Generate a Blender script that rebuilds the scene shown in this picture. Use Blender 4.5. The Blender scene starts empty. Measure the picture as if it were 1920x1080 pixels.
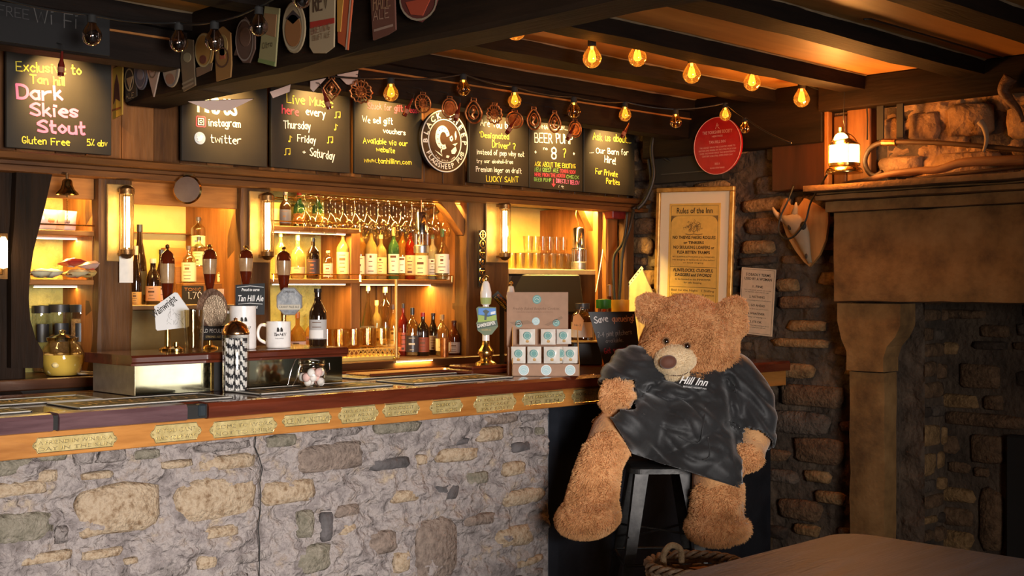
import bpy, bmesh, math, random
import numpy as np
from mathutils import Vector, Matrix, noise as mn
SC = bpy.context.scene
COL = SC.collection
PI = math.pi
# ------------------------------------------------------------ camera, world, big lights, exposure
F_PX = 2350.0
CF = (math.sin(math.radians(44.5)), math.cos(math.radians(44.5)))   # viewing direction in plan
CR = (CF[1], -CF[0])                                               # camera's right in plan
CAMZ = 1.5
cam = bpy.data.cameras.new('camera'); camo = bpy.data.objects.new('camera', cam); COL.objects.link(camo)
camo.location = (0, 0, CAMZ); camo.rotation_euler = (PI/2, 0, math.radians(-44.5))
cam.sensor_width = 36; cam.lens = 36*F_PX/1920; cam.clip_start = .02
SC.camera = camo
SC.view_settings.view_transform = 'Standard'; SC.view_settings.look = 'None'
SC.view_settings.exposure = 0.0; SC.view_settings.gamma = 1.0
SC.view_settings.use_curve_mapping = False
w = bpy.data.worlds.new('world'); SC.world = w; w.use_nodes = True
w.node_tree.nodes['Background'].inputs[0].default_value = (.75, .85, 1, 1)
w.node_tree.nodes['Background'].inputs[1].default_value = 0.35
try:
    SC.cycles.use_denoising = True
    SC.cycles.max_bounces = 8; SC.cycles.transparent_max_bounces = 24
    SC.cycles.sample_clamp_indirect = 4
    SC.cycles.caustics_reflective = False; SC.cycles.caustics_refractive = False
except Exception: pass

def light(name, kind, loc, power, color, rot=None, size=.1, size_y=None, target=None, spot=60, blend=.5, spread=None):
    d = bpy.data.lights.new(name, kind); o = bpy.data.objects.new(name, d); COL.objects.link(o)
    d.energy = power; d.color = color; o.location = loc
    if kind == 'AREA':
        d.size = size
        if size_y: d.shape = 'RECTANGLE'; d.size_y = size_y
        if spread: d.spread = math.radians(spread)
    elif kind == 'SPOT':
        d.spot_size = math.radians(spot); d.spot_blend = blend; d.shadow_soft_size = size
    else: d.shadow_soft_size = size
    if target is not None:
        o.rotation_euler = (Vector(target)-Vector(loc)).to_track_quat('-Z', 'Y').to_euler()
    elif rot: o.rotation_euler = rot
    return o
WARM = (1, .55, .17); AMBER = (1, .40, .08); GOLD = (1, .62, .20)
# daylight through the window opposite the bar
light('window_daylight', 'AREA', (.35, -2.38, 1.35), 108, (1.0, .94, .90), size=1.9, size_y=1.3, target=(2.55, 4, .35), spread=68)
light('side_window_daylight', 'AREA', (5.94, -1.88, 1.0), 11, (1.0, .97, .92), size=.95, size_y=1.3, target=(4.6, -1.0, .9))
# board spotlights are in their lamps below

# ------------------------------------------------------------ pixel rays -> points on real planes
def ray(x):
    t = (x-960)/F_PX
    return (CR[0]*t+CF[0], CR[1]*t+CF[1])
def at(x, y, d):
    rx, ry = ray(x); return Vector((rx*d, ry*d, CAMZ+(540-y)/F_PX*d))
def PY(x, y, Y): return at(x, y, Y/ray(x)[1])
def PX(x, y, X): return at(x, y, X/ray(x)[0])
def PZ(x, y, z): return at(x, y, (CAMZ-z)*F_PX/(y-540))
def dY(x, Y): return Y/ray(x)[1]
FACE = math.radians(-44.5)

# ------------------------------------------------------------ materials
MC = {}
def _new(name):
    m = bpy.data.materials.new(name); m.use_nodes = True
    return m, m.node_tree.nodes, m.node_tree.links, m.node_tree.nodes['Principled BSDF']
def setp(p, **k):
    for a, v in k.items():
        n = {'rough':'Roughness','metal':'Metallic','trans':'Transmission Weight','ior':'IOR','coat':'Coat Weight','sheen':'Sheen Weight','alpha':'Alpha','spec':'Specular IOR Level','sss':'Subsurface Weight'}[a]
        p.inputs[n].default_value = v
def c4(c): return (c[0], c[1], c[2], 1)
def plain(name, col, rough=.5, metal=0, **k):
    if name in MC: return MC[name]
    m, N, L, p = _new(name); p.inputs['Base Color'].default_value = c4(col); setp(p, rough=rough, metal=metal, **k)
    # slight procedural variation
    t = N.new('ShaderNodeTexNoise'); t.inputs['Scale'].default_value = 35; t.inputs['Detail'].default_value = 4
    tc = N.new('ShaderNodeTexCoord'); L.new(tc.outputs['Object'], t.inputs['Vector'])
    mx = N.new('ShaderNodeMix'); mx.data_type = 'RGBA'; mx.inputs[6].default_value = c4([v*.82 for v in col]); mx.inputs[7].default_value = c4([min(1, v*1.12) for v in col])
    L.new(t.outputs['Fac'], mx.inputs[0]); L.new(mx.outputs[2], p.inputs['Base Color'])
    MC[name] = m; return m
def emis(name, col, strength):
    if name in MC: return MC[name]
    m, N, L, p = _new(name); p.inputs['Base Color'].default_value = c4(col)
    p.inputs['Emission Color'].default_value = c4(col); p.inputs['Emission Strength'].default_value = strength
    MC[name] = m; return m
def noisy(name, cols, scale=8, detail=8, rough=.8, bump=.3, stretch=(1, 1, 1), coord='Object', bscale=None, pos=None, metal=0, coat=0, dist=0.02, rnd=False, sheen=0, spec=.5):
    """base colour from fractal noise through a ramp, fine relief from a second noise"""
    if name in MC: return MC[name]
    m, N, L, p = _new(name); setp(p, rough=rough, metal=metal, coat=coat, sheen=sheen, spec=spec)
    tc = N.new('ShaderNodeTexCoord'); mp = N.new('ShaderNodeMapping'); mp.inputs['Scale'].default_value = stretch
    L.new(tc.outputs[coord], mp.inputs['Vector'])
    if rnd:
        oi = N.new('ShaderNodeObjectInfo'); cb = N.new('ShaderNodeCombineXYZ')
        ml = N.new('ShaderNodeMath'); ml.operation = 'MULTIPLY'; ml.inputs[1].default_value = 37
        L.new(oi.outputs['Random'], ml.inputs[0]); L.new(ml.outputs[0], cb.inputs[0]); L.new(ml.outputs[0], cb.inputs[2]); L.new(cb.outputs[0], mp.inputs['Location'])
    t = N.new('ShaderNodeTexNoise'); t.inputs['Scale'].default_value = scale; t.inputs['Detail'].default_value = detail; t.inputs['Roughness'].default_value = .62
    L.new(mp.outputs[0], t.inputs['Vector'])
    r = N.new('ShaderNodeValToRGB'); L.new(t.outputs['Fac'], r.inputs[0])
    n = len(cols); pos = pos or [.3+.4*i/(n-1) for i in range(n)]
    e = r.color_ramp.elements
    e[0].position = pos[0]; e[0].color = c4(cols[0]); e[1].position = pos[-1]; e[1].color = c4(cols[-1])
    for i in range(1, n-1): q = e.new(pos[i]); q.color = c4(cols[i])
    L.new(r.outputs[0], p.inputs['Base Color'])
    if bump:
        t2 = N.new('ShaderNodeTexNoise'); t2.inputs['Scale'].default_value = bscale or scale*4; t2.inputs['Detail'].default_value = 6
        L.new(mp.outputs[0], t2.inputs['Vector'])
        b = N.new('ShaderNodeBump'); b.inputs['Strength'].default_value = bump; b.inputs['Distance'].default_value = dist
        L.new(t2.outputs['Fac'], b.inputs['Height']); L.new(b.outputs[0], p.inputs['Normal'])
    MC[name] = m; return m
def wood(name, c1, c2, axis='X', scale=6, rough=.45, bump=.15, coat=0, rnd=True, spec=.35):
    st = {'X': (.12, 1, 1), 'Y': (1, .12, 1), 'Z': (1, 1, .12)}[axis]
    st = tuple(s*3 for s in st)
    mid = tuple((a+b)/2 for a, b in zip(c1, c2))
    return noisy(name, [c1, mid, c2], scale=scale, rough=rough, bump=bump, stretch=st, bscale=scale*5, coat=coat, dist=.006, rnd=rnd, spec=spec)
def thin_glass(name, col=(1, 1, 1), refl=.12, tint=1.0, rough=.03, edge=.35, milk=0):
    """thin-walled clear glass: see-through with a facing-dependent shine"""
    if name in MC: return MC[name]
    m, N, L, p = _new(name); N.remove(p)
    o = N['Material Output']; tr = N.new('ShaderNodeBsdfTransparent'); tr.inputs[0].default_value = c4(col)
    g = N.new('ShaderNodeBsdfGlossy'); g.inputs['Roughness'].default_value = rough
    lw = N.new('ShaderNodeLayerWeight'); lw.inputs[0].default_value = edge
    mr = N.new('ShaderNodeMapRange'); mr.inputs['To Min'].default_value = refl*.5; mr.inputs['To Max'].default_value = min(1, refl*5)
    L.new(lw.outputs['Facing'], mr.inputs[0])
    mx = N.new('ShaderNodeMixShader'); L.new(mr.outputs[0], mx.inputs[0]); L.new(tr.outputs[0], mx.inputs[1]); L.new(g.outputs[0], mx.inputs[2])
    out = mx.outputs[0]
    if milk:
        tl = N.new('ShaderNodeBsdfTranslucent'); tl.inputs[0].default_value = c4([min(1, v*1.3) for v in col]); m2 = N.new('ShaderNodeMixShader'); m2.inputs[0].default_value = milk
        L.new(out, m2.inputs[1]); L.new(tl.outputs[0], m2.inputs[2]); out = m2.outputs[0]
    L.new(out, o.inputs[0]); MC[name] = m; return m

M = {}
M['oak'] = wood('oak_orange', (.17, .062, .014), (.42, .17, .042), 'X', 6, .5)
M['oakz'] = wood('oak_upright', (.13, .045, .010), (.32, .125, .032), 'Z', 6, .55, .25)
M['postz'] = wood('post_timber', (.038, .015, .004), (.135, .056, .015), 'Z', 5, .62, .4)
M['plankz'] = wood('plank_upright', (.05, .018, .005), (.16, .060, .014), 'Z', 7, .5, .15)
M['darkx'] = wood('dark_beam', (.003, .0018, .0012), (.014, .007, .004), 'X', 5, .7, .4, spec=.15)
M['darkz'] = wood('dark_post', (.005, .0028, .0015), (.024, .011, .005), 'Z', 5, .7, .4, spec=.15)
M['darky'] = wood('dark_cross_beam', (.004, .0025, .0015), (.020, .010, .005), 'Y', 5, .7, .4, spec=.15)
M['mahog'] = wood('mahogany', (.045, .008, .003), (.15, .030, .012), 'X', 5, .22, .08, coat=.6)
M['trimwood'] = wood('trim_orange', (.28, .10, .018), (.52, .22, .05), 'X', 8, .38, .1, coat=.2)
M['ceil'] = wood('ceiling_boarding', (.30, .135, .032), (.52, .26, .075), 'X', 3, .5, .15, rnd=False)
M['black'] = plain('black_paint', (.010, .010, .012), .45)
M['blackm'] = plain('black_matte', (.012, .011, .010), .8)
M['chalkb'] = noisy('blackboard', [(.016, .012, .007), (.030, .023, .014)], scale=3, rough=.6, bump=0)
M['brass'] = noisy('brass_polished', [(.45, .27, .07), (.85, .58, .22)], scale=20, rough=.22, bump=.1, metal=1, dist=.002)
M['brassp'] = noisy('brass_plate', [(.50, .37, .13), (.85, .68, .32)], scale=30, rough=.38, bump=.25, metal=.55, bscale=90, dist=.002)
M['brassr'] = noisy('brass_rim', [(.55, .42, .18), (.95, .80, .45)], scale=20, rough=.25, bump=.1, metal=.9)
M['copper'] = noisy('old_brass', [(.20, .06, .02), (.62, .26, .09)], scale=40, rough=.35, bump=.4, metal=.9, dist=.003)
M['steel'] = noisy('dull_steel', [(.20, .19, .18), (.38, .36, .34)], scale=20, rough=.38, bump=.1, metal=.9)
M['chrome'] = plain('chrome', (.8, .78, .75), .12, 1)
M['plaster'] = noisy('green_plaster', [(.28, .25, .07), (.46, .40, .12)], scale=12, rough=.8, bump=.7, bscale=28, dist=.03)
M['yplaster'] = noisy('yellow_wall', [(.62, .42, .10), (.78, .56, .16)], scale=5, rough=.7, bump=.25, bscale=20)
M['white'] = plain('white_glaze', (.84, .80, .76), .25, coat=.4)
M['paper'] = plain('white_paper', (.80, .76, .68), .8)
M['cream'] = plain('cream_paper', (.74, .62, .38), .8)
M['kraft'] = plain('kraft_card', (.42, .25, .16), .8)
M['glass'] = thin_glass('clear_glass', (.96, .96, .94))
M['glassw'] = thin_glass('sparkling_glass', (.95, .90, .78), refl=.12, rough=.03)
M['amberg'] = thin_glass('amber_bulb_glass', (.70, .38, .09), refl=.2, milk=.05)
M['picglass'] = thin_glass('picture_glass', (1, 1, 1), refl=.02, edge=.2)
M['dullg'] = thin_glass('unlit_bulb_glass', (.55, .45, .40), refl=.2)
M['ivory'] = plain('bone', (.34, .24, .14), .7)
M['red'] = plain('sign_red', (.42, .012, .016), .35)
M['cable'] = plain('black_cable', (.008, .008, .008), .5)

# ------------------------------------------------------------ mesh builder
class B:
    def __init__(s): s.v = []; s.f = []; s.M = None
    def add(s, vs, fs, M_=None):
        n = len(s.v); M_ = M_ if M_ is not None else s.M
        s.v += [tuple(M_ @ Vector(v)) for v in vs] if M_ is not None else [tuple(v) for v in vs]
        s.f += [tuple(i+n for i in f) for f in fs]; return s
    def box(s, x0, y0, z0, x1, y1, z1, b=0, M_=None):
        if x0 > x1: x0, x1 = x1, x0
        if y0 > y1: y0, y1 = y1, y0
        if z0 > z1: z0, z1 = z1, z0
        b = min(b, (x1-x0)*.45, (y1-y0)*.45, (z1-z0)*.45)
        if b <= 0:
            vs = [(x, y, z) for z in (z0, z1) for y in (y0, y1) for x in (x0, x1)]
            return s.add(vs, [(0, 2, 3, 1), (4, 5, 7, 6), (0, 1, 5, 4), (2, 6, 7, 3), (0, 4, 6, 2), (1, 3, 7, 5)], M_)
        # chamfered box : 24 verts
        vs = []; idx = {}
        for sx in (0, 1):
            for sy in (0, 1):
                for sz in (0, 1):
                    X = (x0, x1)[sx]; Y = (y0, y1)[sy]; Z = (z0, z1)[sz]
                    ix = (b, -b)[sx]; iy = (b, -b)[sy]; iz = (b, -b)[sz]
                    for a, p in (('x', (X, Y+iy, Z+iz)), ('y', (X+ix, Y, Z+iz)), ('z', (X+ix, Y+iy, Z))):
                        idx[(sx, sy, sz, a)] = len(vs); vs.append(p)
        I = lambda *k: idx[k]
        fs = []
        for s0 in (0, 1):
            fs.append([I(s0, 0, 0, 'x'), I(s0, 1, 0, 'x'), I(s0, 1, 1, 'x'), I(s0, 0, 1, 'x')])
            fs.append([I(0, s0, 0, 'y'), I(1, s0, 0, 'y'), I(1, s0, 1, 'y'), I(0, s0, 1, 'y')])
            fs.append([I(0, 0, s0, 'z'), I(1, 0, s0, 'z'), I(1, 1, s0, 'z'), I(0, 1, s0, 'z')])
            for t0 in (0, 1):
                fs.append([I(s0, t0, 0, 'x'), I(s0, t0, 1, 'x'), I(s0, t0, 1, 'y'), I(s0, t0, 0, 'y')])
                fs.append([I(s0, 0, t0, 'x'), I(s0, 1, t0, 'x'), I(s0, 1, t0, 'z'), I(s0, 0, t0, 'z')])
                fs.append([I(0, s0, t0, 'y'), I(1, s0, t0, 'y'), I(1, s0, t0, 'z'), I(0, s0, t0, 'z')])
                for u0 in (0, 1): fs.append([I(s0, t0, u0, 'x'), I(s0, t0, u0, 'y'), I(s0, t0, u0, 'z')])
        c = Vector(((x0+x1)/2, (y0+y1)/2, (z0+z1)/2)); out = []
        for f in fs:
            a = [Vector(vs[i]) for i in f]; n = (a[1]-a[0]).cross(a[2]-a[0]); m_ = sum(a, Vector())/len(a)
            out.append(tuple(f) if n.dot(m_-c) > 0 else tuple(reversed(f)))
        return s.add(vs, out, M_)
    def lathe(s, prof, seg=20, M_=None, cx=0, cy=0, z=0, a0=0, a1=2*PI):
        full = abs(a1-a0-2*PI) < 1e-6; n = seg if full else seg+1; vs = []; fs = []
        for r, h in prof:
            for k in range(n):
                a = a0+(a1-a0)*k/seg; vs.append((cx+r*math.cos(a), cy+r*math.sin(a), z+h))
        for i in range(len(prof)-1):
            for k in range(seg):
                k2 = (k+1) % n; fs.append((i*n+k, i*n+k2, (i+1)*n+k2, (i+1)*n+k))
        return s.add(vs, fs, M_)
    def tube(s, pts, r, seg=8, closed=False, M_=None, caps=True):
        pts = [Vector(p) for p in pts]; n = len(pts); rs = r if isinstance(r, (list, tuple)) else [r]*n
        vs = []; fs = []; up = Vector((0, 0, 1)); prev = None
        for i, p in enumerate(pts):
            if closed: t = pts[(i+1) % n]-pts[i-1]
            else: t = pts[min(i+1, n-1)]-pts[max(i-1, 0)]
            if t.length < 1e-9: t = Vector((0, 0, 1))
            t.normalize()
            if prev is None:
                a = up if abs(t.z) < .9 else Vector((1, 0, 0)); u = t.cross(a).normalized()
            else:
                u = prev-t*prev.dot(t)
                u = u.normalized() if u.length > 1e-6 else t.orthogonal().normalized()
            prev = u; v = t.cross(u)
            for k in range(seg):
                a = 2*PI*k/seg; vs.append(p+(u*math.cos(a)+v*math.sin(a))*rs[i])
        for i in range(n if closed else n-1):
            j = (i+1) % n
            for k in range(seg): k2 = (k+1) % seg; fs.append((i*seg+k, i*seg+k2, j*seg+k2, j*seg+k))
        if caps and not closed: fs.append(tuple(reversed(range(seg)))); fs.append(tuple(range((n-1)*seg, n*seg)))
        return s.add(vs, fs, M_)
    def prism(s, out, y0, y1, M_=None):
        """outline in local x,z extruded from y0 (front) to y1"""
        n = len(out); vs = [(a, y0, b) for a, b in out]+[(a, y1, b) for a, b in out]
        ar = sum(out[i][0]*out[(i+1) % n][1]-out[(i+1) % n][0]*out[i][1] for i in range(n))
        fr = tuple(range(n)) if ar > 0 else tuple(reversed(range(n)))
        fs = [fr, tuple(i+n for i in reversed(fr))]
        for i in range(n):
            j = (i+1) % n; fs.append((i, i+n, j+n, j) if ar > 0 else (j, j+n, i+n, i))
        return s.add(vs, fs, M_)
    def ball(s, c, r, seg=16, rings=10, M_=None, sc=(1, 1, 1)):
        prof = [(max(1e-4, r*math.sin(PI*i/rings)), -r*math.cos(PI*i/rings)) for i in range(rings+1)]
        T = Matrix.Translation(c) @ Matrix.Diagonal((*sc, 1))
        if M_ is not None: T = M_ @ T
        elif s.M is not None: T = s.M @ T
        return s.lathe(prof, seg, T)
    def obj(s, name, mat, parent=None, smooth=False, loc=None):
        me = bpy.data.meshes.new(name); me.from_pydata(s.v, [], s.f); me.update()
        if smooth:
            for p in me.polygons: p.use_smooth = True
            if smooth != 'all':
                try: me.set_sharp_from_angle(angle=math.radians(40))
                except Exception: pass
        me.materials.append(mat if not isinstance(mat, str) else M[mat])
        o = bpy.data.objects.new(name, me); COL.objects.link(o)
        if parent: o.parent = parent
        if loc is not None: o.location = loc
        return o
def thing(name, label, cat, loc=(0, 0, 0), rz=0, group=None, rot=None):
    o = bpy.data.objects.new(name, None); COL.objects.link(o); o.empty_display_size = .05
    o.location = loc; o.rotation_euler = rot if rot else (0, 0, rz); tag(o, label, cat, group); return o
def tag(o, label=None, cat=None, group=None, kind=None):
    if label: o['label'] = label
    if cat: o['category'] = cat
    if group: o['group'] = group
    if kind: o['kind'] = kind
    return o
def struct(o): o['kind'] = 'structure'; return o
def kids(o): return [c for c in bpy.data.objects if c.parent == o]
KIDS = {}
def copy_tree(o, parent=None, ch=None):
    c = o.copy(); COL.objects.link(c)
    if parent: c.parent = parent
    for k in list(o.children): copy_tree(k, c)
    return c
def dup(o, loc, rz=None, label=None, group=None, scale=None):
    c = copy_tree(o); c.location = loc
    if rz is not None: c.rotation_euler[2] = rz
    if label: c['label'] = label
    if group: c['group'] = group
    if scale: c.scale = (scale,)*3 if not isinstance(scale, tuple) else scale
    return c

# ------------------------------------------------------------ writing
GL = {'A':"033b63 1656",'B':"030b ~0b3b4a483707 ~0747554303",'C':"~5a3b19153354",'D':"030b ~0b3b59553303",'E':"5b0b0353 0747",'F':"5b0b03 0747",
'G':"~5a3b191533545636",'H':"030b 535b 0757",'I':"131b",'J':"~4b443304",'K':"030b 5b06 1753",'L':"0b0353",'M':"030b366b63",'N':"030b535b",
'O':"~3b09053365693b",'P':"030b ~0b3b4a483707",'Q':"~3b09053365693b 4563",'R':"030b ~0b3b4a483707 2753",'S':"~5a3b091846543304",'T':"0b6b 3b33",
'U':"~0b0433555b",'V':"0b336b",'W':"0b2349638b",'X':"0b53 5b03",'Y':"0b376b 3733",'Z':"0b5b0353",
'a':"~472806052344 4843",'b':"0b03 ~063847441304",'c':"~472806052344",'d':"4b43 ~472806052344",'e':"~0646472806052343",'f':"~3b2b1a13 0828",
'g':"~472806052344 ~4841301001",'h':"0b03 ~06284743",'i':"0803 0a1a",'j':"~28211000 2a2b",'k':"0b03 3805 1643",'l':"0b03",
'm':"0803 ~06183733 ~36486763",'n':"0803 ~06284743",'o':"~28060523454628",'p':"0800 ~063847441304",'q':"4840 ~472806052344",'r':"0803 ~062848",
's':"~4728071635442304",'t':"~1b142333 0838",'u':"~08042344 4843",'v':"082348",'w':"0813375368",'x':"0843 4803",'y':"0824 4810",'z':"08480343",
'0':"~2b0905234549 2b",'1':"1a2b23",'2':"~0a2b4a480343",'3':"~0a2b4a4828 ~2847443304",'4':"3b0656 3b33",'5':"4b0b07 ~0738554303",
'8':"~2b4a4827060423444627080a2b",'7':"0b4b13",'.':"0313",',':"1301",'!':"0b06 0413",'?':"~0a2b4a482625 2423",'-':"0646",'+':"0646 2428",
"'":"0b09",'"':"0b09 2b29",'/':"034b",'%':"034b 0b0a 4443",'*':"0646 2428 1735 1537",':':"0707 0404", '~':"~060817253746"}
GL['0'] = "~2b09052345492b"
_rt = random.Random(5)
def _smooth(p):
    if len(p) < 3: return p
    out = []; q = [p[0]]+p+[p[-1]]
    for i in range(1, len(q)-2):
        for t in (0, .34, .67):
            a, b, c, d = q[i-1], q[i], q[i+1], q[i+2]
            out.append(tuple(.5*((2*b[k])+(-a[k]+c[k])*t+(2*a[k]-5*b[k]+4*c[k]-d[k])*t*t+(-a[k]+3*b[k]-3*c[k]+d[k])*t**3) for k in (0, 1)))
    out.append(p[-1]); return out
def text_width(s):
    wd = 0
    for ch in s: wd += _adv(ch)
    return wd
def _adv(ch):
    if ch == ' ': return 4.5
    g = GL.get(ch, "0343"); mx = 0
    for st in g.split():
        st = st.lstrip('~') or ''
        for i in range(0, len(st)-1, 2): mx = max(mx, int(st[i], 16))
    return mx+2.0
_RB = [0]
def ribbon(b, pts, wd, y):
    n = len(pts); _RB[0] = (_RB[0]+1) % 12
    if n < 2 or all(abs(pts[0][0]-p[0])+abs(pts[0][1]-p[1]) < 1e-7 for p in pts):
        x, z = pts[0]; h = wd*.6; b.add([(x-h, y, z-h), (x+h, y, z-h), (x+h, y, z+h), (x-h, y, z+h)], [(0, 1, 2, 3)]); return
    vs = []
    for i in range(n):
        a = pts[max(i-1, 0)]; c = pts[min(i+1, n-1)]
        tx, tz = c[0]-a[0], c[1]-a[1]; l = math.hypot(tx, tz) or 1; tx /= l; tz /= l
        ex = (-tx if i == 0 else tx if i == n-1 else 0)*wd*.4; ez = (-tz if i == 0 else tz if i == n-1 else 0)*wd*.4
        h = wd/2
        yy = y-i*1.2e-5-_RB[0]*1.5e-5; vs += [(pts[i][0]+ex-tz*h, yy, pts[i][1]+ez+tx*h), (pts[i][0]+ex+tz*h, yy, pts[i][1]+ez-tx*h)]
    b.add(vs, [(2*i, 2*i+1, 2*i+3, 2*i+2) for i in range(n-1)])
def write(parent, s, x, z, cap, mat, y=-.002, width=None, stroke=.13, jit=.25, rot=0, name='lettering'):
    """hand lettering: s starts at local x, baseline local z, capital height cap; squeezed to width if given"""
    b = B(); u = cap/8.0; W = text_width(s); sx = (width/W if width else u); cx = 0
    cr, sr = math.cos(rot), math.sin(rot)
    for ch in s:
        if ch == ' ': cx += 4.5; continue
        g = GL.get(ch, "0343"); jy = _rt.uniform(-jit, jit)*1.5
        for st in g.split():
            sm = st[0] == '~' and len(st) > 1; st = st[1:] if sm else st
            p = [(int(st[i], 16)+_rt.uniform(-jit, jit)*.6, int(st[i+1], 16)-3+jy+_rt.uniform(-jit, jit)*.6) for i in range(0, len(st)-1, 2)]
            if len(p) == 1: p = p*2
            if sm: p = _smooth(p)
            q = [((cx+a)*sx, c*u) for a, c in p]
            ribbon(b, [(x+a*cr-c*sr, z+a*sr+c*cr) for a, c in q], cap*stroke*.82, y)
        cx += _adv(ch)
    return b.obj(name, mat, parent)
TXT = []
def printed(parent, s, x, z, size, mat, y=-.0015, align='CENTER', width=None, M_=None, name='lettering', ext=0, italic=0, bold=0, spacing=1):
    cu = bpy.data.curves.new(name, 'FONT'); cu.body = s; cu.size = size; cu.align_x = align; cu.resolution_u = 2; cu.extrude = ext; cu.shear = italic; cu.offset = bold; cu.space_character = spacing
    cu.materials.append(mat if not isinstance(mat, str) else M[mat])
    o = bpy.data.objects.new(name, cu); COL.objects.link(o); o.parent = parent
    base = Matrix.Translation((x, y, z)) @ Matrix.Rotation(PI/2, 4, 'X')
    TXT.append((o, base if M_ is None else M_ @ base, width)); return o
def flush_text():
    bpy.context.view_layer.update(); dg = bpy.context.evaluated_depsgraph_get()
    for o, mt, width in TXT:
        me = bpy.data.meshes.new_from_object(o.evaluated_get(dg), depsgraph=dg)
        if width and len(me.vertices):
            xs = [v.co.x for v in me.vertices]; cur = max(xs)-min(xs)
            if cur > 1e-6: me.transform(Matrix.Diagonal((width/cur, 1, 1, 1)))
        me.transform(mt); n = o.name; par = o.parent
        me.name = 'lettering'
        bpy.data.objects.remove(o)
        q = bpy.data.objects.new('lettering', me); COL.objects.link(q); q.parent = par
def plainc(col, rough=.7): 
    k = 'paint_%02x%02x%02x' % tuple(int(max(0, min(1, v))*255) for v in col)
    if k in MC: return MC[k]
    m, N, L, p = _new(k); p.inputs['Base Color'].default_value = c4(col); setp(p, rough=rough); MC[k] = m; return m
CH_W = plainc((.82, .80, .76)); CH_Y = plainc((.85, .68, .06)); CH_P = plainc((.86, .18, .38)); CH_R = plainc((.75, .06, .10)); CH_G = plainc((.25, .5, .12)); CH_O = plainc((.8, .3, .05)); INK = plainc((.02, .014, .01)); GOLDP = plainc((.72, .50, .18), .4); WHITE = plainc((.85, .83, .8))
# ============================================================ THE ROOM
R = random.Random(11)
CEIL = 2.60; XW = 6.0; YB = 5.0
fm = noisy('flagstone_floor', [(.05, .04, .035), (.12, .10, .085)], scale=3, rough=.7, bump=.3)
struct(B().box(-2, -2.5, -.05, 7.2, 5.8, 0).obj('floor', fm))
struct(B().box(-2, -2.5, CEIL, 7.2, 5.8, CEIL+.05).obj('ceiling', 'ceil'))
wallp = noisy('room_plaster', [(.16, .12, .08), (.24, .18, .12)], scale=3, rough=.85, bump=.3)
wl = struct(B().box(-2.1, -2.5, 0, -2, 5.8, CEIL).obj('wall_left', wallp))
# front wall, behind the camera, with two window openings
wf = B()
for x0, x1, z0, z1 in ((-2, -.6, 0, CEIL), (1.3, 4.0, 0, CEIL), (5.5, 7.2, 0, CEIL), (-.6, 1.3, 0, .7), (-.6, 1.3, 2.0, CEIL), (4.0, 5.5, 0, CEIL)):
    wf.box(x0, -2.7, z0, x1, -2.5, z1)
struct(wf.obj('wall_front', wallp))
wq = B(); wq.box(6.0, -2.5, 0, 6.1, -2.4, CEIL); wq.box(6.0, -1.36, 0, 6.1, -1.2, CEIL); wq.box(6.0, -2.4, 0, 6.1, -1.36, .3); wq.box(6.0, -2.4, 1.75, 6.1, -1.36, CEIL)
struct(wq.obj('wall_right_near', wallp)); wq = B()
for a_ in ((-2.4, .3, -2.35, 1.75), (-1.41, .3, -1.36, 1.75), (-2.4, .3, -1.36, .35), (-2.4, 1.70, -1.36, 1.75), (-1.9, .3, -1.86, 1.75)): wq.box(6.02, a_[0], a_[1], 6.07, a_[2], a_[3])
struct(wq.obj('window_2', plain('window_paint', (.6, .6, .58), .5)))
for i, (x0, x1, z0, z1) in enumerate(((-.6, 1.3, .7, 2.0),)):
    b = B(); wx = .05
    b.box(x0, -2.62, z0, x1, -2.55, z0+wx); b.box(x0, -2.62, z1-wx, x1, -2.55, z1); b.box(x0, -2.62, z0, x0+wx, -2.55, z1); b.box(x1-wx, -2.62, z0, x1, -2.55, z1)
    b.box((x0+x1)/2-.02, -2.61, z0, (x0+x1)/2+.02, -2.56, z1); b.box(x0, -2.61, (z0+z1)/2-.015, x1, -2.56, (z0+z1)/2+.015)
    wo = struct(b.obj('window_%d' % (i+1), plain('window_paint', (.6, .6, .58), .5)))
    struct(B().box(x0+.03, -2.59, z0+.03, x1-.03, -2.585, z1-.03).obj('pane', 'glass', wo))
wb = struct(B().box(-2, 5.62, 0, 7.2, 5.8, CEIL).obj('wall_back', 'yplaster'))

# ---- stones
def stone(b_h, b_w, dep, seed, n=10, jag=.12, dome=.35):
    """irregular rubble block face, local x,z, front at y=-dep, back at 0"""
    r = random.Random(seed); hw, hh = b_w/2, b_h/2; out = []
    for k in range(n):
        a = 2*PI*(k+.5*r.uniform(-.6, .6))/n; c, s_ = math.cos(a), math.sin(a); e = .42
        x = math.copysign(abs(c)**e, c)*hw*(1+r.uniform(-jag, jag*.4)); z = math.copysign(abs(s_)**e, s_)*hh*(1+r.uniform(-jag, jag*.4)); out.append((x, z))
    vs = []; fs = []
    for (sc, y) in ((1, 0), (1, -dep*.45), (1-.25*min(1, .03/max(.02, min(hw, hh))*1.6), -dep*.93)):
        for x, z in out: vs.append((x*sc+r.uniform(-.002, .002), y+r.uniform(-.1, .1)*dep*(1 if y else 0), z*sc))
    for i in range(2):
        for k in range(n): k2 = (k+1) % n; fs.append((i*n+k, i*n+k2, (i+1)*n+k2, (i+1)*n+k))
    c = len(vs); vs.append((0, -dep*(1+dome*r.uniform(-.2, .6)), 0))
    for k in range(n): fs.append((2*n+k, 2*n+(k+1) % n, c))
    return vs, fs
def stone_obj(parent, M_, h, w_, dep, seed, mat, n=10):
    vs, fs = stone(h, w_, dep, seed, n); b = B(); b.add(vs, fs, M_); o = b.obj('stone', mat, parent, smooth='all'); o['kind'] = 'structure'; return o
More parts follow.
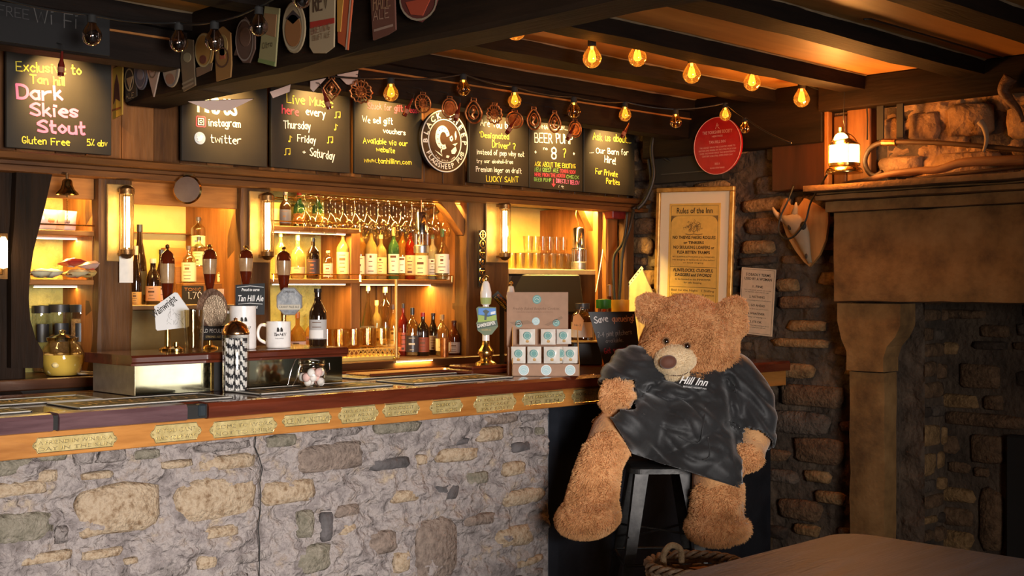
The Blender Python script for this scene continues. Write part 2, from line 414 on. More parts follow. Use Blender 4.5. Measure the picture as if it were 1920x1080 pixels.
def courses(u0, u1, v0, v1, hmin, hmax, wmin, wmax, rr, taken=(), gap=.012):
    out = []; v = v0
    while v < v1-.02:
        h = min(rr.uniform(hmin, hmax), v1-v); u = u0-rr.uniform(0, wmin)
        while u < u1:
            w_ = rr.uniform(wmin, wmax)*(1.2 if h > .09 else 1); hh = h*rr.uniform(.72, 1)
            a, b = max(u, u0), min(u+w_, u1)
            if b-a > .03:
                cu, cv = (a+b)/2, v+h/2+rr.uniform(-.1, .1)*h
                if not any(abs(cu-t[0]) < (b-a)/2*.9+t[2]/2 and abs(cv-t[1]) < hh/2*.9+t[3]/2 for t in taken):
                    out.append((cu, cv, b-a-gap, hh-gap))
            u += w_
        v += h
    return out
def relief(name, nx, nz, u0, u1, v0, v1, amp, sc, mat, M_, parent=None, seed=0):
    """uneven mortar bed: a fine grid pushed in and out"""
    b = B(); vs = []; fs = []
    for j in range(nz+1):
        for i in range(nx+1):
            u = u0+(u1-u0)*i/nx; v = v0+(v1-v0)*j/nz
            p = Vector((u*sc, v*sc*1.6, seed)); d = mn.fractal(p, .7, 2.1, 5)*amp
            edge = 0 if (j in (0, nz) or i in (0, nx)) else 1
            vs.append((u, -d*edge, v))
    for j in range(nz):
        for i in range(nx): a = j*(nx+1)+i; fs.append((a, a+1, a+nx+2, a+nx+1))
    b.add(vs, fs, M_); o = b.obj(name, mat, parent, smooth='all'); return o

mort = noisy('lavender_mortar', [(.14, .115, .105), (.23, .195, .185), (.33, .285, .265), (.27, .22, .195), (.42, .33, .23)], scale=13, detail=14, rough=.9, bump=1.0, bscale=38, pos=[.30, .43, .53, .60, .70], dist=.03)
S_TAN = noisy('tan_sandstone', [(.17, .10, .05), (.32, .23, .145), (.41, .315, .215), (.30, .215, .14)], scale=34, detail=12, rough=.85, bump=.8, bscale=80, dist=.015, rnd=True, pos=[.33, .45, .56, .68])
S_BRN = noisy('brown_stone', [(.10, .07, .055), (.20, .15, .12), (.28, .21, .165)], scale=30, detail=12, rough=.85, bump=.8, bscale=70, dist=.02, rnd=True)
S_GRY = noisy('lavender_grey_stone', [(.12, .10, .09), (.24, .205, .19), (.34, .295, .27)], scale=26, detail=12, rough=.85, bump=.9, bscale=60, dist=.03, rnd=True)
S_DRK = noisy('dark_grey_stone', [(.05, .045, .045), (.12, .105, .105)], scale=12, detail=10, rough=.8, bump=.6, bscale=34, dist=.02, rnd=True)
S_OLV = noisy('olive_stone', [(.10, .09, .06), (.20, .175, .13), (.28, .245, .19)], scale=30, detail=12, rough=.85, bump=.8, bscale=70, dist=.02, rnd=True)

# ============================================================ BAR COUNTER
YF = 3.95
bar = thing('bar_counter', 'long bar with a rubble stone front, orange trim board and dark red mahogany top', 'bar', (3, 4.2, 0))
def inbar(b): b.M = Matrix.Translation((-3, -4.2, 0)); return b
inbar(B()).box(.4, 4.0, 0, 4.11, 4.62, 1.04).obj('core', S_DRK, bar)
o = relief('mortar', 420, 130, .4, 4.11, .0, .968, .030, 6.5, mort, Matrix.Translation((-3, YF-4.2, 0)), bar, 3.3); o['kind'] = 'structure'
def prect(x0, y0, x1, y1, Y=YF):
    a = PY(x0, (y0+y1)/2, Y); b = PY(x1, (y0+y1)/2, Y); xm = (x0+x1)/2; t = PY(xm, y0, Y).z; u = PY(xm, y1, Y).z
    return ((a.x+b.x)/2, (t+u)/2, b.x-a.x, t-u)
spec = [((135, 906, 303, 1003), S_TAN), ((325, 893, 487, 976), S_TAN), ((489, 898, 592, 946), S_TAN), ((372, 851, 482, 882), S_TAN), ((-60, 962, 100, 1022), S_OLV), ((-40, 903, 92, 932), S_TAN),
        ((-60, 860, 70, 893), S_OLV), ((552, 830, 685, 886), S_BRN), ((694, 857, 770, 881), S_DRK), ((625, 946, 674, 970), S_BRN), ((776, 968, 858, 1090), S_BRN), ((870, 962, 932, 985), S_BRN),
        ((940, 916, 1022, 946), S_TAN), ((930, 985, 1000, 1026), S_TAN), ((820, 838, 900, 866), S_TAN), ((893, 800, 945, 828), S_TAN), ((942, 865, 985, 893), S_TAN), ((780, 852, 800, 872), S_TAN),
        ((555, 955, 590, 1010), S_OLV), ((600, 958, 625, 1015), S_DRK), ((550, 1020, 622, 1075), S_OLV), ((690, 995, 745, 1040), S_BRN), ((738, 1032, 768, 1075), S_TAN), ((840, 822, 880, 835), S_DRK),
        ((960, 828, 995, 848), S_DRK), ((732, 918, 790, 942), S_TAN), ((815, 905, 862, 938), S_DRK), ((635, 980, 668, 1004), S_TAN), ((370, 985, 450, 1010), S_TAN), ((150, 1028, 230, 1048), S_TAN),
        ((30, 1035, 140, 1056), S_TAN), ((230, 1045, 258, 1058), S_TAN), ((66, 880, 110, 905), S_TAN), ((150, 884, 215, 899), S_TAN), ((300, 862, 362, 878), S_TAN), ((60, 845, 128, 866), S_OLV), ((135, 842, 178, 872), S_GRY),
        ((180, 838, 240, 868), S_GRY), ((245, 842, 300, 862), S_OLV), ((360, 828, 470, 846), S_GRY), ((500, 815, 560, 838), S_OLV), ((100, 985, 128, 1020), S_GRY), ((580, 800, 680, 820), S_GRY), ((700, 790, 790, 812), S_OLV)]
taken = [prect(*s_[0]) for s_ in spec]
TM = lambda u, v, y=YF: Matrix.Translation((u-3, y-4.2, v))
for i, ((_, m), t) in enumerate(zip(spec, taken)):
    stone_obj(bar, TM(t[0], t[1], YF+.012), t[3], t[2], .030 if m is not S_DRK else .026, 100+i, m, 12)
rr = random.Random(4); fill = courses(.95, 4.10, .12, .955, .05, .105, .09, .24, rr, taken)
for i, (cu, cv, w_, h) in enumerate(fill[:250]):
    m = rr.choices([S_GRY, S_OLV, S_BRN, S_TAN, S_DRK], [5, 3, 1.3, 1.6, .5])[0]
    stone_obj(bar, TM(cu, cv, YF+.012) @ Matrix.Rotation(rr.uniform(-.06, .06), 4, 'Y'), h*.95, w_*.97, rr.uniform(.012, .028), 900+i, m, 12)
# a long vertical crack with its two dark holes
b = inbar(B()); pts = [PY(x, y, YF-.016) for x, y in ((480, 816), (478, 838), (486, 858), (492, 880), (487, 905), (489, 930), (488, 960), (484, 990), (487, 1020), (486, 1085))]
b.tube(pts, .0022, 4).obj('crack', 'blackm', bar)
# dark panels past the stone
pp = noisy('blue_black_paint', [(.008, .010, .014), (.018, .021, .028)], scale=10, rough=.4, bump=.1)
inbar(B()).box(4.115, 3.955, 0, 4.19, 4.05, 1.0, .004).obj('end_post', pp, bar)
inbar(B()).box(4.19, 3.99, 0, 5.95, 4.05, 1.0).obj('side_panel', pp, bar)
inbar(B()).box(4.62, 3.975, 0, 4.70, 3.99, .98, .003).obj('panel_batten', pp, bar)
# mahogany top: front edge boards with dark notches between them, and the flat top
inbar(B()).box(-1.2, 3.93, 1.055, 5.955, 4.66, 1.10, .004).obj('counter_top', M['mahog'], bar)
edge_l = wood('mahogany_window_sheen', (.05, .022, .026), (.16, .085, .09), 'X', 6, .3, .2, coat=.3)  # paler purple puts the window's reflection into the edge colour
xs = [PY(x, 780, 3.86).x for x in (100, 112, 352, 392)]
for a, bb, m in ((-1.2, xs[0], edge_l), (xs[1], xs[2], edge_l), (xs[3], 5.95, M['mahog'])):
    q = B(); prof = [(3.862, 1.046), (3.860, 1.085), (3.868, 1.098), (3.885, 1.1005), (3.935, 1.1005), (3.935, 1.044), (3.875, 1.042)]
    n = len(prof); vs = [(x, y, z) for x in (a, bb) for y, z in prof]
    q.add(vs, [tuple(range(n)), tuple(reversed(range(n, 2*n)))]+[(i, i+n, (i+1) % n+n, (i+1) % n) for i in range(n)]); q.v = [(x-3, y-4.2, z) for x, y, z in q.v]
    q.obj('edge_board', m, bar)
for a, bb in ((xs[0], xs[1]), (xs[2], xs[3])):
    inbar(B()).box(a, 3.874, 1.046, bb, 3.93, 1.093).obj('edge_gap', 'blackm', bar)
inbar(B()).box(xs[3]-.035, 3.866, 1.05, xs[3]-.004, 3.90, 1.096, .006).obj('edge_patch', plain('old_rubber', (.02, .028, .034), .35), bar)
inbar(B()).box(-1.2, 3.888, .962, 5.95, 3.945, 1.044, .003).obj('trim_board', 'trimwood', bar)
# ---- brass plaques screwed to the trim board
def plaque_outline(w_, h, lobes=True):
    a, c = w_/2, h/2; e = h*.30; o_ = []
    pts = [(-a+e*1.1, -c), (a-e*1.1, -c), (a-e*.9, -c*.72), (a-e*.75, -c*.5), (a-e*.3, -c*.36), (a, 0), (a-e*.3, c*.36), (a-e*.75, c*.5), (a-e*.9, c*.72), (a-e*1.1, c), (-a+e*1.1, c), (-a+e*.9, c*.72), (-a+e*.75, c*.5), (-a+e*.3, c*.36), (-a, 0), (-a+e*.3, -c*.36), (-a+e*.75, -c*.5), (-a+e*.9, -c*.72)]
    return pts
PL = [((60, 815, 220, 844), ['A FRIEND IN WINE IS A', 'DAY IN THE SUN'], 'widest one at the near end, with two large lines'),
      ((281, 794, 378, 828), ['IF YOU CANT', 'FIND YOUR WAY'], 'second along, squarish with rivets, between two wider plaques'),
      ((392, 786, 520, 817), ['COME TO WORK', 'NOT TO SHIRK'], 'third along, wide and tall, pale gold, below the straw jar'),
      ((528, 775, 622, 797), ['ICE IN SANCTUM'], 'low and narrow with one line, below the sweet jar'),
      ((633, 761, 710, 792), ['BEER IS PROOF', 'THAT WE ARE', 'HAPPY FOLK'], 'tall square one below the plinth end'),
      ((716, 756, 787, 780), ['NO CREDIT', 'TILL TOMORROW'], 'short with rounded ends, next past the tall square one'),
      ((805, 750, 868, 775), ['DRINK UP', 'GO HOME'], 'smallest of all, alone on a wide stretch of orange wood'),
      ((887, 738, 968, 769), ['IF YOU DRINK', 'TO FORGET', 'PAY FIRST'], 'tall one with three lines below the box of cookies'),
      ((978, 735, 1060, 758), ['LAST ORDERS AT ONE', 'TO TEN'], 'wide low one above the corner where the stone ends'),
      ((1071, 728, 1150, 753), ['WORK IS THE CURSE', 'OF DRINKERS'], 'last one, in shadow beside the bear\'s paw')]
for (x0, y0, x1, y1), lines, lab in PL:
    cu, cv, w_, h = prect(x0, y0, x1, y1, 3.886); h = min(h, .074); cv = max(cv, .964+h/2); cv = min(cv, 1.042-h/2)
    t = thing('brass_plaque', 'brass plaque, '+lab, 'plaque', (cu, 3.8875, cv), group='brass plaques along the bar')
    B().prism(plaque_outline(w_, h), -.003, 0).obj('plate', 'brassp', t)
    ol = plaque_outline(w_*.985, h*.95); B().tube([(x, -.0035, z) for x, z in ol], .0012, 5, closed=True).obj('rim', 'brassr', t)
    for s_ in (-1, 1): B().lathe([(.0001, 0), (.003, 0), (.0035, .0015)], 10, Matrix.Translation((s_*(w_/2-h*.17), -.005, 0)) @ Matrix.Rotation(PI/2, 4, 'X')).obj('screw', 'brassr', t)
    n = len(lines); lh = h*.8/n
    for i, s_ in enumerate(lines): printed(t, s_, 0, h*.36-lh*(i+.82), lh*.86, 'brassr', y=-.0035, width=(w_-h*.75)*(1 if len(s_) > 9 else .8), ext=.0009)

# ============================================================ CEILING TIMBERS
line_m = plain('chipped_plaster_edge', (.30, .21, .12), .8)
for (c, w_, dp) in ((4.46, .13, .075), (3.91, .13, .07), (3.34, .14, .075), (2.705, .15, .075), (2.1, .15, .075), (1.5, .15, .075), (.9, .15, .075)):
    b = B(); n = 40; vs = []; fs = []
    ring = lambda x, i: [(x, c+R.uniform(-.004, .004), CEIL+.005), (x, c+R.uniform(-.004, .004), CEIL-dp+R.uniform(-.004, .004)), (x, c+w_+R.uniform(-.004, .004), CEIL-dp+R.uniform(-.004, .004)), (x, c+w_, CEIL+.005)]
    for i in range(n+1): vs += ring(-2+8.5*i/n, i)
    for i in range(n):
        for k in range(4): k2 = (k+1) % 4; fs.append((i*4+k, (i+1)*4+k, (i+1)*4+k2, i*4+k2))
    fs += [(0, 1, 2, 3), (n*4+3, n*4+2, n*4+1, n*4)]
    jo = struct(b.add(vs, fs).obj('ceiling_joist', 'darkx'))
    vs = []; fs = []; n = 120
    for i in range(n+1):
        x = -2+8.4*i/n; vs += [(x, c-.008-R.uniform(0, .006), CEIL-.001-R.uniform(0, .002)), (x, c+.004, CEIL-.006-R.uniform(0, .004))]
    for i in range(n): fs.append((2*i, 2*i+2, 2*i+3, 2*i+1))
    struct(B().add(vs, fs).obj('paint_edge', line_m, jo))
# cross beam over the bar, square to it
b = B(); n = 30; vs = []; fs = []
for i in range(n+1):
    y = -2.4+7.4*i/n; j = lambda: R.uniform(-.006, .006)
    vs += [(2.59+j(), y, CEIL+.01), (2.59+j(), y, 2.297+j()), (2.605, y, 2.287+j()), (2.77, y, 2.287+j()), (2.785+j(), y, 2.297+j()), (2.785+j(), y, CEIL+.01)]
for i in range(n):
    for k in range(6): k2 = (k+1) % 6; fs.append((i*6+k, i*6+k2, (i+1)*6+k2, (i+1)*6+k))
fs += [tuple(range(5, -1, -1)), tuple(range(n*6, n*6+6))]
struct(b.add(vs, fs).obj('cross_beam', 'darky'))
for x, y, Yb in ((850, 88, 2.9), (945, 40, 2.45)): pass
# joist tenon block on the cross beam
struct(B().box(2.785, 3.0, 2.40, 2.86, 3.12, 2.53, .006).obj('beam_block', M['oakz']))
# dark fascia beam above the boards
YFA = 4.5
fa = B(); fa.box(-2, YFA, 2.375, 6.0, YFA+.12, CEIL+.01, .004); fas = struct(fa.obj('fascia_beam', 'darkx'))
struct(B().box(-2, YFA-.012, 2.482, 6.0, YFA, 2.490).obj('paint_edge', M['oak'], fas))
pw = PY(8, 70, YFA); 
tl = thing('wifi_board', 'long narrow black board chalked Free WiFi, fixed high on the dark fascia', 'sign', (PY(105, 70, YFA-.01).x, YFA-.013, 2.385))
B().box(-.30, 0, 0, .21, .012, .20).obj('board', plain('shade_dimmed_board', (.004, .003, .003), .8), tl)  # board and its chalk darkened in colour to stand for the dim corner
write(tl, 'FREE', -.215, .094, .034, plainc((.05, .045, .045)), -.002, stroke=.10); write(tl, 'Wi Fi', -.085, .085, .052, plainc((.08, .075, .07)), -.002, stroke=.10)

# ============================================================ BACK BAR CARCASE
# lintel / ledge carrying the boards
lt = B(); prof = [(4.90, 1.962), (4.895, 1.985), (4.915, 1.992), (4.915, 2.005), (4.885, 2.012), (4.875, 2.034), (4.89, 2.042), (5.06, 2.042), (5.06, 1.962)]
n = len(prof); vs = [(x, y, z) for x in (-2, 5.985) for y, z in prof]
lt.add(vs, [tuple(range(n)), tuple(reversed(range(n, 2*n)))]+[(i, i+n, (i+1) % n+n, (i+1) % n) for i in range(n)])
struct(lt.obj('lintel', wood('lintel_oak', (.050, .018, .0045), (.165, .063, .015), 'X', 6, .5, .2)))
# plank wall behind the boards
pk = thing('plank_wall', None, None, (3, 5.06, 2.04)); del_ = None
struct(pk)
x = -1.5
while x < 5.95:
    w_ = R.uniform(.12, .17); e = min(x+w_, 5.98)
    o = B().box(x+.003-3, R.uniform(0, .006), 0, e-3, .03, .57, .003).obj('plank', M['plankz'] if R.random() < .6 else M['oakz'], pk); o['kind'] = 'structure'; x += w_
# posts
XP = lambda x, Y=YB: PY(x, 540, Y).x
def post(x0, x1, name='upright_post', Yf=YB, mat='postz', z0=0.0, dep=.12):
    b = B(); a, c = XP(x0, Yf), XP(x1, Yf); n = 14; vs = []; fs = []
    for i in range(n+1):
        z = z0+(1.965-z0)*i/n; j = lambda: R.uniform(-.005, .005)
        vs += [(a+j(), Yf+.006, z), (a+.012, Yf+j()*.5, z), (c-.012, Yf+j()*.5, z), (c+j(), Yf+.006, z), (c+j(), Yf+dep, z), (a+j(), Yf+dep, z)]
    for i in range(n):
        for k in range(6): k2 = (k+1) % 6; fs.append((i*6+k, i*6+k2, (i+1)*6+k2, (i+1)*6+k))
    return struct(b.add(vs, fs).obj(name, mat))
post(185, 248); post(453, 508); post(876, 955)
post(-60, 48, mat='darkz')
# curved knee brace against the leftmost post
pts = [(30, 322), (98, 322), (84, 385), (72, 430), (62, 470), (55, 515), (53, 560), (56, 600), (66, 635), (80, 660), (80, 690), (20, 690), (20, 480), (26, 420)]
ov = [PY(x, y, 4.96) for x, y in pts]
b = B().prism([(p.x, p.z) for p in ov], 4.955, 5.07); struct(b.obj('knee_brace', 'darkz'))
# right brace (niche 3) and niche 4 brace
def brace(pts, Y, dep, mat, nm='corner_brace'):
    ov = [PY(x, y, Y) for x, y in pts]; return struct(B().prism([(p.x, p.z) for p in ov], Y, Y+dep).obj(nm, mat))
brace([(820, 368), (845, 368), (880, 425), (880, 445), (868, 440), (845, 405)], 5.03, .06, 'oakz')
brace([(1092, 388), (1112, 388), (1138, 450), (1138, 490), (1128, 470)], 5.10, .05, 'oakz')
# back counter
ct = struct(B().box(-2, 4.93, 1.09, 5.98, 5.62, 1.135, .004).obj('back_counter', wood('dark_counter', (.030, .010, .004), (.10, .035, .012), 'X', 5, .4, .1, coat=.2)))
struct(B().box(-2, 5.0, 0, 5.98, 5.6, 1.09).obj('back_counter_front', plain('under_counter', (.022, .014, .010), .6)))
# niche linings: (x0,x1,back material)
def niche(x0, x1, backY, mat, z0=1.135, planks=False, jamb='oakz'):
    a, c = XP(x0)-.02, XP(x1)+.02
    if not planks: struct(B().box(a, backY, z0, c+.1, backY+.03, 2.0).obj('niche_back', mat))
    else:
        e = thing('panelled_back', None, None, (a, backY, z0)); struct(e); x = a; 
        while x < c+.1:
            w_ = .095; o = B().box(x+.0025-a, R.uniform(0, .003), 0, x+w_-a, .02, .86, .003).obj('plank', mat, e); o['kind'] = 'structure'; x += w_
    struct(B().box(c-.02, YB+.06, z0, c+.03, backY, 1.99).obj('niche_jamb', jamb))
    struct(B().box(a-.03, YB+.08, z0, a+.0, backY, 1.99).obj('niche_jamb', jamb))
niche(60, 185, 5.34, 'plaster'); niche(248, 453, 5.50, 'yplaster')
XM = XP(655, 5.2)
struct(B().box(XP(508)-.02, 5.42, 1.135, XM, 5.45, 2.0).obj('niche_back', 'plaster'))
e = struct(thing('panelled_back', None, None, (XM, 5.52, 1.135))); x = 0
while x < XP(876)+.45-XM:
    o = B().box(x+.003, R.uniform(0, .004), 0, x+.105, .02, .86, .003).obj('plank', M['plankz'], e); o['kind'] = 'structure'; x += .108
struct(B().box(XP(876)+.0, YB+.1, 1.135, XP(876)+.03, 5.52, 1.99).obj('niche_jamb', 'oakz'))
struct(B().box(XM-.02, 5.16, 1.135, XM+.04, 5.45, 1.80, .003).obj('divider_post', 'oakz'))
niche(955, 1135, 5.55, 'yplaster'); 
post(1138, 1160, 'slim_post', 5.02, 'oakz', dep=.06); post(1172, 1190, 'slim_post', 4.96, 'postz', dep=.05)
# top boards in the niches 
for x0, x1, zz, Yq in ((92, 185, 1.875, 5.04), (248, 452, 1.865, 5.03)):
    struct(B().box(XP(x0), Yq, zz, XP(x1), Yq+.025, 1.97, .003).obj('header_board', 'oak'))
struct(B().box(XP(330, 5.4), 5.30, 1.135, XP(330, 5.4)+.01, 5.31, 1.14).obj('trim_1', 'oakz'))
struct(B().box(XP(248), 5.45, 1.76, XP(452)+.3, 5.50, 1.765).obj('trim_2', 'oak'))
# inner stepped cupboard side of niche 2
struct(B().box(XP(420, 5.15), 5.14, 1.40, XP(452)+.02, 5.19, 1.87, .004).obj('inner_post', 'oakz'))
# shelves: name, x0,x1 px at front Y, z, front Y, back Y
def shelf(x0, x1, z, y0, y1, mat='oak', th=.022, lab='', rail=True, X1=None):
    a = XP(x0, y0); c = X1 if X1 else XP(x1, y0)
    t = thing('shelf', lab, 'shelf', (a, y0, z-th))
    B().box(0, 0, 0, c-a, y1-y0, th, .003).obj('board', mat, t)
    if rail:
        n = max(2, int((c-a)/.35)+1)
        B().tube([(0, -.006, th+.022), (c-a, -.006, th+.022)], .0032, 8).obj('rail', 'brass', t)
        for i in range(n): B().tube([(.01+(c-a-.02)*i/(n-1), -.006, th*.4), (.01+(c-a-.02)*i/(n-1), -.006, th+.024)], .003, 6).obj('rail_post', 'brass', t)
    return t
shelf(60, 188, 1.742, 5.05, 5.34, lab='narrow upper shelf with crisp packets and a thin brass rail')
shelf(50, 190, 1.535, 5.05, 5.34, lab='narrow lower shelf stacked with snack packets')
shelf(246, 452, 1.425, 5.06, 5.5, plain('beige_shelf', (.30, .19, .10), .6), lab='beige shelf holding dark wine bottles, between two wall lamps', rail=False, X1=XP(452)+.12)
struct(B().box(XP(246), 5.09, 1.135, XP(452)+.05, 5.11, 1.40).obj('cupboard_front', plain('olive_panel', (.20, .15, .06), .6)))
shelf(508, 650, 1.80, 5.08, 5.42, lab='short shelf near the lintel with a dark bottle, beside the hanging glasses', X1=XM-.02)
shelf(508, 650, 1.545, 5.08, 5.42, lab='brightly lit shelf with three spirit bottles on the green plaster wall', X1=XM-.02)
shelf(672, 880, 1.545, 5.12, 5.52, lab='long shelf crowded with whisky bottles behind a brass rail', X1=XP(876)+.0)
B_ = shelf(955, 1136, 1.61, 5.08, 5.55, plain('pale_shelf', (.62, .45, .2), .5), .03, 'deep pale shelf carrying the stacked tumblers and the lamp', rail=False)
# ============================================================ FAR STONE WALL AND FIREPLACE
dm = noisy('brown_mortar', [(.035, .024, .016), (.085, .056, .036), (.14, .095, .06)], scale=5, detail=10, rough=.9, bump=.8, bscale=26, dist=.03)
W_TAN = noisy('warm_tan_stone', [(.11, .055, .018), (.26, .145, .055), (.36, .21, .09)], scale=24, detail=12, rough=.85, bump=.8, bscale=60, dist=.02, rnd=True)
W_BRN = noisy('rust_brown_stone', [(.05, .026, .012), (.14, .075, .035), (.21, .12, .06)], scale=24, detail=12, rough=.85, bump=.8, bscale=60, dist=.02, rnd=True)
W_GRY = noisy('brown_grey_stone', [(.04, .028, .020), (.11, .078, .055), (.17, .125, .09)], scale=8, detail=10, rough=.85, bump=.9, bscale=30, dist=.03, rnd=True)
W_DRK = noisy('soot_stone', [(.015, .010, .008), (.05, .032, .02), (.09, .06, .04)], scale=8, detail=10, rough=.85, bump=.8, bscale=30, dist=.02, rnd=True)
RX = Matrix.Rotation(-PI/2, 4, 'Z')
wr = struct(B().box(XW+.03, 3.30, 0, XW+.08, 5.8, CEIL).obj('wall_right_core', dm)); wr.name = 'wall_right'
wr['kind'] = 'structure'
def wallM(X): return lambda u, v, dx=0: Matrix.Translation((X+dx, -u, v)) @ RX
Tm = wallM(XW)
o = relief('mortar', 210, 220, -5.1, -3.1, 0.02, 2.58, .022, 5.5, dm, Matrix.Translation((XW+.012, 0, 0)) @ RX, wr, 8.1); o['kind'] = 'structure'
def rectX(x0, y0, x1, y1, X=XW):
    a = PX(x0, (y0+y1)/2, X); b = PX(x1, (y0+y1)/2, X); xm = (x0+x1)/2; t = PX(xm, y0, X).z; u = PX(xm, y1, X).z
    return ((-a.y-b.y)/2, (t+u)/2, a.y-b.y, t-u)
spw = [((1456, 522, 1500, 548), W_TAN), ((1400, 408, 1480, 440), W_BRN), ((1392, 450, 1455, 478), W_TAN), ((1460, 555, 1540, 580), W_BRN), ((1180, 408, 1232, 440), W_BRN), ((1178, 445, 1225, 478), W_TAN),
       ((1428, 680, 1530, 708), W_TAN), ((1478, 600, 1552, 622), W_TAN), ((1450, 635, 1560, 652), W_TAN), ((1460, 720, 1588, 765), W_BRN), ((1440, 770, 1560, 815), W_GRY), ((1490, 820, 1585, 870), W_BRN), ((1440, 880, 1500, 905), W_GRY),
       ((1510, 882, 1560, 905), W_TAN), ((1530, 920, 1585, 945), W_TAN), ((1460, 935, 1545, 975), W_BRN), ((1490, 982, 1540, 1005), W_TAN), ((1440, 985, 1480, 1010), W_DRK), ((1440, 260, 1470, 300), W_GRY), ((1420, 330, 1470, 365), W_GRY)]
tk = [rectX(*s_[0]) for s_ in spw]
for i, ((_, m), t) in enumerate(zip(spw, tk)): stone_obj(wr, Tm(t[0], t[1]), t[3], t[2], .034, 3000+i, m, 12)
rr = random.Random(9); fl = courses(-5.05, -3.35, .05, 2.55, .06, .13, .12, .32, rr, tk)
for i, (cu, cv, w_, h) in enumerate(fl[:260]):
    m = rr.choices([W_GRY, W_BRN, W_TAN, W_DRK], [3, 4, 1.6, 2])[0]
    stone_obj(wr, Tm(cu, cv) @ Matrix.Rotation(rr.uniform(-.05, .05), 4, 'Y'), h*.95, w_*.97, rr.uniform(.018, .036), 4000+i, m)
# ---- fireplace
fst = noisy('fireplace_sandstone', [(.09, .042, .012), (.23, .118, .036), (.33, .18, .065)], scale=4.5, detail=14, rough=.85, bump=.5, bscale=50, dist=.008)
fp = thing('stone_fireplace', 'big sandstone fireplace with a moulded mantel shelf and a huge plain lintel block', 'fireplace', (5.85, 2.8, 0))
def rough_box(b, x0, y0, z0, x1, y1, z1, nx=1, ny=20, nz=8, amp=.006, seed=0, rnd=.012):
    """box whose faces and arrises wander a little"""
    bm = bmesh.new(); bmesh.ops.create_cube(bm, size=1)
    for e in ():
        pass
    dims = (x1-x0, y1-y0, z1-z0); bm2 = bm
    def cut(ax, n):
        for k in range(1, n):
            p = [0, 0, 0]; no = [0, 0, 0]; p[ax] = -.5+k/n; no[ax] = 1
            bmesh.ops.bisect_plane(bm2, geom=bm2.verts[:]+bm2.edges[:]+bm2.faces[:], plane_co=p, plane_no=no)
    cut(0, nx); cut(1, ny); cut(2, nz)
    vs = []
    for v in bm2.verts:
        p = Vector((x0+(v.co.x+.5)*dims[0], y0+(v.co.y+.5)*dims[1], z0+(v.co.z+.5)*dims[2]))
        c = Vector(((x0+x1)/2, (y0+y1)/2, (z0+z1)/2)); k = sum(1 for a in (v.co.x, v.co.y, v.co.z) if abs(abs(a)-.5) < 1e-4)
        if k >= 2: 
            for ax in range(3):
                if abs(abs(v.co[ax])-.5) < 1e-4: p[ax] -= math.copysign(rnd, v.co[ax])*.6
        n_ = mn.noise_vector(p*7+Vector((seed, 0, 0)))*amp + mn.noise_vector(p*23+Vector((seed, 0, 0)))*amp*.4
        vs.append(p+n_)
    bm2.verts.index_update(); fs = [tuple(v.index for v in f.verts) for f in bm2.faces]; bm.free()
    return b.add(vs, fs)
def fin(b): b.M = Matrix.Translation((-5.85, -2.8, 0)); return b
YE = -1.0
rough_box(fin(B()), 5.80, YE, 1.425, 5.99, 3.51, 1.90, 3, 60, 8, .007, 1).obj('lintel_block', fst, fp, smooth=True)
# moulded mantel in tiers
for i, (x0, z0, z1, y1) in enumerate(((5.77, 1.895, 1.955, 3.535), (5.71, 1.955, 1.985, 3.56), (5.735, 1.985, 2.0, 3.57), (5.66, 2.0, 2.035, 3.60))):
    rough_box(fin(B()), x0, YE, z0, 5.99, y1, z1, 2, 60, 2, .004, 20+i, .006).obj('mantel_moulding', fst, fp, smooth=True)
rough_box(fin(B()), 5.85, 3.235, 0, 5.99, 3.445, 1.07, 2, 4, 16, .006, 5).obj('jamb', fst, fp, smooth=True)
# corbel : curved bracket between jamb and lintel
ov = [(3.50, 1.42), (3.50, 1.33), (3.475, 1.23), (3.445, 1.17), (3.445, 1.07), (3.235, 1.07), (3.235, 1.14), (3.215, 1.20), (3.17, 1.25), (3.14, 1.31), (3.14, 1.42)]
q = B(); q.M = Matrix.Translation((-5.85, -2.8, 0)); n = len(ov)
vs = [(5.835, y, z) for y, z in ov]+[(5.99, y, z) for y, z in ov]
q.add(vs, [tuple(range(n)), tuple(reversed(range(n, 2*n)))]+[(i, i+n, (i+1) % n+n, (i+1) % n) for i in range(n)]).obj('corbel', fst, fp)
# recess : cheek (facing -Y) and back (facing -X)
rc = struct(B().box(XW+.0, 3.235, 0, 6.55, 3.30, 1.9).obj('fireplace_cheek', dm))
o = struct(B().box(6.52, -1.2, 0, 6.6, 3.3, 1.95).obj('fireplace_recess', dm)); rb = o
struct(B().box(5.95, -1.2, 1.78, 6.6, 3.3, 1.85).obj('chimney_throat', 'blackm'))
rr = random.Random(21)
def cheek(u, v): return Matrix.Translation((u, 3.238, v))
for i, (cu, cv, w_, h) in enumerate(courses(6.03, 6.50, .03, 1.6, .07, .15, .16, .3, rr)):
    stone_obj(rc, cheek(cu, cv), h*.97, w_*.97, rr.uniform(.015, .04), 5000+i, rr.choice([W_BRN, W_DRK, W_GRY, W_BRN, W_TAN]))
Tb = lambda u, v: Matrix.Translation((6.525, -u, v)) @ RX
spb = [((1750, 738, 1840, 765), W_TAN), ((1745, 580, 1850, 598), W_BRN), ((1845, 740, 1885, 770), W_BRN), ((1770, 775, 1930, 802), W_BRN), ((1740, 765, 1770, 790), W_BRN), ((1745, 815, 1800, 850), W_BRN), ((1820, 812, 1888, 870), W_BRN), ((1740, 912, 1830, 940), W_TAN), ((1742, 950, 1828, 985), W_BRN),
       ((1742, 992, 1828, 1028), W_TAN), ((1838, 915, 1885, 1035), W_BRN), ((1700, 585, 1735, 614), W_TAN), ((1745, 640, 1800, 665), W_TAN), ((1800, 680, 1880, 730), W_BRN)]
tk = [rectX(*s_[0], X=6.525) for s_ in spb]
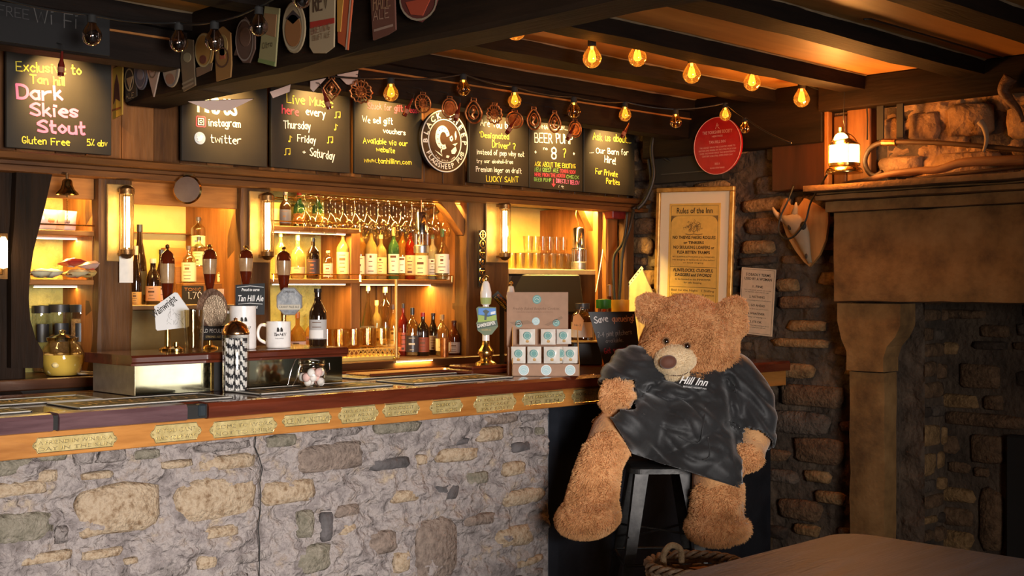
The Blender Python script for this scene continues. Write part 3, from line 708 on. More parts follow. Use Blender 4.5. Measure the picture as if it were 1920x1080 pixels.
for i, ((_, m), t) in enumerate(zip(spb, tk)): stone_obj(rb, Tb(t[0], t[1]), t[3], t[2], .036, 6000+i, m, 12)
for i, (cu, cv, w_, h) in enumerate(courses(-3.24, -2.55, .03, 1.5, .06, .13, .10, .26, rr, tk)):
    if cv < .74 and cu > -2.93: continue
    stone_obj(rb, Tb(cu, cv), h*.97, w_*.97, rr.uniform(.014, .035), 7000+i, rr.choice([W_BRN, W_DRK, W_GRY, W_BRN]))
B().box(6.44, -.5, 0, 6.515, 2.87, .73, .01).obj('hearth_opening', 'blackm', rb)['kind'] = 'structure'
# ---- chimney breast above the mantel
cb = struct(B().box(6.0, -1.2, 2.03, 6.06, 3.72, CEIL).obj('chimney_breast', dm))
cst = noisy('soot_orange_stone', [(.10, .05, .02), (.30, .17, .08), (.42, .26, .13)], scale=6, detail=10, rough=.85, bump=.9, bscale=20, dist=.03, rnd=True)
o = relief('mortar', 150, 50, -3.3, -2.2, 2.035, 2.59, .04, 4.5, cst, Matrix.Translation((5.995, 0, 0)) @ RX, cb, 2.2); o['kind'] = 'structure'
rr = random.Random(33)
for i, (cu, cv, w_, h) in enumerate(courses(-3.35, -2.2, 2.04, 2.57, .10, .22, .16, .36, rr)):
    stone_obj(cb, Matrix.Translation((5.99, -cu, cv)) @ RX, h*.9, w_*.9, rr.uniform(.03, .06), 8000+i, cst if rr.random() < .8 else W_BRN, 12)
# timbers and dark box left of the chimney breast
struct(B().box(5.90, 3.60, 2.035, 6.02, 3.95, 2.50, .006).obj('dark_cupboard', wood('dark_red_wood', (.018, .006, .003), (.06, .018, .008), 'Z', 4, .4, .1)))
struct(B().box(5.885, 3.585, 2.04, 5.93, 3.61, 2.50, .004).obj('cupboard_edge', M['oakz']))
struct(B().box(5.93, 3.36, 2.035, 6.0, 3.50, 2.46, .006).obj('wall_board', M['oakz']))
struct(B().box(5.93, 3.505, 2.035, 6.0, 3.58, 2.42, .006).obj('wall_board', M['plankz']))
struct(B().box(5.84, -1.2, 2.44, 5.98, 3.62, 2.60, .006).obj('wall_plate_beam', M['darky']))
struct(B().box(5.88, 3.62, 2.28, 5.995, 4.86, 2.60, .006).obj('wall_plate_beam', M['darky']))
# ---- framed notices on the far wall
def on_wall_X(x0, y0, x1, y1, X):   # centre and size of a thing flat on a wall facing -X
    a = PX(x0, (y0+y1)/2, X); b = PX(x1, (y0+y1)/2, X); xm = (x0+x1)/2
    return Vector((X, (a.y+b.y)/2, (PX(xm, y0, X).z+PX(xm, y1, X).z)/2)), a.y-b.y, PX(xm, y0, X).z-PX(xm, y1, X).z
c, w_, h = on_wall_X(1231, 351, 1376, 640, 5.93)
t = thing('framed_rules', 'tall gold-framed notice headed Rules of the Inn with a wide white mount', 'picture', c, rot=(0, 0, 0))
t.rotation_euler = (Matrix.Rotation(-PI/2, 3, 'Z') @ Matrix.Rotation(math.radians(2), 3, 'Y')).to_euler()
b = B(); fw = .028
for x0, x1, z0, z1 in ((-w_/2, w_/2, h/2-fw, h/2), (-w_/2, w_/2, -h/2, -h/2+fw), (-w_/2, -w_/2+fw, -h/2+fw, h/2-fw), (w_/2-fw, w_/2, -h/2+fw, h/2-fw)): b.box(x0, -.022, z0, x1, .0, z1, .004)
b.obj('frame', noisy('gilt', [(.35, .19, .04), (.62, .38, .11)], scale=20, rough=.4, bump=.1, metal=.5), t)
B().box(-w_/2+fw, -.008, -h/2+fw, w_/2-fw, 0, h/2-fw).obj('mount', plainc((.88, .78, .60)), t)
pw_, ph = w_*.66, h*.86
px0 = -pw_/2+.002; pt_ = h/2-h*.105
B().box(-pw_/2, -.010, pt_-ph, pw_/2, -.008, pt_).obj('print', plain('rules_paper', (.80, .52, .12), .8), t)
b = B()
def frame_line(b, x0, z0, x1, z1, th, y): 
    for a in ((x0, z1-th, x1, z1), (x0, z0, x1, z0+th), (x0, z0, x0+th, z1), (x1-th, z0, x1, z1)): b.add([(a[0], y, a[1]), (a[2], y, a[1]), (a[2], y, a[3]), (a[0], y, a[3])], [(0, 1, 2, 3)])
ix = pw_*.46; iz1 = pt_-.012; iz0 = pt_-ph+.012; y_ = -.0108
frame_line(b, -ix, iz0, ix, iz1, .0022, y_)
H1 = iz1-.062
b.add([(-ix, y_, H1), (ix, y_, H1), (ix, y_, H1+.0022), (-ix, y_, H1+.0022)], [(0, 1, 2, 3)])
for k in range(24): # arch corners
    a0, a1 = PI/2*k/24, PI/2*(k+1)/24; r_ = ix*.97
    for s_ in (-1, 1):
        p0 = (s_*(ix-.05+.05*math.sin(a0)) , H1-.055+.053*math.cos(a0)); p1 = (s_*(ix-.05+.05*math.sin(a1)), H1-.055+.053*math.cos(a1))
        b.add([(p0[0], y_, p0[1]), (p1[0], y_, p1[1]), (s_*ix, y_, H1 if k < 99 else 0), ], [(0, 1, 2)])
b.obj('border', plainc((.22, .14, .05)), t)
printed(t, 'Rules of the Inn', 0, iz1-.046, .046, INK, y=-.0109, width=pw_*.70, bold=.0006)
# coat-of-arms engraving as plain ornament
b = B(); cz = H1-.066; rg = random.Random(2)
for k in range(70):
    a = rg.uniform(0, 2*PI); q = rg.uniform(.2, 1); x = .062*q*math.cos(a); z = cz+.036*q*math.sin(a); l = rg.uniform(.006, .018); d = rg.uniform(0, PI)
    ribbon(b, [(x, z), (x+l*math.cos(d), z+l*math.sin(d)), (x+l*math.cos(d+.8), z+l*math.sin(d+1))], .0022, y_)
ribbon(b, [(.022*math.cos(a), cz+.026*math.sin(a)) for a in np.linspace(0, 2*PI, 20)], .003, y_)
ribbon(b, [(-.06, cz-.040), (-.03, cz-.045), (0, cz-.040), (.03, cz-.045), (.06, cz-.040)], .005, y_)
b.obj('crest', plainc((.20, .12, .04)), t)
z = H1-.135
for s_, sz, wd in (('NO THIEVES FAKIRS ROGUES', .026, .84), ('or TINKERS', .022, .40), ('NO SKULKING LOAFERS or', .025, .80), ('FLEA BITTEN TRAMPS', .025, .64)):
    printed(t, s_, 0, z, sz, INK, y=-.0109, width=pw_*wd, bold=.0007); z -= .029
z += .006
for s_ in ('NO SLAPPING & TICKLING of the WENCHES', 'No banging of tankards on the tables', 'or loud singing'):
    printed(t, s_, 0, z, .013, INK, y=-.0109, width=pw_*(.82 if len(s_) > 20 else .4)); z -= .017
z -= .006; B().add([(-ix, y_, z), (ix, y_, z), (ix, y_, z+.002), (-ix, y_, z+.002)], [(0, 1, 2, 3)]).obj('rule_line', INK, t); z -= .026
for s_, sz, wd in (('FLINTLOCKS, CUDGELS,', .025, .78), ('DAGGERS and SWORDS', .025, .72)):
    printed(t, s_, 0, z, sz, INK, y=-.0109, width=pw_*wd, bold=.0008, italic=.2); z -= .027
for s_ in ('to be handed to the INNKEEPER', 'for safe keeping'): printed(t, s_, 0, z+.004, .015, INK, y=-.0109, width=pw_*(.7 if len(s_) > 20 else .35)); z -= .019
B().add([(-ix, y_, z), (ix, y_, z), (ix, y_, z+.002), (-ix, y_, z+.002)], [(0, 1, 2, 3)]).obj('rule_line', INK, t); z -= .024
for s_ in ('Bed for the Night   1 Shilling', 'Stabling for Horse   4 pence'): printed(t, s_, 0, z, .018, INK, y=-.0109, width=pw_*.84); z -= .024
B().box(-w_/2+fw, -.014, -h/2+fw, w_/2-fw, -.0125, h/2-fw).obj('pane', 'picglass', t)

c, w_, h = on_wall_X(1388, 503, 1452, 628, 5.945)
t = thing('small_notice', 'small cream paper notice of numbered terms, pinned tilted beside the gold frame', 'notice', c)
t.rotation_euler = (Matrix.Rotation(-PI/2, 3, 'Z') @ Matrix.Rotation(math.radians(4), 3, 'Y')).to_euler()
B().box(-w_/2, -.004, -h/2, w_/2, 0, h/2).obj('sheet', plain('old_cream_card', (.62, .50, .36), .8), t)
b = B(); frame_line(b, -w_/2+.008, -h/2+.008, w_/2-.008, h/2-.008, .0015, -.0048); b.obj('border', INK, t)
z = h/2-.045
for s_, sz, wd, dz in (('5 DEADLY TERMS', .022, .72, .025), ('USED BY A WOMAN', .022, .8, .045), ('1. FINE', .018, .3, .018), ('This is the word women use to end', .009, .8, .012), ('an argument when they are right', .009, .7, .032), ('2. NOTHING', .018, .45, .018), ('Means something and you should worry', .009, .8, .034), ('3. GO AHEAD', .018, .5, .018), ('This is a dare not permission', .009, .7, .032), ('4. WHATEVER', .018, .5, .018), ('A way of saying no', .009, .6, .032), ('5. ITS OK', .018, .35, .018), ('She is thinking long and hard about', .009, .8, .012), ('how and when you will pay', .009, .6, .03)):
    printed(t, s_, 0, z, sz, INK, y=-.0045, width=w_*wd, bold=.0003 if sz > .015 else 0); z -= dz*.93
# ---- red plaque
c, w_, h = on_wall_X(1303, 220, 1393, 327, 5.87)
t = thing('red_plaque', 'round dark red plaque with fine white lettering high on the far wall', 'plaque', c); t.rotation_euler = (0, 0, -PI/2)
ell = [(w_/2*math.cos(a), h/2*math.sin(a)) for a in np.linspace(0, 2*PI, 48, endpoint=False)]
B().prism(ell, -.012, 0).obj('disc', 'red', t); B().tube([(x*.975, -.0125, z) for x, z in ell], .0022, 6, closed=True).obj('rim', plainc((.7, .35, .33)), t)
pk_ = plainc((.75, .45, .42)); b = B()
ribbon(b, [(-.012, h*.30), (0, h*.40), (.004, h*.33), (.014, h*.30)], .003, -.0125); ribbon(b, [(-.006, h*.36), (.010, h*.36)], .003, -.0125); b.obj('emblem', pk_, t)
for s_, zz, sz, wd in (('THE YORKSHIRE SOCIETY', .215, .026, .62), ('HERITAGE', .155, .014, .22), ('TAN HILL INN', .045, .024, .34), ('THE HIGHEST INN IN THE COUNTRY, HOME TO', -.035, .013, .74), ('DROVERS AND MINERS ON THE LONG PACK ROAD', -.085, .013, .78), ('OVER THE MOOR SINCE THE SEVENTEENTH', -.135, .013, .74), ('CENTURY AND STILL OPEN EVERY DAY', -.185, .013, .64), ('2021', -.33, .016, .10), ('PLACED WITH THANKS', -.40, .012, .30)):
    printed(t, s_, 0, zz*h, sz, pk_, y=-.0126, width=w_*wd)
# ---- skull trophy on a shield
XS = 5.93
t = thing('skull_trophy', 'small horned animal skull mounted on an orange wooden shield beside the fireplace', 'trophy', PX(1510, 440, XS)); o0 = t.location.copy(); t.rotation_euler = (0, 0, -PI/2)
def lx(x, y, X=XS): p = PX(x, y, X)-o0; return (-p.y, p.z)
sh = [(1477, 372), (1483, 384), (1502, 386), (1512, 372), (1527, 380), (1556, 398), (1557, 415), (1552, 450), (1540, 478), (1522, 500), (1512, 492), (1495, 470), (1478, 440), (1470, 415), (1467, 392)]
B().prism([lx(*p) for p in sh], -.022, 0).obj('shield', wood('shield_wood', (.30, .12, .03), (.50, .23, .07), 'Z', 6, .4, .1), t)
# skull : lofted rings along the snout
cen = [(1488, 404, 30, .045), (1500, 418, 33, .05), (1508, 436, 28, .042), (1514, 455, 19, .032), (1519, 474, 12, .024), (1524, 493, 6, .012)]
vs = []; fs = []; n = 14
for x, y, wpx, dp in cen:
    lx_, lz = lx(x, y); wr_ = wpx*.5*6.7/F_PX*1.5
    for k in range(n):
        a = 2*PI*k/n; vs.append((lx_+wr_*math.cos(a), -.022-dp*.6+dp*.75*math.sin(a)*(-1), lz+.006*math.sin(a*3)))
for i in range(len(cen)-1):
    for k in range(n): k2 = (k+1) % n; fs.append((i*n+k, (i+1)*n+k, (i+1)*n+k2, i*n+k2))
fs += [tuple(range(n)), tuple(reversed(range((len(cen)-1)*n, len(cen)*n)))]
B().add(vs, fs).obj('skull', 'ivory', t, smooth='all')
for s_, pts in ((0, [(1484, 414), (1474, 408), (1468, 400), (1465, 390)]), (1, [(1498, 408), (1502, 398), (1506, 390), (1509, 381)])):
    B().tube([(lx(*p)[0], -.05-.012*i, lx(*p)[1]) for i, p in enumerate(pts)], [.020, .017, .012, .005], 8).obj('horn', 'ivory', t, smooth='all')
for x, y, r_ in ((1496, 426, .015), (1521, 424, .019)):  # dark balls paint in the shade of the eye hollows and nostril
    a, c_ = lx(x, y); B().ball((a, -.078, c_), r_, 12, 8, sc=(1, .5, 1.2)).obj('eye_socket', plainc((.03, .018, .01)), t, smooth='all')
a, c_ = lx(1521, 480); B().ball((a, -.050, c_), .008, 10, 6, sc=(1, .6, 2)).obj('nostril', plainc((.05, .03, .015)), t, smooth='all')
# black cable loop hanging off a small shelf box past the skull
def sm(pts, k=6):
    out = []; q = [pts[0]]+list(pts)+[pts[-1]]
    for i in range(1, len(q)-2):
        for j in range(k):
            t_ = j/k; a, b_, c, d = [Vector(v) for v in q[i-1:i+3]]
            out.append(.5*((2*b_)+(c-a)*t_+(2*a-5*b_+4*c-d)*t_*t_+(3*b_-a-3*c+d)*t_**3))
    out.append(Vector(pts[-1])); return out
t = thing('power_cable', 'black cable looping from the lantern over the horned skull', 'cable', PX(1500, 345, 5.88)); o1 = t.location.copy()
B().tube(sm([PX(x, y, X)-o1 for x, y, X in ((1488, 348, 5.88), (1478, 375, 5.85), (1464, 405, 5.84), (1460, 432, 5.83), (1472, 447, 5.83), (1490, 442, 5.83), (1510, 415, 5.83), (1520, 380, 5.82), (1540, 345, 5.70), (1551, 326, 5.66))]), .0055, 6).obj('cord', 'cable', t, smooth='all')
B().box(-.03, -.08, -.01, .05, .12, .10, .004, Matrix.Translation(PX(1490, 335, 5.95)-o1)).obj('plug_box', 'blackm', t)
# ---- lantern over the mantel corner
L0 = PX(1583, 325, 5.74); ky = L0
t = thing('hanging_lantern', 'glowing brass ship lantern hanging above the corner of the mantel', 'lantern', L0)
s_ = 6.45/F_PX
B().lathe([(.001, 0), (34*s_, 0), (34.5*s_, 2*s_), (32*s_, 8*s_), (26*s_, 12*s_), (28*s_, 14*s_), (28*s_, 19*s_), (.001, 19*s_)], 32).obj('base', 'brass', t, smooth=True)
B().lathe([(26*s_, 19*s_), (27*s_, 24*s_), (27*s_, 52*s_), (22*s_, 58*s_)], 28).obj('globe', emis('lantern_globe', (1, .56, .18), 22), t, smooth=True)
B().lathe([(28*s_, 52*s_), (29*s_, 54*s_), (20*s_, 62*s_), (10*s_, 66*s_), (9*s_, 74*s_), (.001, 75*s_)], 24).obj('hood', 'brass', t, smooth=True)
for k in range(4): a = PI/4+PI/2*k; B().tube([(29*s_*math.cos(a), 29*s_*math.sin(a), 14*s_), (29*s_*math.cos(a), 29*s_*math.sin(a), 54*s_)], .003, 6).obj('guard_rod', 'brass', t)
B().tube([(0, 0, 74*s_), (.01, 0, .23), (-.008, 0, .27), (0, 0, CEIL-.09-L0.z)], .0025, 6).obj('hanging_wire', 'cable', t)
B().tube([(28*s_*math.cos(a)*CR[0], 28*s_*math.cos(a)*CR[1], 40*s_+36*s_*math.sin(a)) for a in np.linspace(0, PI, 16)], .0025, 6).obj('bail_handle', 'brass', t)
b0 = PX(1577, 262, 5.72)
t2 = thing('lantern_bulb', 'bright frosted globe bulb perched just above the ship lantern', 'bulb', b0)
B().ball((0, 0, 0), 13.5*s_, 18, 12).obj('glass_globe', emis('frosted_bulb', (1, .58, .2), 7), t2, smooth='all')
B().lathe([(.012, 0), (.012, .03), (.001, .032)], 12, z=.032).obj('cap', 'brass', t2)
light('lantern_light', 'POINT', (L0.x-.12, L0.y-.02, L0.z+.10), 22, (1, .36, .07), size=.06)
light('lantern_light_upper', 'POINT', (L0.x-.05, L0.y+.02, L0.z+.24), 7, (1, .38, .08), size=.04)
# ---- poles, sticks, straps above the mantel
wd = wood('old_stick', (.10, .045, .018), (.28, .14, .06), 'Y', 6, .6, .4)
def sticks(nm, lab, cat, pts, rad, mat=wd, X=5.90):
    P = [PX(p[0], p[1], p[2] if len(p) > 2 else X) for p in pts]; t = thing(nm, lab, cat, P[0])
    B().tube(sm([p-P[0] for p in P]), rad if not isinstance(rad, (list, tuple)) else [rad[0]+(rad[1]-rad[0])*i/(6*(len(P)-1)) for i in range(6*(len(P)-1)+1)], 10).obj('shaft', mat, t, smooth='all'); return t
t = sticks('shepherd_crook', 'dark iron-bound crook with a curled end, lying high across the chimney breast', 'crook', [(1655, 322), (1640, 330), (1627, 320), (1622, 300), (1632, 278), (1652, 268), (1690, 266), (1760, 268), (1840, 274), (1930, 282)], .013, wood('dark_stick', (.03, .015, .008), (.10, .05, .022), 'Y', 6, .5, .3), 5.86)
B().tube([PX(x, 267, 5.86)-t.location for x in (1655, 1680)], .019, 10).obj('ferrule', 'copper', t)
sticks('gnarled_branch', 'knotty pale branch resting on the mantel shelf below the crook', 'branch', [(1580, 345), (1625, 338), (1670, 326), (1720, 320), (1760, 318), (1800, 306), (1850, 302), (1930, 300)], (.012, .026), wd, 5.84)
sticks('thin_branch', 'thin dark stick lying behind the knotty branch on the mantel', 'branch', [(1700, 338), (1760, 330), (1830, 322), (1930, 312)], .010, wood('dark_stick2', (.04, .02, .01), (.12, .06, .03), 'Y', 6, .5, .3), 5.93)
def strap(x0, x1, y0, y1, lab):
    a = PX(x0, y0, 5.90); c = PX(x1, y1, 5.90); t = thing('iron_hanger', lab, 'hanger', (5.90, (a.y+c.y)/2, c.z)); w2 = (a.y-c.y)/2
    B().box(-.008, -w2, 0, .004, w2, a.z-c.z, .002).obj('strap', 'blackm', t); B().tube([(-.01, 0, a.z-c.z-.01), (-.02, 0, a.z-c.z+.02), (0, 0, a.z-c.z+.04)], .004, 6).obj('hook', 'blackm', t)
strap(1645, 1658, 192, 262, 'narrow black iron strap hanging right above the curl of the crook')
strap(1682, 1695, 188, 258, 'black iron strap hanging past the curl of the crook, further from the lantern')
t = sticks('curved_iron', 'thin curved iron hook hanging nearest the lantern', 'hook', [(1612, 178), (1622, 184), (1626, 215), (1626, 262)], .004, M['blackm'], 5.9)
t = sticks('small_horn', 'small pale hunting horn hung over the end of the crook', 'horn', [(1838, 228), (1846, 240), (1850, 262), (1844, 285)], (.018, .006), M['ivory'], 5.84)
t = sticks('ram_horn', 'ridged curled ram horn high in the corner above the mantel', 'horn', [(1895, 145), (1882, 168), (1893, 188), (1908, 205), (1918, 228)], (.035, .01), wood('horn_brown', (.05, .02, .008), (.22, .10, .04), 'Y', 20, .5, .5), 5.8)
b = B()
for k in range(8): pass
# ---- cables down the corner at the end of the bar
for i, (pts, r_, mat, lab) in enumerate((
  ([(1222, 205, 5.93), (1228, 240, 5.90), (1222, 280, 5.88), (1226, 330, 5.88), (1212, 372, 5.86), (1195, 392, 5.82)], .013, 'cable', 'thickest black cable sweeping down the corner above the gold frame'),
  ([(1232, 262, 5.93), (1240, 290, 5.92), (1262, 305, 5.94), (1300, 310, 5.94)], .010, 'cable', 'black cable branching off toward the red plaque'),
  ([(1214, 255, 5.93), (1216, 300, 5.90), (1220, 345, 5.90), (1204, 380, 5.86), (1186, 392, 5.80)], .009, 'cable', 'thin black cable in the bundle beside the last chalkboard'),
  ([(1188, 395, 5.75), (1180, 430, 5.7), (1168, 470, 5.7), (1164, 520, 5.7), (1160, 575, 5.7)], .010, 'cable', 'black cable hanging down behind the slim post to the bar top'),
  ([(1176, 398, 5.70), (1170, 450, 5.7), (1152, 480, 5.7), (1150, 520, 5.7), (1153, 570, 5.7)], .009, 'cable', 'black cable dropping straight behind the pitcher sign'),
  ([(1136, 388, 5.2), (1160, 384, 5.3), (1185, 380, 5.5), (1192, 377, 5.6)], .003, plainc((.6, .58, .55)), 'thin white cable stretched along under the lintel end'),
  ([(1133, 430, 5.3), (1130, 470, 5.3), (1124, 510, 5.2), (1117, 548, 5.1)], .003, plainc((.6, .58, .55)), 'thin pale cable hanging beside the slim post above the till'))):
    P = [PX(x, y, X) if X > 5.65 else PY(x, y, X-.25) for x, y, X in pts]
    t = thing('wall_cable', lab, 'cable', P[0]); B().tube(sm([p-P[0] for p in P]), r_, 8).obj('cord', mat, t, smooth='all')
t = thing('red_fabric', 'dark red metal box under the end of the lintel', 'box', PY(1160, 400, 4.98)); t.name = 'red_box'
B().box(-.075, -.02, -.035, .075, .05, .055, .006).obj('case', plain('dark_red', (.16, .010, .012), .5), t)
t = thing('switch_box', 'black junction box on the dark corner above the gold frame', 'box', (5.93, 4.55, 2.13)); B().box(0, -.25, 0, .07, .28, .18, .004).obj('case', 'blackm', t); B().box(-.004, -.2, .05, 0, .2, .056).obj('cover_seam', plainc((.05, .045, .04)), t)
# ---- table in the foreground
tt = thing('dining_table', 'grey weathered wood table with a rounded corner, near the fireplace', 'table', (3.0, 1.2, 0))
tm = wood('weathered_grey', (.026, .034, .045), (.055, .074, .100), 'X', 9, .5, .25); 
def rounded(w_, h_, r_, n=8):
    o_ = []
    for sx, sy, a0 in ((1, 1, 0), (-1, 1, PI/2), (-1, -1, PI), (1, -1, 1.5*PI)):
        for k in range(n+1): a = a0+PI/2*k/n; o_.append((sx*(w_/2-r_)+r_*math.cos(a), sy*(h_/2-r_)+r_*math.sin(a)))
    return o_
ol = rounded(.9, 1.7, .10); q = B(); n = len(ol)
vs = [(x, y, .715) for x, y in ol]+[(x, y, .742) for x, y in ol]+[(x*.99, y*.995, .75) for x, y in ol]
q.add(vs, [tuple(reversed(range(n))), tuple(range(2*n, 3*n))]+[(i+k*n, (i+1) % n+k*n, (i+1) % n+n+k*n, i+n+k*n) for k in (0, 1) for i in range(n)]); q.obj('tabletop', tm, tt)
for sx in (-1, 1):
    for sy in (-1, 1): B().lathe([(.03, 0), (.035, .3), (.045, .62), (.045, .715)], 14, cx=sx*.34, cy=sy*.72).obj('leg', 'darkz', tt, smooth=True)
q = B(); q.box(-.36, -.74, .63, .36, -.72, .715); q.box(-.36, .72, .63, .36, .74, .715); q.box(-.36, -.74, .63, -.34, .74, .715); q.box(.34, -.74, .63, .36, .74, .715); q.obj('apron', 'darkz', tt)
tt.location = (3.45-.45, 2.04-.85, 0)
# ---- wicker basket
bk = thing('wicker_basket', 'round wicker log basket with a rope-bound handle behind the grey table', 'basket', at(1303, 1080, 4.72)); bk.location.z = 0; 
wk = noisy('wicker', [(.12, .075, .04), (.30, .20, .12), (.42, .31, .20)], scale=30, rough=.75, bump=.4)
rb_ = .175; H_ = .455
for k in range(26):
    a = 2*PI*k/26; B().tube([(rb_*.8*math.cos(a), rb_*.8*math.sin(a), 0), (rb_*.95*math.cos(a), rb_*.95*math.sin(a), H_*.5), (rb_*math.cos(a), rb_*math.sin(a), H_)], .005, 5).obj('stake', wk, bk)
for j in range(20):
    z = .02+j*(H_-.04)/19; r0 = rb_*(.8+.2*(z/H_)); ph_ = (j % 2)*PI
    B().tube([((r0+.007*math.sin(13*a+ph_))*math.cos(a), (r0+.007*math.sin(13*a+ph_))*math.sin(a), z+.004*math.sin(5*a)) for a in np.linspace(0, 2*PI, 104, endpoint=False)], .0085 if j % 3 else .011, 5, closed=True).obj('weave_row', wk, bk, smooth='all')
for j in range(3):
    B().tube([((rb_+.012*math.cos(9*a+j*2.1))*math.cos(a), (rb_+.012*math.cos(9*a+j*2.1))*math.sin(a), H_+.004+.012*math.sin(9*a+j*2.1)) for a in np.linspace(0, 2*PI, 120, endpoint=False)], .008, 6, closed=True).obj('rim_braid', wk, bk, smooth='all')
B().tube(sm([(CR[0]*a, CR[1]*a, z) for a, z in ((-.115, H_-.02), (-.118, H_+.04), (-.09, H_+.075), (-.055, H_+.06), (-.05, H_+.01))]), .012, 8).obj('handle', noisy('rope', [(.28, .18, .09), (.5, .36, .2)], scale=60, rough=.8, bump=.6), bk, smooth='all')
B().lathe([(.001, .02), (rb_*.78, .02), (rb_*.9, H_*.8)], 20).obj('lining', plainc((.03, .02, .012)), bk)
fl_ = thing('firewood_log', 'split orange-brown log standing in the wicker basket', 'log', (bk.location.x+.02, bk.location.y-.02, .04)); B().prism([(-.05, 0), (.05, 0), (.055, .40), (-.045, .41)], -.03, .03).obj('log_wood', wood('log_wood', (.2, .08, .03), (.4, .2, .08), 'Z', 6, .8, .4), fl_)

# pendant lamps added out of view as warm fill for the room
for px_, py_ in ((3.9, .3), (1.2, 1.1)):
    t = thing('added_fill_lamp', 'small amber pendant lamp added out of view for warm fill', 'lamp', (px_, py_, 2.12), group='added fill lamps')
    B().lathe([(.10, 0), (.09, .03), (.03, .10), (.001, .11)], 20).obj('lamp_shade', 'brass', t, smooth=True); B().ball((0, 0, .02), .03, 12, 8).obj('bulb', emis('added_fill_bulb', (1, .5, .16), 12), t, smooth='all'); B().tube([(0, 0, .10), (0, 0, .48)], .003, 6).obj('cord', 'cable', t)
    light('added_fill_light', 'POINT', (px_, py_, 2.08), 3 if px_ > 2 else 1.5, (1, .46, .13), size=.05)
# ============================================================ CHALKBOARDS
def board(x0, x1, yb0, yb1, nm_label, ztop=2.47, Yp=4.985):
    a = PY(x0, yb0, Yp); c = PY(x1, yb1, Yp); w_ = c.x-a.x; zb = min(a.z, c.z); zb = max(zb, 2.045)
    t = thing('chalkboard', nm_label, 'chalkboard', (a.x, Yp, zb), group='chalkboards above the bar'); h = ztop-zb
    B().box(0, 0, 0, w_, .018, h, .002).obj('board', 'chalkb', t)
    return t, w_, h, zb
def loc(t, x, y):     # pixel on the board's face -> its local x,z
    p = PY(x, y, 4.983); return p.x-t.location.x, p.z-t.location.z
def line(t, s, x0, y0, x1, y1, cappx, mat, stroke=.14, jit=.3):
    """line of chalk from (x0,y0) to (x1,y1) in the photograph, laid on the board"""
    a = loc(t, x0, y0); b_ = loc(t, x1, y1); d = dY((x0+x1)/2, 4.983); cap = cappx*d/F_PX
    L_ = math.hypot(b_[0]-a[0], b_[1]-a[1]); write(t, s, a[0], a[1], cap, mat, -.0015, width=L_, stroke=stroke, jit=jit, rot=math.atan2(b_[1]-a[1], b_[0]-a[0]))
t, w_, h, z = board(12, 209, 276, 291, 'chalkboard naming a gluten free stout in big pink letters', 2.49)
line(t, 'Exclusive to', 31, 132, 156, 140, 17, CH_Y, .17); line(t, 'Tan hill', 57, 155, 124, 160, 15, CH_Y, .19)
line(t, 'Dark', 33, 184, 124, 188, 24, CH_P, .26); line(t, 'Skies', 58, 215, 152, 221, 22, CH_P, .26); line(t, 'Stout', 72, 247, 165, 251, 21, CH_P, .28)
line(t, 'Gluten Free', 41, 268, 133, 273, 12, CH_Y, .2); line(t, '5% abv', 164, 272, 203, 275, 11, CH_Y, .2)
t, w_, h, z = board(341, 501, 301, 313, 'chalkboard with two social media icons below white capitals')
line(t, 'FIND US', 372, 208, 446, 214, 26, CH_W, .24); line(t, 'instagram', 392, 236, 453, 238, 13, CH_W, .16); line(t, 'twitter', 396, 267, 455, 270, 14, CH_W, .14)
a, c_ = loc(t, 377, 228); s_ = .0225; b = B()
ribbon(b, [(a+s_*x, c_+s_*z) for x, z in ((-.85, -1), (.85, -1), (1, -.85), (1, .85), (.85, 1), (-.85, 1), (-1, .85), (-1, -.85), (-.85, -1))], .005, -.0015); b.obj('icon', CH_R, t)
b = B(); ribbon(b, [(a+s_*.62*x, c_+s_*.62*z) for x, z in ((-1, -1), (1, -1), (1, 1), (-1, 1), (-1, -1))], .004, -.0018); ribbon(b, [(a+s_*.28*math.cos(q), c_+s_*.28*math.sin(q)) for q in np.linspace(0, 2*PI, 12)], .0035, -.0018); b.obj('icon', CH_W, t)
a, c_ = loc(t, 375, 259); B().prism([(a+.028*math.cos(q), c_+.028*math.sin(q)) for q in np.linspace(0, 2*PI, 24, endpoint=False)], -.0015, 0).obj('icon', plainc((.30, .38, .55)), t)
B().prism([(a+x*.016, c_+z*.016) for x, z in ((-1, .8), (-.2, .3), (.1, .9), (.6, 1), (.85, .6), (1.1, .5), (.9, .2), (.5, -.6), (-.3, -1), (-1, -.7), (-.5, -.4), (-1, 0), (-.8, .2))], -.003, -.0015).obj('icon', CH_W, t)
t, w_, h, z = board(509, 656, 313, 325, 'chalkboard announcing live music with yellow chalk notes round it')
line(t, 'Live Music', 538, 192, 627, 202, 16, CH_Y, .15); line(t, 'here', 529, 212, 562, 217, 15, CH_R, .17); line(t, 'every', 574, 215, 612, 220, 13, CH_W, .18)
line(t, 'Thursday', 532, 240, 584, 243, 14, CH_W, .15); line(t, 'Friday', 558, 265, 594, 269, 13, CH_W, .15); line(t, '+', 568, 288, 575, 289, 9, CH_W, .2); line(t, 'Saturday', 581, 292, 629, 300, 15, CH_W, .14)
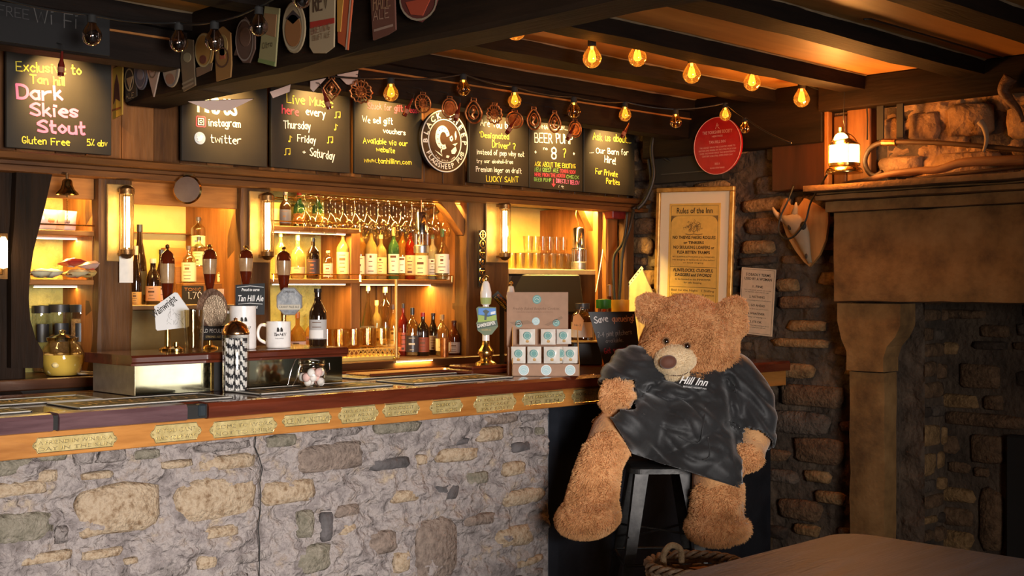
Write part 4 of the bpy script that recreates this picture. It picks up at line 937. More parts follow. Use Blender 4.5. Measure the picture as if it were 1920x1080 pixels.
for k, (x, y, dbl) in enumerate(((634, 215, 1), (626, 238, 0), (540, 260, 0), (620, 262, 1), (540, 284, 1))):
    a, c_ = loc(t, x, y); s_ = .012; b = B(); ribbon(b, [(a+s_, c_-s_), (a+s_, c_+s_*1.3), (a+(-s_ if dbl else s_*1.8), c_+s_*(1 if dbl else .7))], .0035, -.0015)
    if dbl: ribbon(b, [(a-s_, c_-s_*1.3), (a-s_, c_+s_)], .0035, -.0015); b.prism([(a-s_*1.4+.004*math.cos(q), c_-s_*1.4+.003*math.sin(q)) for q in np.linspace(0, 6, 8)], -.0015, 0)
    b.prism([(a+s_*.6+.005*math.cos(q), c_-s_+.004*math.sin(q)) for q in np.linspace(0, 6, 8)], -.0015, 0); b.obj('music_note', CH_Y, t)
t, w_, h, z = board(665, 791, 325, 335, 'chalkboard selling gift vouchers through a website in yellow chalk')
line(t, 'Stuck for gift ideas!', 690, 203, 786, 212, 11, CH_R, .18); line(t, 'We sell gift', 680, 229, 738, 233, 11, CH_W, .16); line(t, 'vouchers', 719, 249, 762, 253, 9, CH_W, .18)
line(t, 'Available via our', 681, 268, 766, 274, 10, CH_Y, .16); line(t, 'website', 706, 284, 742, 287, 9, CH_Y, .18); line(t, 'www.tanhillinn.com', 683, 304, 773, 309, 9, CH_Y, .17)
t, w_, h, z = board(880, 991, 342, 350, 'chalkboard asking about a designated driver and an alcohol-free lager')
line(t, 'Are You the', 901, 235, 962, 243, 12, CH_W, .14); line(t, "'Designated", 900, 257, 956, 261, 10, CH_Y, .15); line(t, "Driver' ?", 923, 276, 968, 280, 11, CH_Y, .14)
line(t, 'Instead of pop why not', 894, 289, 984, 294, 9, CH_W, .14); line(t, 'try our alcohol-free', 894, 305, 963, 307, 7, CH_W, .16); line(t, 'Premium lager on draft', 893, 321, 979, 325, 9, CH_W, .15); line(t, 'LUCKY SAINT', 912, 340, 974, 342, 10, CH_Y, .16)
t, w_, h, z = board(993, 1092, 352, 359, 'chalkboard asking what is on the eighth beer pump')
line(t, '* WHAT IS ON...', 1002, 241, 1066, 244, 7, CH_W, .16); line(t, 'BEER PUMP', 1003, 267, 1076, 270, 17, CH_W, .13); line(t, 'no', 1019, 281, 1028, 281, 6, CH_W, .2); line(t, '8', 1035, 298, 1046, 299, 21, CH_W, .15); line(t, '?', 1056, 295, 1062, 296, 16, CH_Y, .12)
line(t, '*', 1003, 288, 1007, 288, 7, CH_W, .3); line(t, '*', 1075, 291, 1079, 291, 7, CH_W, .3)
line(t, 'ASK ABOUT THE EXCITING', 1003, 311, 1080, 316, 8, CH_Y, .14); line(t, 'NEW GUEST ALE', 1003, 321, 1048, 323, 7, CH_G, .16); line(t, 'COMING SOON', 1050, 323, 1080, 326, 6, CH_R, .18); line(t, 'HERE FROM THE NORTH', 1003, 330, 1060, 333, 6, CH_R, .2); line(t, 'CHECK', 1062, 334, 1087, 336, 6, CH_G, .2)
line(t, 'BEER PUMP', 1002, 339, 1034, 341, 6, CH_G, .2); line(t, 'DIRECTLY BELOW', 1043, 342, 1087, 347, 7, CH_P, .18); line(t, 'it', 1048, 352, 1060, 353, 5, CH_W, .16)
a, c_ = loc(t, 1038, 343); b = B(); ribbon(b, [(a, c_+.02), (a, c_-.012)], .008, -.0015); ribbon(b, [(a-.012, c_-.006), (a, c_-.02), (a+.012, c_-.006)], .006, -.0015); b.obj('arrow', CH_R, t)
t, w_, h, z = board(1095, 1190, 360, 367, 'chalkboard offering barn hire for private parties, nearest the stone wall')
line(t, 'Ask us about...', 1112, 262, 1185, 268, 13, CH_Y, .14); line(t, '... Our Barn for', 1106, 286, 1180, 291, 10, CH_W, .17); line(t, 'Hire!', 1134, 304, 1156, 308, 12, CH_W, .17); line(t, 'For Private', 1117, 326, 1159, 332, 10, CH_Y, .17); line(t, 'Parties', 1137, 344, 1163, 347, 10, CH_Y, .16)
# spot lamps tucked behind the fascia, one aimed at each board
for i, (x, y, pw_) in enumerate(((116, 175, 1.0), (428, 215, 1.1), (598, 212, 1.1), (722, 232, 1.1), (832, 245, .55), (942, 258, 1.1), (1042, 268, 1.1), (1140, 282, 1.2))):
    p = PY(x, y, 4.983); l = Vector((p.x-.03, 4.74, p.z+.17)); l.z = min(l.z, 2.56)
    t = thing('board_spot', 'small spot lamp hidden behind the dark fascia above the chalkboards', 'spotlight', l, group='board spot lamps')
    d = (p-l).normalized(); Mx = d.to_track_quat('-Z', 'Y').to_matrix().to_4x4()
    B().lathe([(.001, .05), (.016, .05), (.022, 0), (.020, 0), (.014, .03), (.001, .03)], 14, Mx).obj('shade', 'blackm', t, smooth=True)
    B().tube([Mx @ Vector((0, 0, .05)), (0, .02, CEIL-l.z)], .005, 6).obj('stem', 'blackm', t)
    light('board_spot_light', 'SPOT', l+d*.012, 43*pw_, (1, .60, .20), target=p, spot=80, blend=1.0, size=.012)
# ============================================================ ROUND SHEEP SIGN
c = PY(834, 265, 4.93); rs = .175
t = thing('round_pub_sign', 'round black and white pub sign with a ram\'s head and lettering round its rim', 'sign', c)
def disc(t, r_, y0, y1, mat, nm, a=1): return B().prism([(r_*math.cos(q), r_*a*math.sin(q)) for q in np.linspace(0, 2*PI, 64, endpoint=False)], y0, y1).obj(nm, mat, t)
SB = plainc((.012, .009, .008), .4); SW = plainc((.82, .78, .70), .5)
rs = 58*dY(834, 4.93)/F_PX
disc(t, rs, 0, .02, SB, 'disc'); B().tube([(rs*.985*math.cos(q), -.001, rs*.985*math.sin(q)) for q in np.linspace(0, 2*PI, 64, endpoint=False)], .0035, 6, closed=True).obj('rim', SW, t)
B().tube([(rs*.70*math.cos(q), -.001, rs*.70*math.sin(q)) for q in np.linspace(0, 2*PI, 64, endpoint=False)], .003, 6, closed=True).obj('inner_ring', SW, t)
disc(t, rs*.66, -.002, 0, wood('sign_brown', (.03, .014, .008), (.07, .035, .018), 'X', 4, .5, 0), 'field')
def ring_text(t, s, r_, a0, a1, sz, mat, out=True, bold=.0012):
    n = len(s)
    for i, ch in enumerate(s):
        if ch == ' ': continue
        a = a0+(a1-a0)*(i+.5)/n; rot = a-PI/2 if out else a+PI/2
        x, z = r_*math.cos(a), r_*math.sin(a)
        Mx = Matrix.Translation((x, 0, z)) @ Matrix.Rotation(-rot, 4, 'Y') @ Matrix.Translation((0, 0, -sz*.34))
        printed(t, ch, 0, 0, sz, mat, y=-.003, M_=Mx, bold=bold)
ring_text(t, 'BLACK SHEEP', rs*.84, math.radians(192), math.radians(-8), .042, SW)
ring_text(t, 'FLAGSHEEP PUB', rs*.82, math.radians(205), math.radians(340), .036, SW, out=False, bold=.0009)
ring_text(t, 'TAN HILL INN', rs*.63, math.radians(228), math.radians(312), .013, SW, out=False, bold=.0002)
S2 = rs*.62; b = B()
def shp(pts, y=-.004): b.prism([(x*S2, z*S2) for x, z in pts], y, -.0021)
# horn
outer = [(math.cos(q)*.50-.18, math.sin(q)*.62+.18) for q in np.linspace(math.radians(15), math.radians(300), 22)]
inner = [(math.cos(q)*.24-.13, math.sin(q)*.34+.14) for q in np.linspace(math.radians(300), math.radians(15), 22)]
ring = outer+inner
for i in range(21):
    o1, o2 = outer[i], outer[i+1]; i1, i2 = inner[21-i], inner[20-i]; shp([o1, o2, i2, i1])
shp([(.30, .22), (.46, .34), (.56, .16), (.46, .02), (.34, .06)]); shp([(.55, -.35), (.72, -.22), (.80, -.42), (.66, -.62), (.46, -.62), (.42, -.46)]); shp([(.66, .42), (.74, .60), (.80, .30), (.72, .12)]); shp([(.50, -.12), (.86, -.02), (.70, -.18)])
shp([(-.70, -.52), (-.40, -.72), (-.20, -.80), (-.22, -.74), (-.45, -.62)]); shp([(.10, -.72), (.30, -.74), (.22, -.86), (.06, -.84)]); shp([(-.26, -.30), (-.20, -.42), (-.26, -.6), (-.20, -.7), (-.32, -.58), (-.30, -.44)])
b.obj('ram_head', SW, t)
b = B()
for q in np.linspace(math.radians(40), math.radians(280), 9): b.ball(((math.cos(q)*.37-.155)*S2, -.0045, (math.sin(q)*.48+.16)*S2), .0035, 6, 4, sc=(1, .4, 1))
b.ball((.44*S2, -.0045, .18*S2), .004, 8, 6, sc=(1, .4, 1.4)); b.obj('dark_spots', SB, t)

# ============================================================ STRING LIGHTS
def bulb(p, lit, r_, lab, sock=True, group=None):
    t = thing('string_bulb', lab, 'bulb', p, group=group)   # p = centre of the glass ball
    B().lathe([(.0001, -r_), (r_*.38, -r_*.92), (r_*.72, -r_*.69), (r_*.94, -r_*.33), (r_, .0), (r_*.93, r_*.36), (r_*.72, r_*.74), (r_*.5, r_*1.05), (r_*.40, r_*1.3)], 22).obj('glass_bulb', 'amberg' if lit else 'dullg', t, smooth='all')
    B().lathe([(r_*.40, r_*1.25), (r_*.46, r_*1.3), (r_*.46, r_*2.0), (r_*.30, r_*2.15), (.0001, r_*2.15)], 14).obj('socket', 'blackm', t, smooth=True)
    if lit:
        B().lathe([(.0001, r_*.95), (r_*.16, r_*.98), (r_*.17, r_*1.25), (.0001, r_*1.28)], 10).obj('led', emis('led_core', (1, .62, .22), 18), t)
        B().tube([(r_*.05*math.cos(k*2.4), r_*.05*math.sin(k*2.4), r_*(.9-.12*k)) for k in range(9)], r_*.03, 5).obj('filament', emis('led_filament', (1, .45, .10), .8), t)
    else: B().tube([(0, 0, r_*1.2), (0, 0, -r_*.1)], r_*.06, 5).obj('filament', 'steel', t)
    return t
def depth_at(x, y, Yp): return PY(x, y, Yp)
rowA = [((733, 176), 14.5, 'lit amber bulb right below the cross beam, nearest the spoked brass'), ((869, 167), 13.5, 'lit amber bulb hanging above the round ram sign\'s rim'), ((965, 190), 13, 'lit amber bulb over the alcohol-free chalkboard'), ((1076, 209), 13, 'lit amber bulb over the beer pump chalkboard'), ((1172, 216), 12, 'lit amber bulb over the barn hire chalkboard'), ((1267, 229), 11.5, 'lit bulb alone between the last chalkboard and red plaque'), ((1360, 216), 11, 'lit bulb overlapping the top of the red plaque'), ((1397, 241), 9.5, 'smallest bulb, just past the red plaque')]
rowB = [((967, 56), 20, 'lit amber bulb against the side of the cross beam'), ((1110, 110), 18, 'lit amber bulb over the middle joist, first of the close pair'), ((1195, 108), 17.5, 'lit amber bulb over the middle joist, second of the close pair'), ((1297, 140), 17, 'lit amber bulb below the orange ceiling strip, third past the cross beam'), ((1410, 155), 16, 'lit amber bulb two before the lantern on the second string'), ((1503, 186), 15.5, 'lit amber bulb next before the lantern'), ((1569, 207), 15, 'lit amber bulb directly above the ship lantern')]
rowC = [((1733, 15), 23, 'large lit amber bulb near the top edge, at the ceiling'), ((1830, 57), 23, 'large lit amber bulb closest to the mantel corner ceiling')]
STR = []
for row, Yf in ((rowA, lambda i: 4.40 if i < 5 else 4.2-.15*(i-5)), (rowB, lambda i: 3.62), (rowC, lambda i: 2.60)):
    P = []
    for i, ((x, y), rp, lab) in enumerate(row):
        p = PY(x, y, Yf(i)); r_ = rp*dY(x, Yf(i))/F_PX
        bulb(p, True, r_, lab, group='amber string bulbs'); P.append((p, r_))
        if row is not rowA or i % 2 == 0: light('string_glow', 'POINT', (p.x, p.y, p.z+.0), 1.15 if row is not rowA else .5, (1, .50, .13), size=.02)
    STR.append(P)
dark = [((172, 67), 19, 3.9, 'unlit clear bulb above the pink lettered chalkboard'), ((335, 80), 18, 3.6, 'unlit bulb in front of the oval clip, beside the diamond one'), ((402, 78), 18, 3.2, 'unlit bulb in front of the yellow oval clip'), ((485, 50), 18, 2.9, 'unlit bulb in front of the scalloped oval clip'), ((565, -2), 18, 2.6, 'unlit bulb half out of the top edge')]
P = []
for (x, y), rp, Yb_, lab in dark:
    p = PX(x, y, 2.44) if x > 200 else PY(x, y, 4.2); d = (p.x*CF[0]+p.y*CF[1]); r_ = rp*d/F_PX; bulb(p, False, r_, lab, group='unlit string bulbs'); P.append((p, r_))
STR.append(P[::1])
for P, lab in zip(STR, ('black flex of the bulbs strung along the fascia', 'black flex of the bulbs strung under the middle joists', 'black flex of the bulbs nearest the camera', 'black flex of the unlit bulbs beside the cross beam')):
    pts = []; tops = [p+Vector((0, 0, r_*2.1)) for p, r_ in P]
    ends = [tops[0]+(tops[0]-tops[1]).normalized()*.5]+tops+[tops[-1]+(tops[-1]-tops[-2]).normalized()*.4]
    ends[0].z = min(CEIL-.02, ends[0].z+.05); ends[-1].z = min(CEIL-.02, ends[-1].z+.05)
    for a, c_ in zip(ends, ends[1:]):
        for k in range(10): q = a.lerp(c_, k/10); sag = .25*(c_-a).length*.35*4*(k/10)*(1-k/10); q.z = q.z-sag*.35+.0; q.z = min(q.z, CEIL-.012); pts.append(q)
    pts.append(ends[-1]); o_ = pts[0].copy(); t = thing('light_string', lab, 'cable', o_); B().tube([p-o_ for p in pts], .0045, 6).obj('flex', 'cable', t, smooth='all')
# ============================================================ HORSE BRASSES on the fascia
def brass(x, y, wpx, hpx, kind, lab, Yb_=4.43):
    p = PY(x, y, Yb_); d = dY(x, Yb_); w_, h = wpx*d/F_PX/.74, hpx*d/F_PX
    t = thing('horse_brass', lab, 'horse brass', p, group='horse brasses on the fascia'); t.rotation_euler[2] = math.radians(-12)
    n = 40; fr = lambda r0: [(r0*w_/2*math.cos(q), 0, r0*h/2*math.sin(q)) for q in np.linspace(0, 2*PI, n, endpoint=False)]
    if kind == 'drop': pts = [(x_*(1-.35*max(0, z/(h/2))), y_, z) for x_, y_, z in fr(1)]
    elif kind == 'diamond': pts = [(0, 0, h/2), (w_*.35, 0, h*.18), (w_/2, 0, 0), (w_*.33, 0, -h*.22), (0, 0, -h/2), (-w_*.33, 0, -h*.22), (-w_/2, 0, 0), (-w_*.35, 0, h*.18)]
    elif kind == 'scallop': pts = [(x_*(1+.09*math.cos(12*q)), y_, z*(1+.09*math.cos(12*q))) for (x_, y_, z), q in zip(fr(1), np.linspace(0, 2*PI, n, endpoint=False))]
    else: pts = fr(1)
    B().tube(pts, h*.045, 6, closed=True).obj('rim', 'copper', t, smooth='all')
    b = B(); rg = random.Random(int(x))
    if kind in ('scallop', 'spoke'):
        for k in range(8): a = PI*k/8; b.tube([(-w_*.45*math.cos(a), 0, -h*.45*math.sin(a)), (w_*.45*math.cos(a), 0, h*.45*math.sin(a))], h*.022, 5)
        b.tube([(x_*.5, 0, z*.5) for x_, y_, z in pts], h*.03, 5, closed=True)
    elif kind == 'solid': b.prism([(x_*.8, z*.8) for x_, y_, z in pts], -.003, .003); b.tube([(x_*.55, -.004, z*.55) for x_, y_, z in pts], h*.03, 5, closed=True)
    else:
        b.tube([(x_*.62, 0, z*.62) for x_, y_, z in pts], h*.03, 5, closed=True)
        b.ball((0, 0, h*.10), h*.13, 10, 8, sc=(.8, .5, 1)); b.tube([(0, 0, 0), (-w_*.1, 0, -h*.15), (w_*.08, 0, -h*.3)], h*.06, 6); b.tube([(-w_*.3, 0, -h*.2), (w_*.28, 0, -h*.18)], h*.03, 5)
    b.obj('motif', 'copper', t, smooth=True)
    B().tube([(-w_*.16, 0, h*.45), (-w_*.16, 0, h*.62), (w_*.16, 0, h*.62), (w_*.16, 0, h*.45)], h*.03, 6).obj('hanger_loop', 'copper', t)
    B().tube([(0, 0, h*.62), (0, .02, h*.62+.02), (-.015, .074, max(h*.62+.03, 2.40-p.z))], .0018, 5).obj('hook', 'blackm', t)
for a in ((622, 167, 26, 42, 'diamond', 'pointed diamond horse brass, first below the cross beam'), (677, 172, 32, 40, 'scallop', 'round horse brass with spokes and a scalloped rim'), (793, 194, 24, 34, 'spoke', 'oval spoked horse brass between the voucher board and ram sign'),
          (843, 203, 24, 36, 'solid', 'solid reddish horse brass overlapping the top of the ram sign'), (888, 210, 26, 42, 'drop', 'drop shaped horse brass just past the ram sign'), (927, 214, 24, 34, 'scallop', 'dark scalloped horse brass above the word Are'),
          (965, 225, 27, 30, 'solid', 'round solid horse brass hanging right under an amber bulb'), (1001, 224, 22, 38, 'drop', 'arched horse brass at the edge of the beer pump board'), (1040, 230, 20, 36, 'drop', 'narrow arched horse brass over the words what is on'), (1078, 242, 21, 30, 'solid', 'horse brass in the corner of the beer pump board')): brass(*a)
# little red clip ornaments
for x, y, ang, lab in ((115, 122, 3, 'red bottle-shaped charm hanging before the pink lettered board'), (612, 188, -20, 'red bottle charm crossing the word Music'), (765, 203, 28, 'red bottle charm crossing the voucher board'), (858, 212, 15, 'red bottle charm next to the ram sign'), (958, 238, 35, 'red bottle charm at the alcohol-free board'), (1070, 250, 30, 'red bottle charm at the end of the beer pump board'), (1172, 246, 30, 'red bottle charm over the barn hire board')):
    p = PY(x, y, 4.42); t = thing('bottle_charm', lab, 'charm', p, group='red bottle charms'); t.rotation_euler = (0, math.radians(ang), math.radians(-20))
    B().lathe([(.001, -.04), (.011, -.04), (.012, 0), (.006, .02), (.005, .05), (.001, .05)], 12).obj('bottle', plain('charm_red', (.11, .010, .006), .2, coat=.5), t, smooth=True)
    B().lathe([(.0125, -.028), (.0125, -.008)], 12).obj('label', plainc((.28, .10, .05)), t); B().tube([(0, 0, .05), (0, .02, .08), (-.02, .085, max(.09, 2.41-p.z))], .002, 5).obj('wire', 'blackm', t)
# paper flags tucked behind the cross beam
pf = plainc((.50, .36, .30)); 
for i, (pts, lab) in enumerate((([(352, 190), (476, 185), (430, 208), (390, 206)], 'long pale paper pennant under the dark cross beam'), ([(506, 172), (545, 158), (543, 172), (512, 184)], 'pale paper pennant over the live music board'), ([(582, 152), (612, 146), (588, 172), (582, 166)], 'pale paper pennant beside the pointed horse brass'), ([(632, 140), (672, 132), (668, 162), (650, 158)], 'pale paper pennant beside the spoked horse brass'))):
    Yp_ = 4.47; P = [PY(x, y, Yp_) for x, y in pts]; t = thing('paper_pennant', lab, 'pennant', P[0], group='paper pennants'); B().prism([(p.x-P[0].x, p.z-P[0].z) for p in P], 0, .002).obj('flag', pf, t)
    B().tube([(0, .001, 0), (P[1].x-P[0].x, .001, P[1].z-P[0].z)], .0015, 5).obj('string', 'cable', t)
# ============================================================ PUMP CLIPS on the cross beam side
PCX = 2.565
def clip(pts, lab, mat, extra):
    bc_ = mat.node_tree.nodes['Principled BSDF'].inputs['Base Color'].default_value; mat = plainc([v*.55 for v in bc_[:3]])  # plate and emblem colours darkened, standing in for dim light along the beam
    P = [PX(x, y, PCX) for x, y in pts]; c = sum(P, Vector())/len(P); t = thing('pump_clip', lab, 'pump clip', c, group='pump clips on the cross beam'); t.rotation_euler = (0, 0, -PI/2)
    loc_ = lambda x, y: (-(PX(x, y, PCX).y-c.y), PX(x, y, PCX).z-c.z)
    ol = [loc_(x, y) for x, y in pts]; B().prism(ol, -.006, 0).obj('plate', mat, t)
    for kind, col, a in extra:
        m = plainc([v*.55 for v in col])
        if kind == 'poly': B().prism([loc_(*q) for q in a], -.0085, -.006).obj('emblem', m, t)
        elif kind == 'line': b = B(); ribbon(b, [loc_(*q) for q in a], .008, -.009); b.obj('stripe', m, t)
        elif kind == 'oval': x, y, rx, ry = a; B().prism([loc_(x+rx*math.cos(q), y+ry*math.sin(q)) for q in np.linspace(0, 2*PI, 20, endpoint=False)], -.0085, -.006).obj('emblem', m, t)
        elif kind == 'ring': x, y, rx, ry = a; b = B(); ribbon(b, [loc_(x+rx*math.cos(q), y+ry*math.sin(q)) for q in np.linspace(0, 2*PI, 24)], .007, -.0088); b.obj('border', m, t)
        elif kind == 'text': s, x0, y0, x1, cap = a; p0 = loc_(x0, y0); p1 = loc_(x1, y0); write(t, s, p0[0], p0[1], cap, m, -.0095, width=p1[0]-p0[0], stroke=.16)
    B().box(-.01, 0, -.02, .01, .02, .02).obj('bracket', 'blackm', t)
ov_ = lambda x, y, rx, ry, n=24: [(x+rx*math.cos(q), y+ry*math.sin(q)) for q in np.linspace(0, 2*PI, n, endpoint=False)]
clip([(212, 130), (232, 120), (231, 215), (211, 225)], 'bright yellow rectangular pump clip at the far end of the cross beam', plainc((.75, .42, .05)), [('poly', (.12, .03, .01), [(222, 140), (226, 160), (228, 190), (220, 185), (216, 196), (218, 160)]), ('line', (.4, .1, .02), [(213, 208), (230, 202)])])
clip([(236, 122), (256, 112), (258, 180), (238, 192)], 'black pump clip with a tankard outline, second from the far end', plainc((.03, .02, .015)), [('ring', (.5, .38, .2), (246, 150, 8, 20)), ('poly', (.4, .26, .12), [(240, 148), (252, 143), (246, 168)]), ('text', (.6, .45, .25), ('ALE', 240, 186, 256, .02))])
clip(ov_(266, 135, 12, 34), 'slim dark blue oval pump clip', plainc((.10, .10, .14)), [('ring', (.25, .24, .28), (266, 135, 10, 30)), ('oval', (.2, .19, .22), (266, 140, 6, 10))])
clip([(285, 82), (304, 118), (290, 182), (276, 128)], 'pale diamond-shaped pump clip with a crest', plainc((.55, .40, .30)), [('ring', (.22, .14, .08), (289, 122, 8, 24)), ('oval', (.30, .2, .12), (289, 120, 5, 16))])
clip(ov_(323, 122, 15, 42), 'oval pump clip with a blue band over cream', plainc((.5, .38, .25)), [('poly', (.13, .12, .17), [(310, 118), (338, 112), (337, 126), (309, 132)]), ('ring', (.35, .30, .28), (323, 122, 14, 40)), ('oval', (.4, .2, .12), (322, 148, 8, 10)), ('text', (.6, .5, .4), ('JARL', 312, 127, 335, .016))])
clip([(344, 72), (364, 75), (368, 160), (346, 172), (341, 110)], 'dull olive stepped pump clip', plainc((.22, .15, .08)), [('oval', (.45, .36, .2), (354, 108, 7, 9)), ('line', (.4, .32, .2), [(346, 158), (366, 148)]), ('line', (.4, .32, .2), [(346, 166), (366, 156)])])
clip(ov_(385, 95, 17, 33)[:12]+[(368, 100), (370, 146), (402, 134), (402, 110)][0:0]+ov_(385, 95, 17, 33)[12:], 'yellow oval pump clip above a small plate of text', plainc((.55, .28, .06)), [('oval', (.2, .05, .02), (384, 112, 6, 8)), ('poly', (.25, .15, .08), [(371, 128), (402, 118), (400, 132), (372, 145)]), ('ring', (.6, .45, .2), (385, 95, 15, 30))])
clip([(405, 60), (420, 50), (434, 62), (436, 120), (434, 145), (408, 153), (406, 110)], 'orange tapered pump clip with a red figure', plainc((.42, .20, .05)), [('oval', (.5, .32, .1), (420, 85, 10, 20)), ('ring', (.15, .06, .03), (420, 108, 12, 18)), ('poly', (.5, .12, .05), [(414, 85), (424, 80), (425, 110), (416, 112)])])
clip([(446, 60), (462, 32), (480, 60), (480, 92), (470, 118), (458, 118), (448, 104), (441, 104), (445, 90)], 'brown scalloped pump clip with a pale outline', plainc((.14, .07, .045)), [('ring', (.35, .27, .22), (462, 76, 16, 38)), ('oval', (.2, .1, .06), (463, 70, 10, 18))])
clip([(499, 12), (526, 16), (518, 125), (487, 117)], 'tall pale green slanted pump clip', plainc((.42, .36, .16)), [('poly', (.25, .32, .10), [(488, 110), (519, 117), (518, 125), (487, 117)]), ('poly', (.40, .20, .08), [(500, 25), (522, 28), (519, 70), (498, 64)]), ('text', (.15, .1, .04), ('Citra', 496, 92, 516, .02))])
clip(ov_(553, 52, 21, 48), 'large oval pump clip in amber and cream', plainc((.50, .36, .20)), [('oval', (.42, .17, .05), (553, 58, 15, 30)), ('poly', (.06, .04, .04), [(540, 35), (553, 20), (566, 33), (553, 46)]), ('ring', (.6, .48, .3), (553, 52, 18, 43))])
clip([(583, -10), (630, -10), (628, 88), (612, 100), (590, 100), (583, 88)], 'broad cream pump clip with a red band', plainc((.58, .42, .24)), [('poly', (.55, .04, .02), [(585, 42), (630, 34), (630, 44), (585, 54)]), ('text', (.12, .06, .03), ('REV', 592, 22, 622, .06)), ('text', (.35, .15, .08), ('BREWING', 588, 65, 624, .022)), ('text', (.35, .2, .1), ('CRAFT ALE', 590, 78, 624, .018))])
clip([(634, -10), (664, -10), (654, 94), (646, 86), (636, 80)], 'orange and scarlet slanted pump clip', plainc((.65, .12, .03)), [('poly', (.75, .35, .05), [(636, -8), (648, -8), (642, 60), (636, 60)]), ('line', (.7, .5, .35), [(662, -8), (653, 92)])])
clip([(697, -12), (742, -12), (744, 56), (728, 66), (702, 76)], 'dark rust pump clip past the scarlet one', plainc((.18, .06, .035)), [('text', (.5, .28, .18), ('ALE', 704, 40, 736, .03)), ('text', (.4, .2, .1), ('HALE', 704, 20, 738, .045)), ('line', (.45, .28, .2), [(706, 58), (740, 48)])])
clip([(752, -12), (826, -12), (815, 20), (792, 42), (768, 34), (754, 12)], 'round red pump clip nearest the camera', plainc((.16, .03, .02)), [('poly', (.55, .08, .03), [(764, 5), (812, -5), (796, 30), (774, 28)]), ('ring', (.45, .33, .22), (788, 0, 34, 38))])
# ============================================================ WALL LAMPS ON THE POSTS
TUBE = emis('tube_glow', (1, .66, .24), 20)
dbr = noisy('dark_brass', [(.10, .05, .02), (.26, .14, .05)], scale=20, rough=.4, bump=.1, metal=.8)
pbr = noisy('plate_brass', [(.42, .24, .08), (.66, .42, .15)], scale=12, rough=.45, bump=.05, metal=.6)
def sconce(x0, x1, y0, y1, lab, Yp=4.985, pw_=3.0, dark=.36):
    a = PY(x0, y1, Yp); c = PY(x1, y0, Yp); w_ = c.x-a.x; h = c.z-a.z
    t = thing('wall_lamp', lab, 'lamp', ((a.x+c.x)/2, Yp, a.z), group='tube wall lamps on the posts')
    B().box(-w_/2, -.002, 0, w_/2, .012, h, .003).obj('backplate', pbr, t)
    ty = -.06; r_ = .026
    B().lathe([(.001, h*.86), (r_+.006, h*.86), (r_+.006, h*.93), (r_*.6, h*.97), (.001, h*.98)], 20, cy=ty).obj('top_cap', dbr, t, smooth=True)
    B().lathe([(.001, h*.03), (r_*.6, h*.04), (r_+.006, h*.09), (r_+.006, h*.15), (.001, h*.15)], 20, cy=ty).obj('bottom_cap', dbr, t, smooth=True)
    B().box(-.012, ty, h*.90, .012, 0, h*.94).obj('arm', dbr, t); B().box(-.012, ty, h*.07, .012, 0, h*.11).obj('arm', dbr, t)
    B().tube([(0, ty, h*.18), (0, ty, h*.83)], .012, 12).obj('tube', TUBE, t, smooth=True)
    B().lathe([(r_, h*.15), (r_, h*.86)], 24, cy=ty).obj('glass_sleeve', 'glass', t, smooth='all')
    for k in range(5): q = 2*PI*k/5+.3; B().tube([((r_+.004)*math.cos(q), ty+(r_+.004)*math.sin(q), h*.15), ((r_+.004)*math.cos(q), ty+(r_+.004)*math.sin(q), h*.86)], .0022, 5).obj('guard_rod', dbr, t)
    light('wall_lamp_light', 'POINT', (t.location.x, t.location.y+ty-.055, t.location.z+h*.5), pw_, GOLD, size=.05)
    return t
sconce(201, 249, 347, 490, 'glowing tube wall lamp on the post with a white card below it')
sconce(468, 508, 360, 492, 'glowing tube wall lamp on the post between dark wine bottles and the wine glasses')
sconce(912, 953, 378, 492, 'glowing tube wall lamp beside the hanging strip of brasses')
p = PY(6, 480, 4.9); t = thing('wall_lamp', 'small glowing lamp cut by the edge of the picture, on the dark timber', 'lamp', p, group='tube wall lamps on the posts')
B().lathe([(.001, -.05), (.016, -.045), (.016, .06), (.008, .075), (.001, .075)], 14).obj('tube', TUBE, t, smooth=True); B().box(-.03, .03, -.09, .03, .05, .09).obj('backplate', dbr, t); B().tube([(0, .03, -.07), (0, 0, -.07), (0, 0, -.05)], .005, 6).obj('arm', dbr, t)
light('edge_lamp_light', 'POINT', (p.x, p.y-.06, p.z), 1.0, GOLD, size=.03)
# ============================================================ STRIP LIGHTS under the shelves
def strip(x0, x1, Yp, z, pw_, lab, X1=None, tilt=0, Xa=None, col=(1, .60, .14)):
    a = Xa if Xa is not None else XP(x0, Yp); c = X1 if X1 else XP(x1, Yp); t = thing('strip_light', lab, 'light', (a, Yp, z), group='strip lights in the back bar')
    B().box(0, 0, 0, c-a, .012, .006).obj('housing', 'white', t); B().box(.002, .001, -.003, c-a-.002, .011, 0).obj('diffuser', emis('strip_glow', (1, .72, .30), 9), t)
    l = light('strip_light_glow', 'AREA', ((a+c)/2, Yp+.006, z-.006), pw_, col, size=c-a, size_y=.012, rot=(math.radians(tilt), 0, 0)); return t
strip(64, 184, 5.07, 1.985, 9, 'strip light tucked above the narrow upper shelf')
strip(64, 184, 5.20, 1.712, 5, 'strip light under the narrow upper shelf')
strip(64, 184, 5.20, 1.505, 1.0, 'strip light under the narrow lower shelf')
strip(254, 440, 5.07, 1.985, 13, 'strip light above the dark wine bottles')
strip(512, 640, 5.07, 1.985, 7, 'strip light above the short bottle shelf', X1=XM-.06)
strip(512, 640, 5.15, 1.772, 10, 'strip light above the three spirit bottles', X1=XM-.06)
strip(512, 640, 5.15, 1.517, 4, 'strip light beneath the three spirit bottles', X1=XM-.06)
strip(668, 868, 5.07, 1.985, 34, 'strip light behind the hanging wine glasses')
strip(668, 860, 5.30, 1.517, 9, 'strip light under the whisky shelf')
strip(960, 1130, 5.07, 1.985, 40, 'strip light above the stacked tumblers')
